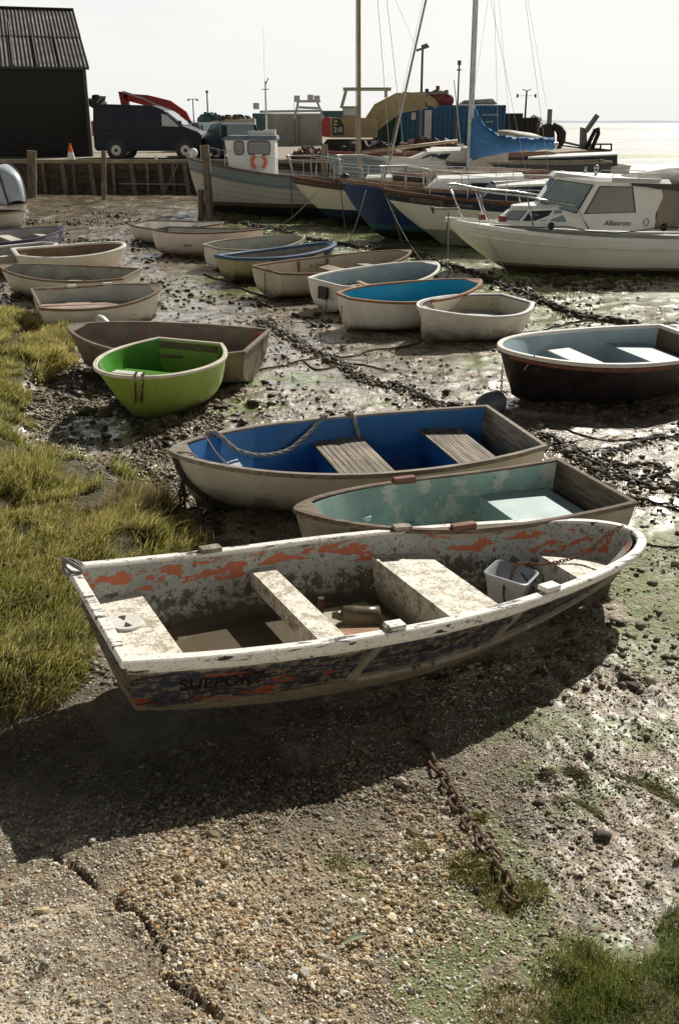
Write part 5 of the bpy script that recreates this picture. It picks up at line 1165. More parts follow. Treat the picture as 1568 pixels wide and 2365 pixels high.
# excavators
def excavator(name, label, px0, px1, pyt, pyb, Y, bm_, cw, boom, stick, cabx, lab_no=None, bw=1.0):
    a, b_ = PY(px0, pyb, Y), PY(px1, pyt, Y); w_ = b_.x - a.x; t = thing(name, label, 'excavator', ((a.x+b_.x)/2, Y, YZ)); z0, z1 = a.z, b_.z
    m = MB(); m.poly_ext([(a.x + w_*.15, Y, z0), (b_.x, Y, z0), (b_.x, Y, z1 - .1), (b_.x - .2, Y, z1), (a.x + w_*.15, Y, z1 + .02)], (0, 2.4, 0)); inb(m, 'body', bm_, t, bevel=.06)
    m = MB(); n = 8; m.poly_ext([(a.x + w_*.16, Y-.03, z0 + .02), (a.x + .1, Y-.03, z0 + .05), (a.x, Y-.03, z0 + .25), (a.x, Y-.03, z1 - .25), (a.x + .12, Y-.03, z1), (a.x + w_*.16, Y-.03, z1 + .05)], (0, 2.5, 0)); inb(m, 'counterweight', cw, t, bevel=.08)
    for k in range(2):
        y = Y + .1 + k*1.8; m = MB(); zc = (YZ + z0)/2 - .05; hgt = (z0 - YZ)*.42; xs = [a.x + .2 + (w_-.2)*i/10 for i in range(11)]
        m.poly_ext([(a.x + .25, y, YZ + .02), (b_.x - .1, y, YZ + .02), (b_.x + .2, y, zc), (b_.x - .05, y, zc + hgt), (a.x + .3, y, zc + hgt), (a.x + .05, y, zc)], (0, .5, 0)); inb(m, 'track', flat('track_steel', (.04, .035, .03), .8), t, bevel=.04)
    if cabx:
        c0_, c1_ = PY(cabx[0], cabx[2], Y), PY(cabx[1], cabx[3], Y); m = MB()
        m.poly_ext([(c0_.x, Y-.02, c1_.z), (c1_.x, Y-.02, c1_.z), (c1_.x - .08, Y-.02, c0_.z), (c0_.x + .04, Y-.02, c0_.z)], (0, 1.1, 0)); cb = inb(m, 'cab', bm_, t, bevel=.04)
        g = .1; m = MB(); m.poly_ext([(c0_.x+g, Y-.05, c1_.z+g*2.4), (c1_.x-g*.8, Y-.05, c1_.z+g*2.4), (c1_.x-g*1.6, Y-.05, c0_.z-g*1.2), (c0_.x+g, Y-.05, c0_.z-g*1.2)], (0, .02, 0)); inb(m, 'cab_window', GLAZ, t)
    def arm(pts, wds, nm):
        P3 = [PY(x, y, Y + .9) for x, y in pts]; up = []; dn = []
        for i, p in enumerate(P3):
            d = (P3[min(i+1, len(P3)-1)] - P3[max(i-1, 0)]).normalized(); n_ = Vector((-d.z, 0, d.x)); up.append(p + n_*wds[i]); dn.append(p - n_*wds[i])
        m = MB()
        for i in range(len(P3)-1): m.poly_ext([dn[i], dn[i+1], up[i+1], up[i]], (0, .38, 0))
        inb(m, nm, bm_, t)
    arm(*boom, 'boom'); arm(*stick, 'stick')
    return t, a, b_
RED = paint('red_machine_paint', (.34, .025, .02), .5, .3, 2, peels=[((.20, .08, .05), .6, .7, 6)]); PINK = paint('faded_red_counterweight', (.55, .16, .11), .5, .2, 2); YEL = paint('dusty_yellow_paint', (.34, .27, .14), .6, .3, 1.5, peels=[((.2, .15, .09), .58, .68, 4)]); REDC = paint('red_counterweight', (.42, .03, .03), .5, .2, 2)
t, a, b_ = excavator('excavator', 'red excavator with arched boom behind the dark van', 402, 472, 283, 322, 58, RED, RED, ([(436, 296), (420, 268), (390, 246), (340, 232), (292, 224)], [.28, .34, .32, .28, .18]), ([(290, 226), (282, 212), (290, 246)], [.16, .20, .22]), (398, 416, 262, 285))
m = MB(); m.poly_ext([(b_.x - .85, 57.94, a.z), (b_.x + .05, 57.94, a.z), (b_.x + .1, 57.94, b_.z - .3), (b_.x, 57.94, b_.z), (b_.x - .85, 57.94, b_.z)], (0, 1, 0)); inb(m, 'engine_cover', PINK, t, bevel=.08)
m = MB(); m.tube([PY(284, 212, 58.9), PY(330, 226, 58.9), PY(385, 252, 58.9)], .06, 6); inb(m, 'hydraulic_ram', ALU, t)
t, a, b_ = excavator('excavator', 'yellow excavator with red counterweight lettered 210 in the middle of the yard', 742, 872, 272, 318, 60, YEL, REDC, ([(850, 296), (880, 262), (920, 238), (985, 232)], [.45, .62, .55, .42]), ([(985, 232), (1000, 236), (1010, 246)], [.3, .2, .12]), (790, 832, 245, 277))
p0, p1 = PY(768, 318, 59.93), PY(792, 275, 59.93); m = MB(); m.poly_ext([(p0.x, 59.94, p0.z + .12), (p1.x + .06, 59.94, p0.z + .12), (p1.x + .06, 59.94, p1.z - .35), (p1.x - .15, 59.94, p1.z), (p0.x, 59.94, p1.z)], (0, .06, 0)); inb(m, 'black_panel', BLACK, t)
WHL = flat('white_letters', (.7, .7, .66), .5); tinv = Matrix.LocRotScale(t.location, t.rotation_euler, None).inverted()
decal('210', .36, WHL, 'lettering', t, lambda x, y: tinv @ Vector((p0.x + .06 + x*.9, 59.925, p0.z + .30 + y)), dense=False); decal('Z', .34, flat('yellow_letters', (.7, .55, .05)), 'lettering', t, lambda x, y: tinv @ Vector((p0.x + .06 + x, 59.925, p0.z + .66 + y)), dense=False)
# frames, lamp posts, poles
PG2 = 'thin poles and lamp posts about the yard'
def pole(px_, pyt, pyb, Y, r, lab, extra=None, nm='pole', cat='pole', mat=None):
    a, b_ = PY(px_, pyb, Y), PY(px_, pyt, Y); a.z = YZ - .1 if Y > 42.3 else a.z; b_.x = a.x; m = MB().cyl(a, b_, r, r*.7, 8)
    if extra: extra(m, b_)
    return solo(m, nm, mat or flat('dark_pole', (.13, .12, .11), .7), lab, cat, PG2)
def twolamp(m, p): m.cyl(p - Vector((.35,0,.03)), p + Vector((.35,0,-.03)), .03, .03, 6); m.box(p + Vector((-.38,0,-.1)), (.22,.2,.12)); m.box(p + Vector((.38,0,-.1)), (.22,.2,.12))
pole(449, 228, 300, 95, .06, 'thin twin headed lamp post above the red excavator', twolamp, 'lamp_post', 'lamp post')
pole(482, 212, 300, 85, .07, 'plain pole left of the white container', lambda m, p: m.ball(p, .12))
pole(972, 112, 245, 62, .09, 'tall dark pole with a cross shaped lamp head by the blue container', lambda m, p: (m.box(p, (.75, .15, .12), 0, -.3), m.box(p + Vector((.1,0,.15)), (.35,.2,.15), 0, -.3)), 'lamp_post', 'lamp post')
pole(1053, 145, 330, 50, .05, 'slim pole with a small box lamp right of the tall dark pole', lambda m, p: (m.box(p, (.16,.12,.2)), m.box(p - Vector((0,0,.3)), (.2,.1,.06))), 'lamp_post', 'lamp post')
def sail(m, p):
    m.cyl(p + Vector((0,0,.0)), p + Vector((.3,0,.1)), .03, .03, 6); m.cyl(p, p + Vector((-.3,0,.1)), .03, .03, 6)
    for s_ in (-1, 1): m.box(p + Vector((s_*.6,0,-.3)), (.12,.1,.22))
    m.cyl(p - Vector((.6,0,.3)), p + Vector((.6,0,-.3)), .012, .012, 5)
pole(1212, 210, 272, 72, .08, 'mast with navigation lamps above the near black containers', sail, 'signal_mast', 'mast')
pole(680, 232, 268, 74, .02, 'left whip aerial above the silvery container'); pole(690, 232, 268, 74, .02, 'right whip aerial above the silvery container')
def gantry(lab, pts, Y, r, mat, extra=None, name='gantry'):
    m = MB()
    for (x0, y0, x1, y1) in pts: m.cyl(PY(x0, y0, Y), PY(x1, y1, Y), r, r, 6)
    if extra: extra(m)
    return solo(m, name, mat, lab, 'gantry')
gantry('white lamp gantry on the silvery container roof', [(684, 234, 740, 234), (689, 234, 680, 275), (732, 234, 748, 275), (690, 248, 735, 250), (600, 258, 745, 256)], 73.8, .09, flat('white_gantry', (.6,.62,.62), .5), lambda m: [m.box(PY(x, y, 73.8), (.4, .3, .4)) for x, y in ((686, 228), (717, 226), (732, 228), (592, 245))])
gantry('pale square frame standing above the yellow excavator', [(792, 206, 903, 206), (800, 206, 788, 250), (891, 206, 891, 225)], 75, .13, flat('pale_beam', (.42, .42, .34), .6))
# things on the containers
BUOYC = paint('dark_red_buoy', (.20, .045, .045), .6, .3, 2); 
for i, (x, y, r, lab) in enumerate(((985, 232, .50, 'dark brown buoy on the blue container, leftmost of the heap'), (1010, 228, .55, 'dull red buoy on the blue container in the middle of the heap'), (1030, 232, .45, 'dark red buoy on the blue container at the right of the heap'))):
    p = PY(x, y, 67.5); m = MB().ball(p, (r*1.1, r, r), 14, 10); m.cyl(p + Vector((0,0,r*.8)), p + Vector((0,0,r*1.35)), .12, .12, 8); solo(m, 'buoy', BUOYC if i else paint('brown_buoy', (.08, .06, .05), .7), lab, 'buoy', 'buoys heaped on the blue container', smooth=True)
m = MB(); m.poly_ext([PY(935, 222, 66.4), PY(990, 232, 66.4), PY(990, 243, 66.4), PY(928, 243, 66.4)], (0, 1.5, 0)); solo(m, 'tarpaulin', paint('red_tarpaulin', (.38, .04, .04), .7), 'red tarpaulin on the left end of the blue container', 'tarpaulin')
m = MB(); m.poly_ext([PY(1062, 241, 66.5), PY(1075, 231, 66.5), PY(1138, 227, 66.5), PY(1150, 241, 66.5)], (0, 1.6, 0)); solo(m, 'upturned_boat', paint('grey_fibreglass', (.34, .34, .30), .6, .3, 2), 'grey upturned boat shell on the right half of the blue container', 'boat', bevel=.1)
m = MB().tube([PY(930, 215, 66.2), PY(950, 217, 66.2), PY(1035, 213, 66.2)], .10, 6); solo(m, 'pipe', flat('grey_pipe', (.25,.24,.22), .6), 'long grey pipe lying over the buoys on the blue container', 'pipe')
sc = random.Random(5)
def heap(px0, px1, pyt, pyb, Y, n, mat, lab, name='scrap_heap', cat='scrap heap', s=1.):
    m = MB(); a, b_ = PY(px0, pyb, Y), PY(px1, pyt, Y); w_ = b_.x-a.x; hh = b_.z-a.z
    for i in range(n):
        u = sc.random(); v = sc.random()*(1 - abs(u-.5)*1.1); p = Vector((a.x + u*w_, Y + sc.uniform(0, 1.2), a.z + v*hh*.85)); m.box(p, (sc.uniform(.15, .7)*s, sc.uniform(.1, .5)*s, sc.uniform(.06, .3)*s), sc.uniform(0, 3), sc.uniform(-.6, .6), sc.uniform(-.6, .6))
    return solo(m, name, mat, lab, cat)
SCR = paint('rusty_scrap', (.13, .065, .045), .85, .5, 3, peels=[((.28, .22, .17), .62, .66, 5)])
heap(676, 745, 336, 385, 43.4, 170, SCR, 'brown heap of rusty scrap on the quay behind the cream sloop'); heap(480, 560, 305, 322, 62, 60, SCR, 'low heap of rusty debris in front of the off white container'); heap(462, 500, 262, 276, 71, 30, CTL, 'jumble of dark gear above the teal container', 'gear_heap')
heap(505, 585, 265, 275, 71.5, 30, SCR, 'loose pipes on the roof of the off white container', 'pipe_heap', s=.7); heap(790, 905, 322, 350, 55, 120, paint('dark_scrap', (.06, .05, .045), .85, .5, 3), 'dark heap of chain and scrap below the yellow excavator'); heap(928, 1060, 318, 345, 56, 90, _MC['rusty_scrap'], 'rust red machinery heap in front of the blue container')
heap(1060, 1165, 325, 345, 58, 60, _MC['dark_scrap'], 'dark gear along the foot of the blue container'); heap(208, 228, 212, 248, 54, 22, _MC['dark_scrap'], 'dark machine top between the shed and the van', 'machine_top'); heap(1228, 1252, 262, 325, 72, 80, paint('mixed_gear', (.22, .17, .15), .8, .6, 3, peels=[((.5, .45, .42), .6, .62, 4)]), 'mixed pale and red deck gear left of the black winch', 'deck_gear')
# smaller boats moored along the quay behind
def prow(label, px_, py_, Y, deg, Ln, B, hull, rim, deck, **k): return bigboat('moored_boat', label, 'boat', px_, py_, Y, deg, Ln, B, B*.8, hull, rim, deck, group='boats lying along the far side of the creek', NS=24, NT=10, n=2.2, m=.65, rake=.5, **k)
BLG = banded('blue_grey_hull', [(.07, (.25, .07, .05), .2)], [(.3, (.04,.03,.03))], (.30, .38, .42), planks=.25, stain=.3); BRN = banded('brown_hull', [(.06, (.40, .30, .24), .2)], [(.3, (.04,.03,.03))], (.085, .055, .045), planks=.2, stain=.4)
t, h = prow('open blue grey boat with red rail behind the brown mast', 757, 350, 40.5, 178, 6.5, 2.2, BLG, paint('red_brown_rail', (.25, .07, .05), .6), DECKG, shb=.1)
t, h = prow('white speedboat with rounded cabin behind the post', 884, 362, 37.5, 180, 4.2, 1.8, banded('speedboat_hull', [], [(.3, (.05,.05,.05))], (.8, .8, .76), stain=.05), RIM_W, DECKW, shb=.1)
coach(h, .25, .85, .8, .40, t, DECKW, DECKW, slope=.9, win=(DARKW, .3, .8, .4, .9, 1), camber=.1)
t, h = prow('dark brown boat heaped with pale planks behind the white sloop', 905, 398, 30.5, 178, 5.0, 2.0, BRN, wood('pink_rail', (.5, .36, .28), (.3, .2, .15)), wood('pale_deck_planks', (.52, .40, .32), (.26, .18, .14), .8, 0), shb=.05)
m = MB()
for i in range(14): m.beam((.4 + sc.random(), sc.uniform(-.8, .8), h.D + .02 + sc.random()*.12), (3.4 + sc.random()*.8, sc.uniform(-.7, .7), h.D + .03 + sc.random()*.12), .09, .03)
m.build('loose_planks', wood('pale_deck_planks', (.5,.4,.3), (.2,.2,.1)), t)
t, h = prow('brown workboat with dark timber shelter left of the furled blue sail', 935, 350, 40, 178, 5.5, 2.2, BRN, paint('orange_brown_rail', (.30, .10, .06), .6), DECKG, shb=.08)
a = PY(1012, 378, 39.6); b_ = PY(1076, 345, 39.6); m = MB(); m.poly_ext([(a.x, 39.7, a.z-.2), (b_.x, 39.7, a.z-.2), (b_.x, 39.7, b_.z), (a.x+.15, 39.7, b_.z)], (0, 1.2, 0)); inb(m, 'shelter', paint('dark_shelter', (.05, .05, .05), .7), t)
m = MB()
for x in (a.x, a.x + .12): m.beam((x, 39.62, a.z-.3), (x, 39.62, b_.z), .10, .06)
inb(m, 'shelter_post', wood('red_brown_post', (.24, .12, .07), (.10, .05, .03), .8, 2), t); m = MB().box(((a.x+b_.x)/2, 40.3, b_.z + .03), (b_.x-a.x + .4, 1.5, .05)); inb(m, 'shelter_roof', DECKW, t)
t, h = prow('dark blue workboat with pinkish white wheelhouse behind the coachroof', 1030, 372, 36.5, 179, 5.5, 2.2, banded('dark_work_hull', [], [(.3, (.04,.03,.03))], (.05, .06, .07), stain=.2), RIM_G, DECKG, shb=.05)
a = PY(1078, 382, 36); b_ = PY(1170, 344, 36); m = MB(); m.poly_ext([(a.x, 35.6, a.z-.3), (b_.x, 35.6, a.z-.3), (b_.x, 35.6, b_.z), (a.x, 35.6, b_.z)], (0, 1.5, 0)); inb(m, 'wheelhouse', paint('pinkish_white_cabin', (.55, .48, .43), .6, .15, 3), t, bevel=.02); m = MB().box(((a.x+b_.x)/2, 36.3, b_.z + .03), (b_.x-a.x + .15, 1.7, .05)); inb(m, 'wheelhouse_roof', DECKW, t)
t, h = prow('white cabin boat with dark band of windows right of the pinkish wheelhouse', 1168, 382, 39, 182, 4.4, 2.0, banded('pale_cabin_hull', [], [(.3, (.04,.03,.03))], (.7, .7, .66), stain=.15), RIM_W, DECKW, shb=.05)
coach(h, .1, .9, .85, .55, t, DARKW, DECKW, slope=.3)
# long timber spar over the boats
m = MB().tube([PY(838, 352, 37), PY(1056, 325, 38)], [.07, .05], 8); solo(m, 'long_spar', wood('yellow_spar', (.48, .38, .22), (.3, .22, .12), .6, 0), 'long pale timber spar sloping up to the right across the boats', 'spar', smooth=True)
m = MB(); a = PY(905, 350, 30); b_ = PY(988, -20, 30); m.tube([a, b_], [.035, .03], 8); solo(m, 'leaning_pole', flat('grey_stick', (.38, .36, .33), .5), 'long thin grey spar leaning up to the right out of the picture', 'spar')
m = MB().tube([PY(907, 350, 30), PY(893, 390, 29.8), PY(882, 432, 29.4)], .03, 6); solo(m, 'stay_rod', flat('grey_stick', (.38,.36,.33)), 'lower rod below the leaning spar at the navy yacht pulpit', 'rod')
RG = 'thin rigging wires of the yachts'
for i, (x0, y0, x1, y1, lab) in enumerate(((1048, 185, 1065, 345, 'pale wire dropping left of the furled blue sail'), (1150, -20, 1180, 330, 'faint wire right of the grey mast'), (1215, -20, 1262, 250, 'faint wire nearly touching the signal mast'), (905, -20, 965, 120, 'faint wire from the top left down to the tall dark pole'), (1130, -20, 1090, 240, 'wire meeting the blue sail cover from the right'))):
    m = MB().cyl(PY(x0, y0, 36), PY(x1, y1, 36), .0045 if i else .015, .0045 if i else .015, 5); solo(m, 'rigging_wire', WIRE, lab, 'wire', RG)
# upturned cream dinghy on the quay, black winch, rusty barge and crane on the flats
m = MB(); rows = []
a, b_ = PY(1148, 322, 60), PY(1252, 300, 60); w_ = b_.x-a.x; hh = b_.z-a.z
for i in range(17):
    q = i/16; wd = .75*math.sin(min(1, q*1.5 + .25)*math.pi/2)*(1 - max(0, q-.55)**2*4.4); ht = hh*(1 - max(0, q-.25)**2*1.25)*(.95 + .05*math.sin(q*9)); x = a.x + q*w_
    rows.append([Vector((x, 60 + wd*math.cos(k*math.pi/8), a.z + max(.02, ht*math.sin(k*math.pi/8)))) for k in range(9)])
m.grid(rows); solo(m, 'upturned_dinghy', paint('weathered_cream_hull', (.55, .50, .40), .6, .25, 3, peels=[((.25, .2, .15), .6, .7, 4)]), 'cream upturned dinghy just above the furled blue sail', 'dinghy', smooth=True, sharp=45)
BK = paint('black_machine', (.025, .022, .02), .7, .4, 2); RB = paint('rusty_barge', (.085, .04, .03), .85, .5, 1.5, peels=[((.16, .08, .05), .56, .66, 3)]); GS = paint('grey_steel', (.17, .18, .17), .7, .3, 2)
t = thing('winch', 'black winch machine with upright funnel and hooked arm near the water', 'winch', PY(1266, 342, 66)); Y = 66
m = MB().poly_ext([PY(1253, 342, Y), PY(1282, 342, Y), PY(1280, 292, Y), PY(1270, 284, Y), PY(1258, 288, Y), PY(1254, 296, Y)], (0, 1.2, 0)); inb(m, 'housing', BK, t, bevel=.05)
m = MB().poly_ext([PY(1264, 288, Y), PY(1273, 288, Y), PY(1275, 252, Y), PY(1266, 252, Y)], (0, .3, 0)); inb(m, 'funnel', GS, t); m = MB().tube([PY(1276, 288, Y), PY(1290, 298, Y), PY(1296, 308, Y), PY(1295, 325, Y), PY(1289, 344, Y)], [.16, .26, .3, .28, .12], 8); inb(m, 'arm', BK, t)
t = thing('barge', 'rusty brown barge lying on the flats with a grey crane', 'barge', PY(1350, 386, 73)); Y = 73
m = MB(); m.poly_ext([PY(1300, 352, Y), PY(1306, 386, Y), PY(1388, 388, Y), PY(1394, 350, Y)], (0, 4, 0)); inb(m, 'hull', RB, t)
m = MB(); m.poly_ext([PY(1286, 344, Y-.2), PY(1286, 350, Y-.2), PY(1396, 352, Y-.2), PY(1396, 346, Y-.2)], (0, 4.4, 0)); inb(m, 'deck', GREYW, t)
m = MB(); m.poly_ext([PY(1355, 344, Y-.4), PY(1410, 352, Y-.4), PY(1412, 346, Y-.4), PY(1380, 342, Y-.4)], (0, 2.4, 0)); 
for (x0, y0, x1, y1) in ((1362, 333, 1412, 333), (1362, 333, 1362, 346), (1411, 333, 1411, 348), (1386, 333, 1386, 347)): m.cyl(PY(x0, y0, Y-.4), PY(x1, y1, Y-.4), .06, .06, 6)
inb(m, 'platform', BK, t)
t2 = thing('crane', 'grey crane arm and arched frame standing on the rusty barge', 'crane', PY(1348, 344, 73.5)); Y = 73.5
m = MB(); m.poly_ext([PY(1341, 344, Y), PY(1356, 344, Y), PY(1354, 298, Y), PY(1343, 294, Y)], (0, .6, 0)); inb(m, 'post', GS, t2)
m = MB().beam(PY(1352, 304, Y), PY(1379, 266, Y), .3, .3); m.beam(PY(1286, 325, Y), PY(1345, 338, Y), .14, .14); m.beam(PY(1286, 335, Y), PY(1345, 342, Y), .1, .1); inb(m, 'jib', GS, t2)
m = MB().tube([PY(1352, 345, Y), PY(1363, 322, Y), PY(1374, 300, Y), PY(1380, 297, Y), PY(1381, 308, Y), PY(1370, 334, Y), PY(1366, 346, Y)], .15, 6); inb(m, 'arched_frame', BK, t2)
# upturned pale blue boat on end against the quay
h = Hull(1.75, 1.15, .95, .42, m=.6, rake=.2, kb=.2, prof=ROUND); c = PY(18, 470, 37.5)
UB = thing('dinghy', 'pale blue dinghy propped up on its stern against the quay wall', 'dinghy', (c.x, c.y, .0), 0, 'small open dinghies drying out on the mud')
h.outer().build('hull', paint('pale_blue_hull', (.50, .58, .66), .5, .15, 3), UB, True, sharp=50); h.inner().build('inner_lining', IN_DIRTY, UB, True); h.gunwale(.05, .04).build('gunwale', RIM_B, UB, True, sharp=40); h.transom().build('transom', flat('dark_transom', (.04,.035,.03), .8), UB)
m = MB(); rows = []
for u in [i/16 for i in range(17)]:
    p = h.pt(u, 1); rows.append([p + Vector((0, a, b_)) for a, b_ in ((-.03, .01), (-.03, -.05), (.03, -.05), (.03, .01))])
m.grid(rows, True).build('keel', RIM_B, UB)
xa = Vector((-.30, .42, .86)).normalized(); za = Vector((.25, .9, -.3)); za = (za - xa*za.dot(xa)).normalized(); ya = za.cross(xa)
UB.rotation_euler = Matrix((xa, ya, za)).transposed().to_euler(); UB.location = (c.x + .1, c.y - .2, .25)
# low dark hulk at the foot of the quay
m = MB(); m.poly_ext([PY(236, 480, 36.5), PY(360, 482, 36.5), PY(352, 500, 36.5), PY(330, 512, 36.5), PY(250, 506, 36.5)], (0, 2, 0)); solo(m, 'pontoon', flat('black_wet_timber', (.025, .02, .016), .7), 'low black wet timber pontoon at the foot of the quay', 'pontoon')
# ---------------------------------------------------------------- stones, shells, clods
FOOT = []
for o in bpy.data.objects:
    if o.type == 'EMPTY' and o.get('category') == 'dinghy' and 'ln' in o:
        FOOT.append((o.location.x, o.location.y, o.rotation_euler.z, o['ln']))
def clear_of_boats(x, y, k=.30):
    ok = np.ones(x.shape, bool)
    for bx, by, a, ln in FOOT:
        dx, dy = x - bx, y - by; u = dx*math.cos(a) + dy*math.sin(a); v = -dx*math.sin(a) + dy*math.cos(a)
        ok &= ~((u > -.02) & (u < ln*.82) & (np.abs(v) < k*(1.1)))
    return ok
t_ = (1 + 5**.5)/2
ICO = np.array([(-1,t_,0),(1,t_,0),(-1,-t_,0),(1,-t_,0),(0,-1,t_),(0,1,t_),(0,-1,-t_),(0,1,-t_),(t_,0,-1),(t_,0,1),(-t_,0,-1),(-t_,0,1)], float); ICO /= np.linalg.norm(ICO[0])
ICF = np.array([(0,11,5),(0,5,1),(0,1,7),(0,7,10),(0,10,11),(1,5,9),(5,11,4),(11,10,2),(10,7,6),(7,1,8),(3,9,4),(3,4,2),(3,2,6),(3,6,8),(3,8,9),(4,9,5),(2,4,11),(6,2,10),(8,6,7),(9,8,1)])
def scatter_stones(name, x, y, size, flat_, cols, mat, label, embed=.35, smooth=False, jag=.28):
    n = len(x); gf = ground_fields(x, y); h = gf['h']; cols = cols*(1 - .68*gf['damp_shade'][:, None]); s = size[:, None]*np.stack([rng.uniform(.7, 1.35, n), rng.uniform(.6, 1.1, n), flat_*rng.uniform(.7, 1.3, n)], 1)
    v = ICO[None]*(1 + rng.uniform(-jag, jag, (n, 12, 1))); v = v*s[:, None, :]
    a = rng.uniform(0, 6.283, n); tl = rng.uniform(-.35, .35, n); c, s_ = np.cos(tl)[:, None], np.sin(tl)[:, None]
    vx, vz = v[..., 0]*c - v[..., 2]*s_, v[..., 0]*s_ + v[..., 2]*c; vy = v[..., 1]
    c, s_ = np.cos(a)[:, None], np.sin(a)[:, None]; X_ = vx*c - vy*s_ + x[:, None]; Y_ = vx*s_ + vy*c + y[:, None]; Z_ = vz + (h + s[:, 2]*(1 - 2*embed))[:, None]
    V_ = np.stack([X_, Y_, Z_], -1).reshape(-1, 3); Fa = (ICF[None] + np.arange(n)[:, None, None]*12).reshape(-1, 3)
    C_ = np.repeat(cols, 12, 0); o = numpy_mesh(name, V_, Fa, mat, {'tint': C_}, smooth); return tag(o, label, None, kind='stuff')
def tintmat(name, rough, spec=.5, sc=60, rv=.25, bmp=.4):
    m, nt, b = newmat(name); a = N(nt, 'ShaderNodeAttribute'); a.attribute_name = 'tint'; v = coords(nt); n1 = noise(nt, v, sc, 4, .7)
    L(nt, mix(nt, ramp(nt, n1, .35, .7, 0, .55), a.outputs['Color'], (.05, .04, .025)), b.inputs['Base Color'])
    L(nt, ramp(nt, noise(nt, v, 6, 3), .3, .7, rough - rv, rough + rv), b.inputs['Roughness']); b.inputs['Specular IOR Level'].default_value = spec
    bump(nt, b, n1, bmp, .004); return m
def pts_px(n, x0, x1, y0, y1, dens=None):
    """n random ground points seen between these limits, thinned by dens(x, y, fields)"""
    X_, Y_ = [], []
    tot = 0
    for _ in range(40):
        c = [P(0, y1), P(0, y0)]; ya, yb = max(1.2, c[0].y), c[1].y
        y = rng.uniform(ya, yb, n*2) if yb < 8 else ya + (yb-ya)*rng.uniform(0, 1, n*2)**1.0
        px = rng.uniform(x0, x1, n*2); dep = y*CP + H*SP; x = (px - CX)/F*dep
        w = dep/dep.max(); k = rng.uniform(0, 1, n*2) < w                      # even over the ground
        if dens is not None: k &= rng.uniform(0, 1, n*2) < dens(x, y)
        k &= clear_of_boats(x, y); X_.append(x[k]); Y_.append(y[k]); tot += k.sum()
        if tot >= n: break
    return np.concatenate(X_)[:n], np.concatenate(Y_)[:n]
STONE = tintmat('flint_and_shell', .65); CLOD = tintmat('wet_clod', .62, .5, 25, .2, .8)
def palette(n, cols, wts):
    k = rng.choice(len(cols), n, p=np.array(wts)/sum(wts)); return np.array(cols)[k]*rng.uniform(.65, 1.3, (n, 1))
PAL = [(.66,.51,.30), (.80,.67,.45), (.38,.28,.16), (.90,.82,.66), (.50,.28,.13), (.46,.42,.34), (.95,.91,.82)]
def dg(x, y):
    f = ground_fields(x, y); return np.clip(f['grav']*1.0 + .0, 0, 1)*(.12 + .88*sst(fbm(x, y, 1.9, 4, 5), .38, .56))*(1 - f['slab'])
x, y = pts_px(30000, -250, 1800, 1700, 2700, dg); n = len(x)
scatter_stones('gravel', x, y, rng.lognormal(math.log(.0056), .42, n), .75, palette(n, PAL, [4, 4, 3, 1.5, 1, 1.5, .5]), STONE, 'loose brown and cream flint gravel across the foreground')
def df(x, y):
    f = ground_fields(x, y); px, py = f['px'], f['py']
    return np.clip(.35 + .8*f['slab'] + .5*sst(fbm(x, y, 1.2, 3, 8), .42, .6) + .3*(px < 500), 0, 1)*(1 - f['bank'])*(py > 1500)
x, y = pts_px(52000, -250, 1800, 1480, 2700, df); n = len(x)
scatter_stones('shell_grit', x, y, rng.lognormal(math.log(.0042), .38, n), .6, palette(n, PAL + [(.85,.80,.70)], [3, 4, 2, 2, 1, 2, 2.5, 3]), STONE, 'fine shell grit and small pebbles pressed into the mud')
def dm(x, y):
    f = ground_fields(x, y); px, py = f['px'], f['py']
    return np.clip(.15 + 1.4*sst(fbm(x, y, .9, 4, 12), .44, .60), 0, 1)*(1 - f['bank'])*(1 - .75*np.clip(f['wet']*1.3, 0, 1))
BR = [(.12,.09,.05), (.19,.145,.085), (.28,.22,.14), (.08,.06,.035), (.42,.35,.24)]
x, y = pts_px(8500, -200, 1800, 640, 1600, dm); n = len(x)
scatter_stones('mud_clods', x, y, rng.lognormal(math.log(.016), .5, n), .42, palette(n, BR, [4, 4, 3, 3, 1.4]), CLOD, 'dark wet clods and mussel clumps strewn over the middle mud', .3, True)
def dw(x, y):
    f = ground_fields(x, y); px, py = f['px'], f['py']; a = sst(fbm(x, y, .55, 4, 31), .50, .60)
    return np.clip(a + .04, 0, 1)*(1 - f['bank'])*(1 - .6*f['wet'])
x, y = pts_px(6500, -200, 1800, 500, 1100, dw); n = len(x)
scatter_stones('weed_clumps', x, y, rng.lognormal(math.log(.035), .45, n), .4, palette(n, [(.05,.035,.02), (.09,.065,.03), (.11,.10,.03), (.04,.035,.025)], [4, 3, 1.5, 2]), CLOD, 'brown seaweed clumps scattered between the small boats', .25, True, .4)
def dr(x, y):
    f = ground_fields(x, y); px = f['px']; return np.clip(sst(px, 1000, 1250)*(.2 + sst(fbm(x, y, 2.0, 3, 71), .45, .6)), 0, 1)*(1-f['bank'])
x, y = pts_px(5000, 950, 1900, 1250, 2200, dr); n = len(x)
scatter_stones('mud_crumbs', x, y, rng.lognormal(math.log(.008), .4, n), .45, palette(n, BR + [(.24,.21,.15)], [2, 3, 3, 1, 3, 3]), CLOD, 'small mud crumbs on the silty slope at the right', .35, True)
def dg2(x, y): f = ground_fields(x, y); return (f['px'] < 520)*(1 - f['bank'])*(1-f['wet'])
x, y = pts_px(8000, 60, 620, 860, 1240, dg2); n = len(x)
scatter_stones('wet_cobbles', x, y, rng.lognormal(math.log(.014), .45, n), .5, palette(n, BR + [(.30,.26,.18)], [3, 3, 3, 2, 3, 2]), CLOD, 'wet knobbly stones between the marsh grass and the lime green boat', .35, True)
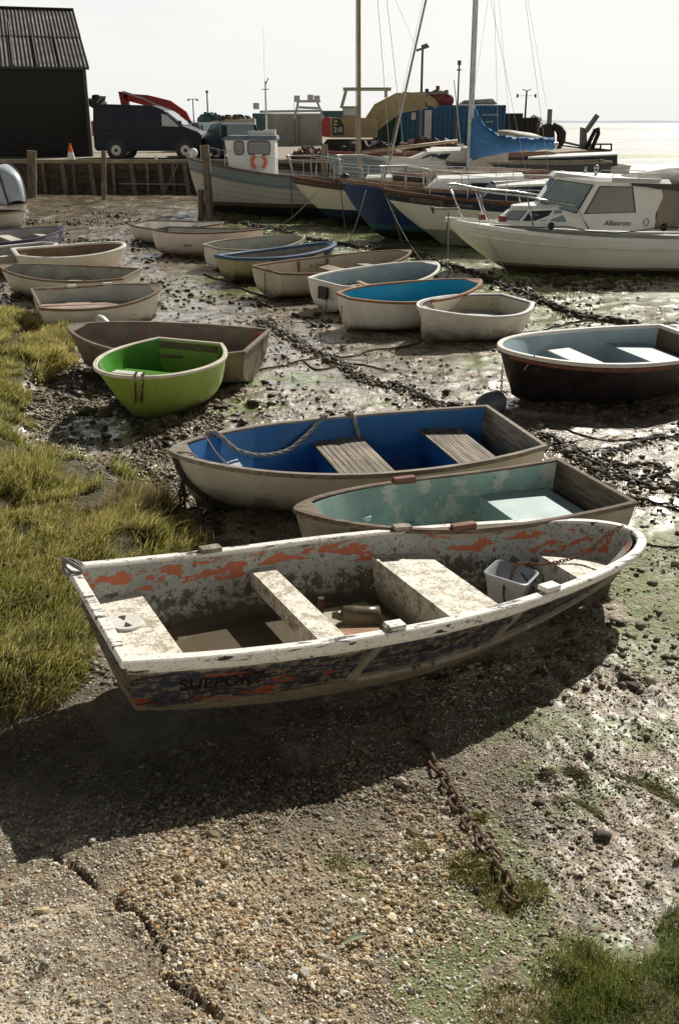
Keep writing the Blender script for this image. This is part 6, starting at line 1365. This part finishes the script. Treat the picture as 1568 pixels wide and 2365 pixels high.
# a few bigger loose stones one can tell apart
for i, (px_, py_, s_, lab) in enumerate(((1245, 1850, .022, 'single dark stone on the pale silt right of the chain'), (1390, 1930, .034, 'largest dark stone on the silt at the right'), (760, 1895, .02, 'pale flat flint just beyond the boat shadow'), (1105, 2045, .018, 'small dark stone beside the weed at the chain end'), (925, 1800, .026, 'half buried oyster shell at the edge of the boat shadow'))):
    p = P(px_, py_, 0); p.z = zg(p.x, p.y) + s_*.3; rr = random.Random(i + 3); m = MB().ball((0,0,0), 1, 9, 6); m.v = [tuple(Vector(q)*(1 + rr.uniform(-.14, .14))) for q in m.v]; m.v = [(q[0]*s_*1.25 + p.x, q[1]*s_ + p.y, q[2]*s_*.6 + p.z) for q in m.v]
    solo(m, 'stone', paint('dark_stone' if i != 2 and i != 4 else 'pale_stone', (.07, .06, .045) if i != 2 and i != 4 else (.45, .40, .32), .7, .4, 20), lab, 'stone', 'larger stones lying on the shore', smooth=True)
# ---------------------------------------------------------------- grass
def blade_mat(name):
    m, nt, b = newmat(name); a = N(nt, 'ShaderNodeAttribute'); a.attribute_name = 'tint'
    b.inputs['Roughness'].default_value = .55; L(nt, a.outputs['Color'], b.inputs['Base Color']); b.inputs['Specular IOR Level'].default_value = .3
    tr = N(nt, 'ShaderNodeBsdfTranslucent'); L(nt, a.outputs['Color'], tr.inputs['Color']); ms = N(nt, 'ShaderNodeMixShader'); ms.inputs[0].default_value = .45
    L(nt, b.outputs[0], ms.inputs[1]); L(nt, tr.outputs[0], ms.inputs[2]); L(nt, ms.outputs[0], nt.nodes['Material Output'].inputs['Surface']); return m
BLADE = blade_mat('grass_blade')
def grass(name, x, y, hgt, wid, cols, label, lean=(0, 0), spread=.5, kind='stuff', cat=None, solo_=False):
    n = len(x); z = ground_fields(x, y)['h'] - .01; a = rng.uniform(0, 6.283, n); sp = rng.uniform(.1, 1, n)*spread
    dx = np.cos(a)*sp + lean[0]; dy = np.sin(a)*sp + lean[1]; wa = a + 1.57 + rng.uniform(-.6, .6, n); K = 4; V_ = np.zeros((n, 2*K + 1, 3)); C_ = np.zeros((n, 2*K + 1, 3)); q = np.linspace(0, 1, K + 1)
    for k in range(K + 1):
        f = q[k]; bend = f**1.7; cx_ = x + dx*hgt*bend; cy_ = y + dy*hgt*bend; cz = z + hgt*(f - .32*bend*np.hypot(dx, dy)); w_ = wid*(1 - f)**.6*.5
        col = cols*(.40 + .75*f)
        if k < K:
            V_[:, 2*k] = np.stack([cx_ - np.cos(wa)*w_, cy_ - np.sin(wa)*w_, cz], 1); V_[:, 2*k+1] = np.stack([cx_ + np.cos(wa)*w_, cy_ + np.sin(wa)*w_, cz], 1); C_[:, 2*k] = C_[:, 2*k+1] = col
        else: V_[:, 2*K] = np.stack([cx_, cy_, cz], 1); C_[:, 2*K] = col
    base = (np.arange(n)*(2*K + 1))[:, None]; tri = []
    for k in range(K - 1): tri += [base + np.array([[2*k, 2*k+1, 2*k+3]]), base + np.array([[2*k, 2*k+3, 2*k+2]])]
    tri.append(base + np.array([[2*K-2, 2*K-1, 2*K]])); Fa = np.concatenate(tri, 0)
    o = numpy_mesh(name, V_.reshape(-1, 3), Fa, BLADE, {'tint': C_.reshape(-1, 3)}, False)
    return tag(o, label, cat, kind=kind)
def gcol(n, x, y, straw=.15):
    f = fbm(x, y, 1.1, 3, 66)[:, None]; g = np.array([(.13, .17, .03)])*(1 - f) + np.array([(.36, .33, .08)])*f; c = g*rng.uniform(.6, 1.35, (n, 1)); s_ = rng.uniform(0, 1, n) < straw*(.4 + 1.4*f[:, 0]); c[s_] = np.array((.55, .43, .20))*rng.uniform(.7, 1.2, (s_.sum(), 1)); return c
def in_bank(x, y):
    f = ground_fields(x, y); return (f['sd'] > .0)*(sst(fbm(x, y, 2.6, 4, 41) + .25*np.clip(f['sd'], 0, .5), .44, .55))
x, y = pts_px(105000, -160, 520, 690, 1700, in_bank); n = len(x); k = fbm(x, y, 1.5, 3, 13)
grass('marsh_grass', x, y, rng.uniform(.05, .17, n)*(.45 + 1.25*k), .0045 + .0006*y, np.clip(gcol(n, x, y, .38)*1.6, 0, .8), 'green and straw coloured marsh grass on the bank at the left', (.35, -.25), .85)
x, y = pts_px(2600, -160, 520, 690, 1700, in_bank); n = len(x); grass('dead_grass_stems', x, y, rng.uniform(.14, .30, n), .0032 + .0003*y, np.array((.62, .50, .26))*rng.uniform(.6, 1.2, (n, 1)), 'long dead straw stems leaning out of the marsh grass', (.5, -.2), 1.1)
def in_bank2(x, y): return sst(ground_fields(x, y)['sd2'] + (fbm(x, y, 6, 3, 2) - .5)*.35, -.03, .08)
x, y = pts_px(24000, 1000, 1750, 2000, 2700, in_bank2); n = len(x); grass('foreground_grass', x, y, rng.uniform(.015, .06, n)*(.5 + 1.1*fbm(x, y, 7, 3, 4)), .0028, gcol(n, x, y, .12)*np.array((.7, .95, .7)), 'dark green grass at the bottom right corner of the shore', (0, -.1), .9)
def tuft(px_, py_, n, r, hgt, name, label, cat='grass tuft', straw=.1, wid=.004, lean=(0, 0), spread=.8, k=1., rx=1.):
    p = P(px_, py_, 0); a = rng.uniform(0, 6.283, n); rr = r*np.sqrt(rng.uniform(0, 1, n)); x = p.x + np.cos(a)*rr*rx; y = p.y + np.sin(a)*rr
    o = grass(name, x, y, rng.uniform(.4, 1, n)*hgt, wid, gcol(n, x, y, straw)*k, label, lean, spread, None, cat); o['group'] = 'weed and grass tufts on the shore'; return o  # k darkens the blade colour of tufts set in shade
tuft(330, 1215, 600, .30, .26, 'grass_tussock', 'tallest straw tipped tussock where the bank meets the blue lined boat', straw=.55, wid=.006, lean=(.35, .05))
tuft(455, 1270, 160, .16, .24, 'grass_tussock', 'thin straw tussock beside the stern quarter of the peeling boat', straw=.7, wid=.005, lean=(.1, 0))
tuft(240, 1250, 500, .30, .18, 'grass_tussock', 'broad green tussock left of the tallest one', straw=.2, wid=.006)
tuft(130, 1560, 260, .20, .16, 'grass_tussock', 'dark leafy tussock in the shade below the bank', straw=.05, wid=.01, k=.6)
tuft(785, 1995, 420, .055, .035, 'weed_tuft', 'small round green tuft left of the others', wid=.0035)
tuft(965, 1960, 500, .06, .04, 'weed_tuft', 'green tuft just left of the chain', wid=.0035); tuft(1045, 1935, 260, .04, .035, 'weed_tuft', 'small tuft touching the chain near its middle', wid=.0035)
tuft(1095, 2000, 1600, .11, .05, 'weed_tuft', 'largest bright green tuft beside the chain', wid=.004); tuft(1160, 2060, 1100, .10, .045, 'weed_tuft', 'green brown tuft round the end of the chain', wid=.004, straw=.3)
tuft(1230, 2050, 500, .07, .05, 'weed_tuft', 'straggly olive tuft right of the chain end', straw=.35); tuft(1110, 1880, 200, .035, .05, 'weed_tuft', 'leafy green sprig against the right side of the chain', wid=.006)
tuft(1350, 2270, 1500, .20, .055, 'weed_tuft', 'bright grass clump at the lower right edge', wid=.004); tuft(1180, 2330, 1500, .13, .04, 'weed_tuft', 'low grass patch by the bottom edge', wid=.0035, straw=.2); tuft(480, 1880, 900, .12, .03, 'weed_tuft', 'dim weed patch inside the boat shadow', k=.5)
tuft(960, 2090, 500, .10, .02, 'weed_tuft', 'sparse brownish weed left of the chain end', straw=.4); tuft(1060, 2150, 900, .16, .022, 'weed_tuft', 'thin weed patch below the chain end', straw=.3)
def dmoss(x, y):
    f = ground_fields(x, y); px, py = f['px'], f['py']; b = np.exp(-((px - 1080)/230)**2 - ((py - 2130)/190)**2) + .6*np.exp(-((px - 1300)/200)**2 - ((py - 2280)/90)**2)
    return np.clip(b*1.5*sst(fbm(x, y, 6, 4, 19), .44, .58), 0, 1)
x, y = pts_px(15000, 750, 1600, 1880, 2500, dmoss); n = len(x)
grass('moss', x, y, rng.uniform(.006, .024, n), .0026, gcol(n, x, y, .25)*np.array((.8, 1., .7)), 'low patchy green moss and weed spread over the mud below the chain', (0, -.1), .9)
def strands(pts, n, w_, label):
    m = MB(); rr = random.Random(len(label))
    for i in range(n):
        off = Vector((rr.uniform(-w_, w_), rr.uniform(-w_, w_), 0)); a = [P(*p) + off + Vector((rr.uniform(-.01,.01), rr.uniform(-.01,.01), 0)) for p in pts]; k0 = rr.randint(0, max(0, len(a)-3)); a = a[k0:k0 + rr.randint(3, len(a))] if len(a) > 3 else a
        ff = [];
        for p, q in zip(a[:-1], a[1:]):
            for k in range(3): c = p.lerp(q, k/3); c.z = zg(c.x, c.y) + .004 + rr.random()*.012; ff.append(c)
        if len(ff) > 2: m.tube(ff, .0016, 3)
    return solo(m, 'weed_strands', paint('olive_weed', (.22, .20, .08), .7, .5, 20), label, 'weed', 'weed and grass tufts on the shore')
strands([(1215,1805),(1260,1800),(1300,1785),(1340,1790),(1362,1815)], 34, .03, 'brown green weed strands swept into an arc at the right'); strands([(1400,1780),(1450,1800),(1500,1812),(1550,1850),(1590,1880)], 34, .028, 'long weed strands running off the right edge'); strands([(1290,1845),(1330,1845),(1370,1865),(1400,1885)], 22, .025, 'faint short weed strands below the arc')
# leaf and straw
m = MB(); p = P(785, 2192); q = P(850, 2172); rows = []
for i in range(9):
    f = i/8; c = p.lerp(q, f); w_ = .016*math.sin(math.pi*min(1, f*.9 + .05)); rows.append([c + Vector((0, w_*k, .025 + .008*math.sin(f*3) + .006*abs(k))) for k in (-1, -.5, 0, .5, 1)])
m.grid(rows); solo(m, 'fallen_leaf', paint('grey_green_leaf', (.22, .27, .16), .6), 'grey green leaf lying on the gravel near the bottom', 'leaf', smooth=True)
m = MB().tube([P(655, 1925) + Vector((0,0,.03)), P(668, 1905) + Vector((0,0,.035)), P(685, 1880) + Vector((0,0,.04))], .0035, 5); solo(m, 'straw_stalk', flat('straw', (.45, .38, .22), .7), 'pale straw stalk at the edge of the boat shadow', 'straw')
# ---------------------------------------------------------------- chains, ropes and loose gear
def smooth_path(pts, step):
    o = []; n = len(pts)
    for i in range(n-1):
        a, b_, c, d = pts[max(0, i-1)], pts[i], pts[i+1], pts[min(n-1, i+2)]
        k = max(2, int((c-b_).length/step*3))
        for j in range(k):
            u = j/k; o.append(.5*((2*b_) + (c-a)*u + (2*a-5*b_+4*c-d)*u*u + (3*b_-a-3*c+d)*u**3))
    o.append(pts[-1]); return o
def resample(o, step):
    r = [o[0]]; acc = 0
    for p, q in zip(o[:-1], o[1:]):
        l = (q-p).length
        while acc + l >= step: f = (step-acc)/l; p = p.lerp(q, f); r.append(p.copy()); l = (q-p).length; acc = 0
        acc += l
    return r
def link_ring(m, c, ax, up, ln, wd, r, seg=12, sub=6):
    ax = ax.normalized(); sd = ax.cross(up).normalized(); pts = []
    for k in range(seg):
        a = 2*math.pi*k/seg; cx, sy = math.cos(a), math.sin(a)
        pts.append(c + ax*((ln/2-wd/2)*(1 if cx > 0 else -1)*(min(1, abs(cx)*3)) + cx*wd/2) + sd*(sy*wd/2))
    m.tube(pts, r, sub, True)
CHM = paint('rusty_chain', (.17, .10, .06), .75, .5, 14, peels=[((.30, .22, .15), .56, .68, 20)], bmp=.8); CHD = paint('muddy_chain', (.075, .06, .042), .7, .5, 9, bmp=.9)
def chain(pix, ln, wd, r, label, mat=CHM, jit=.15, lift=.0, seg=12, sub=6, world=None, group='mooring chains lying over the mud', name='mooring_chain', weed=0):
    if world is None:
        pts = [P(a, b_) for a, b_ in pix]
    else: pts = world
    st = ln - 2.3*r; c = resample(smooth_path(pts, st), st); m = MB(); rr = random.Random(len(label))
    for i in range(len(c)-1):
        p = (c[i] + c[i+1])/2; ax = c[i+1] - c[i]
        if world is None: p.z = zg(p.x, p.y) + r + lift
        ang = (R(42) if i % 2 else R(-48)) + rr.uniform(-jit, jit)*3
        side = ax.normalized().cross(Vector((0,0,1))).normalized(); up = ax.normalized().cross(side).normalized(); u = up*math.cos(ang) + side*math.sin(ang)
        if world is None: ax = ax + side*rr.uniform(-jit, jit)*ax.length; p = p + side*rr.uniform(-.2, .2)*wd
        link_ring(m, p, ax, u, ln, wd, r, seg, sub)
    o = solo(m, name, mat, label, 'chain', group, smooth=True)
    if weed:
        rr = np.random.default_rng(3); k = rr.integers(0, len(c), weed); x = np.array([c[i].x for i in k]) + rr.normal(0, wd*1.3, weed); y = np.array([c[i].y for i in k]) + rr.normal(0, wd*1.3, weed)
        scatter_stones('chain_weed', x, y, rr.lognormal(math.log(wd*.28), .4, weed), .7, palette(weed, BR, [3,3,2,3,1]), CLOD, 'weed and mud caked along the ' + label, .2, True, .4)
    return o
chain([(902,1600),(922,1635),(945,1668),(975,1722),(1008,1768),(1035,1820),(1058,1862),(1085,1900),(1112,1945),(1145,1990),(1168,2030),(1190,2065),(1207,2100)], .095, .058, .0085, 'thick rusty chain running towards us from under the peeling boat', seg=16, sub=8, lift=.006)
chain([(600,742),(640,765),(690,790),(700,803),(760,825),(800,848),(830,868),(880,885),(930,893),(965,915),(1000,932),(1070,945),(1130,975)], .10, .062, .013, 'weedy chain from the weed bed to the blue lined boat', CHD, weed=1500)
chain([(1225,1005),(1290,1030),(1340,1058),(1400,1085),(1470,1112),(1590,1140)], .09, .058, .012, 'weedy chain leaving the transom of the blue lined boat to the right', CHD, weed=600)
chain([(515,511),(560,520),(620,530),(660,540),(700,549),(760,563),(830,575),(900,581),(960,592),(1010,612),(1060,626),(1110,640),(1180,668),(1230,690),(1290,715),(1360,735),(1475,749)], .16, .10, .026, 'longest dark chain crossing the creek below the yachts', CHD, seg=8, sub=5, weed=900)
chain([(150,838),(195,868),(240,900),(290,950),(335,1000),(345,1045),(330,1078),(350,1102),(385,1135),(402,1180),(418,1215)], .075, .048, .0095, 'brown chain curving from the grass past the green boat to the blue lined one', CHD, weed=500)
chain([(1590,1008),(1500,1014),(1430,1040),(1395,1062),(1440,1078),(1500,1070),(1535,1085),(1500,1104),(1430,1105),(1370,1092)], .075, .046, .010, 'looped chain tangle at the right edge', CHD, weed=400)
chain([(1300,1035),(1350,1075),(1400,1130),(1470,1160),(1590,1175)], .075, .046, .010, 'lowest chain of the tangle at the right edge', CHD, weed=300)
def gline(pix, r, mat, label, name='mooring_rope', cat='rope', group='thin ropes lying on the mud'):
    c = resample(smooth_path([P(a, b_) for a, b_ in pix], .1), .08)
    for p in c: p.z = zg(p.x, p.y) + r*.8
    return solo(MB().tube(c, r, 6), name, mat, label, cat, group, smooth=True)
gline([(585,858),(640,846),(700,833),(760,820),(800,822),(860,808),(930,800),(982,788)], .012, ROPE_D, 'muddy rope from the brown boat stern to the navy rimmed boat'); gline([(470,636),(520,650),(560,668),(625,688)], .018, ROPE_D, 'dark rope in the puddle left of the beige dinghy')
gline([(1255,760),(1320,745),(1400,742),(1500,752),(1580,750)], .014, ROPE_D, 'thin line above the black hulled dinghy'); gline([(1310,1000),(1400,1020),(1470,1010),(1580,1000)], .010, ROPE_D, 'upper thin rope of the tangle at the right edge'); gline([(700,835),(740,850),(820,838),(900,850)], .011, ROPE_D, 'short rope crossing the weedy chain')
gline([(1430,1255),(1480,1262),(1530,1268),(1590,1275)], .007, ROPE_D, 'thin dark line to the right of the peeling boat bow')
# chains over the green bow
for k, (dx, lab) in enumerate(((-.03, 'left strand of chain hanging over the green bow'), (.05, 'right strand of chain hanging over the green bow'))):
    a = W2(green_t, green_h.pt(.985, 0, 1)); a = Vector((a.x + dx + .03, a.y - .02, a.z + .03)); b_ = P(318 + k*10, 975) ; b_.z = .02; c_ = P(333 + k*4, 1035); c_.z = .02
    chain(None, .042, .026, .0048, lab, STEEL if 0 else CHM, world=[a + Vector((0, .12, .0)), a, a + Vector((.005, -.05, -.08)), a.lerp(b_, .5) + Vector((0, -.03, 0)), b_, c_], seg=8, sub=4, group='chains hanging from the small boats')
# rope on the blue lined boat
def bl(u, t, side, inn=0., up=0.):
    p = blue_h.pt(u, t, side); p.y -= side*inn; p.z += up; return W2(blue_t, p)
far = 1 if blue_t['near'] < 0 else -1; far = 1 if (W2(blue_t, blue_h.pt(.5, 0, 1)).y > W2(blue_t, blue_h.pt(.5, 0, -1)).y) else -1
def lay_rope(pts, r, mat, label, twist=True, name='rope'):
    c = resample(smooth_path(pts, r*2), r*1.1); m = MB()
    if twist:
        for s_ in range(3):
            q = []
            for i, p in enumerate(c):
                d = (c[min(i+1, len(c)-1)] - c[max(i-1, 0)]).normalized(); a = d.cross(Vector((.1,.2,1))).normalized(); b_ = d.cross(a); t = i*.55 + s_*2.094; q.append(p + (a*math.cos(t) + b_*math.sin(t))*r*.48)
            m.tube(q, r*.58, 6)
    else: m.tube(c, r, 6)
    return solo(m, name, mat, label, 'rope', smooth=True)
lay_rope([bl(.90, .05, far, .02, -.03), bl(.875, 0, far, .0, .035), bl(.85, .02, far, .05, .03), bl(.81, .13, far, .10), bl(.76, .21, far, .11), bl(.70, .25, far, .11), bl(.64, .24, far, .11), bl(.59, .16, far, .10), bl(.54, .07, far, .05, .01), bl(.505, 0, far, .0, .04), bl(.49, .03, far, -.05, -.02), bl(.45, .04, far, -.06, -.03), bl(.425, 0, far, .0, .04), bl(.415, .06, far, .05), bl(.41, .16, far, .07), bl(.405, .28, far, .08)], .021, ROPE, 'thick twisted grey rope sagging over the rail of the blue lined boat')
nr_ = -far
lay_rope([bl(.995, .04, nr_, -.03), bl(.99, .3, nr_, -.03), bl(.955, .52, nr_, -.03), bl(.90, .70, nr_, -.03), bl(.84, .84, nr_, -.035), bl(.78, .90, nr_, -.06), bl(.72, .93, nr_, -.12, -.03)], .024, ROPE_D, 'thick muddy rope hanging down the bow of the blue lined boat')
PINK_R = paint('pinkish_cord', (.42, .30, .27), .8, .2, 20)
lay_rope([bl(.985, .02, nr_, .03, .03), bl(.95, .02, nr_, .10, .03), bl(.93, .3, nr_, .12, .1), bl(.90, .25, nr_, .15, .0), bl(.86, .3, nr_, .14, .02), bl(.80, .35, nr_, .12, .02), bl(.79, .3, nr_, .3, .02), bl(.84, .3, nr_, .42, .04), bl(.87, .15, far, .1, .02), bl(.89, 0, far, .0, .03)], .008, PINK_R, 'thin pinkish cord lying in the bow of the blue lined boat', False)
m = MB(); rr = random.Random(9)
for i in range(7):
    a = bl(.99, .25, nr_, -.05); m.tube([a, a + Vector((rr.uniform(-.05,.03), rr.uniform(-.05,.03), -.15)), a + Vector((rr.uniform(-.07,.04), rr.uniform(-.06,.04), -.28)), Vector((a.x + rr.uniform(-.08,.05), a.y + rr.uniform(-.08,.02), .02))], .007, 5)
solo(m, 'frayed_rope', ROPE_D, 'frayed dark rope ends dangling from the bow of the blue lined boat', 'rope', smooth=True)
# loose float beyond the blue boat
a, b_ = P(1105, 938, .12), P(1160, 922, .12); m = MB().tube([a, a.lerp(b_, .12), a.lerp(b_, .4), a.lerp(b_, .8), a.lerp(b_, .95), b_ + (b_-a)*.08], [.03, .09, .12, .12, .07, .03], 14); solo(m, 'float', paint('slate_float', (.12, .14, .16), .5, .2, 4), 'slate grey float lying behind the transom of the blue lined boat', 'float', smooth=True)
# things in the front boat
SXL = L0/3.33
def F0(x, y, z): return W2(t0, (x, y, z))
bc = Vector((2.46*SXL, .06, .15)); B0 = thing('bucket', 'square grey plastic bucket standing inside the peeling boat', 'bucket', F0(*bc), t0.rotation_euler.z + .5); B0.rotation_euler = (R(6), R(4), t0.rotation_euler.z + .62)
def rsq(r, z, cr, n=5):
    o = []
    for sx, sy, a0 in ((1,1,0),(-1,1,90),(-1,-1,180),(1,-1,270)):
        for k in range(n+1): a = R(a0 + 90*k/n); o.append(Vector((sx*(r-cr) + cr*math.cos(a), sy*(r-cr) + cr*math.sin(a), z)))
    return o
BKT = paint('grey_plastic', (.36, .38, .41), .45, .08, 3); m = MB()
m.grid([rsq(.095, 0, .03), rsq(.11, .09, .035), rsq(.138, .21, .04), rsq(.148, .215, .045), rsq(.148, .228, .045), rsq(.138, .232, .042), rsq(.130, .225, .04), rsq(.094, .09, .033), rsq(.084, .012, .03)], True); m.add(rsq(.095, 0, .03), [tuple(range(24))[::-1]]); m.add(rsq(.084, .012, .03), [tuple(range(24))]); m.build('bucket_body', BKT, B0, True, sharp=40)
m = MB().ball((0, 0, .035), (.07, .07, .035), 12, 6); m.build('silt', paint('brown_silt', (.22, .14, .06), .7, .4, 20), B0, True)
m = MB().tube([Vector((-.125, .0 + .0, .19)), Vector((-.155, -.02, .12)), Vector((-.15, -.05, .05)), Vector((-.10, -.125, .035)), Vector((.02, -.155, .05)), Vector((.1, -.14, .12)), Vector((.125, -.03, .19))], .007, 6); m.build('handle', BLACK, B0, True)
bow_ = F0(L0 - .10, 0, h0.zr(1) + .05); rimb = B0.matrix_basis @ Vector((.11, .0, .235))
chain(None, .034, .021, .004, 'rusty chain from the peeling bow into the bucket', RUST if 0 else paint('orange_rust_chain', (.22, .09, .04), .8, .4, 14), world=[bow_, bow_ + Vector((-.10, -.03, -.05)), bow_.lerp(rimb, .4) + Vector((0, 0, -.10)), bow_.lerp(rimb, .75) + Vector((0, 0, -.06)), rimb + Vector((.0, 0, .01)), rimb + Vector((-.05, -.04, -.10))], seg=8, sub=5, group=None)
m = MB(); p0_ = Vector((1.52, .17, .20)); p1_ = Vector((1.74, .09, .20)); m.tube([p0_, p0_.lerp(p1_, .04), p0_.lerp(p1_, .35), p0_.lerp(p1_, .65), p0_.lerp(p1_, .96), p1_], [.035, .06, .062, .058, .062, .04], 14); m.tube([p0_, p0_ - (p1_-p0_)*.25], [.035, .018], 12); m.v = [tuple(F0(*v_)) for v_ in m.v]
solo(m, 'plastic_bottle', glassm('murky_plastic', (.12, .10, .06), .25, .85), 'murky plastic bottle lying between the seats of the peeling boat', 'bottle', smooth=True)
m = MB().prism([(1.30, -.02, .155), (1.60, -.14, .155), (1.66, -.05, .155), (1.32, .05, .155)], [(1.30, -.02, .20), (1.60, -.14, .20), (1.66, -.05, .20), (1.32, .05, .20)]); m.v = [tuple(F0(*v_)) for v_ in m.v]; solo(m, 'wood_wedge', wood('orange_brown_wood', (.50, .30, .16), (.26, .13, .07)), 'wedge of orange brown wood on the floor of the peeling boat', 'wood block', bevel=.004)
m = MB(); c_ = F0(.0, .50, .58)
for k in range(3): m.tube([c_ + Vector((.055*math.cos(a + k)*(1 + .1*k), .035*math.sin(a), .03*math.sin(a + .5*k) + .012*k)) for a in [j*math.pi/6 for j in range(12)]], .008, 6, True)
solo(m, 'rope_lashing', ROPE, 'small rope lashing knotted on the stern rail of the peeling boat', 'rope', smooth=True)
# mooring lines of the large boats
def line(a, b_, r, mat, lab, sag=.1): rope_solo([a, b_], r, mat, lab, group='mooring lines dropping from the larger boats', sag=sag)
line(PY(672, 412, 32.6), P(660, 505, .0) if 0 else PY(675, 505, 33), .015, ROPE_D, 'line dropping from the cream sloop bow'); line(PY(730, 445, 31), P(640, 525), .014, ROPE, 'slanting line from the cream sloop side down to the mud'); line(PY(785, 420, 28.5), P(800, 545), .014, ROPE_D, 'upright line dropping from the navy yacht bow')
line(PY(885, 440, 26.5), P(1010, 640), .018, ROPE_D, 'long line from the white sloop bow down to the cruiser mooring', .25); line(PY(845, 440, 27), P(805, 560), .014, ROPE, 'slanting line crossing the navy hull'); line(PY(905, 470, 26.3), P(935, 575), .03, ROPE_D, 'weedy line hanging under the white sloop stem')
line(PY(1035, 500, 22.1), P(1035, 640), .014, ROPE, 'slack line under the cruiser bow')
m = MB().tube([W2(dark_t, dark_h.pt(.93, 0, 1)) + Vector((0,0,.03)), W2(dark_t, dark_h.pt(.95, .1, 1)) + Vector((0, .05, -.1)), W2(dark_t, dark_h.pt(.9, .3, 1)) + Vector((.05, .12, 0))], .008, 6)
solo(m, 'painter_rope', ROPE, 'short white painter over the bow of the black hulled dinghy', 'rope', smooth=True)
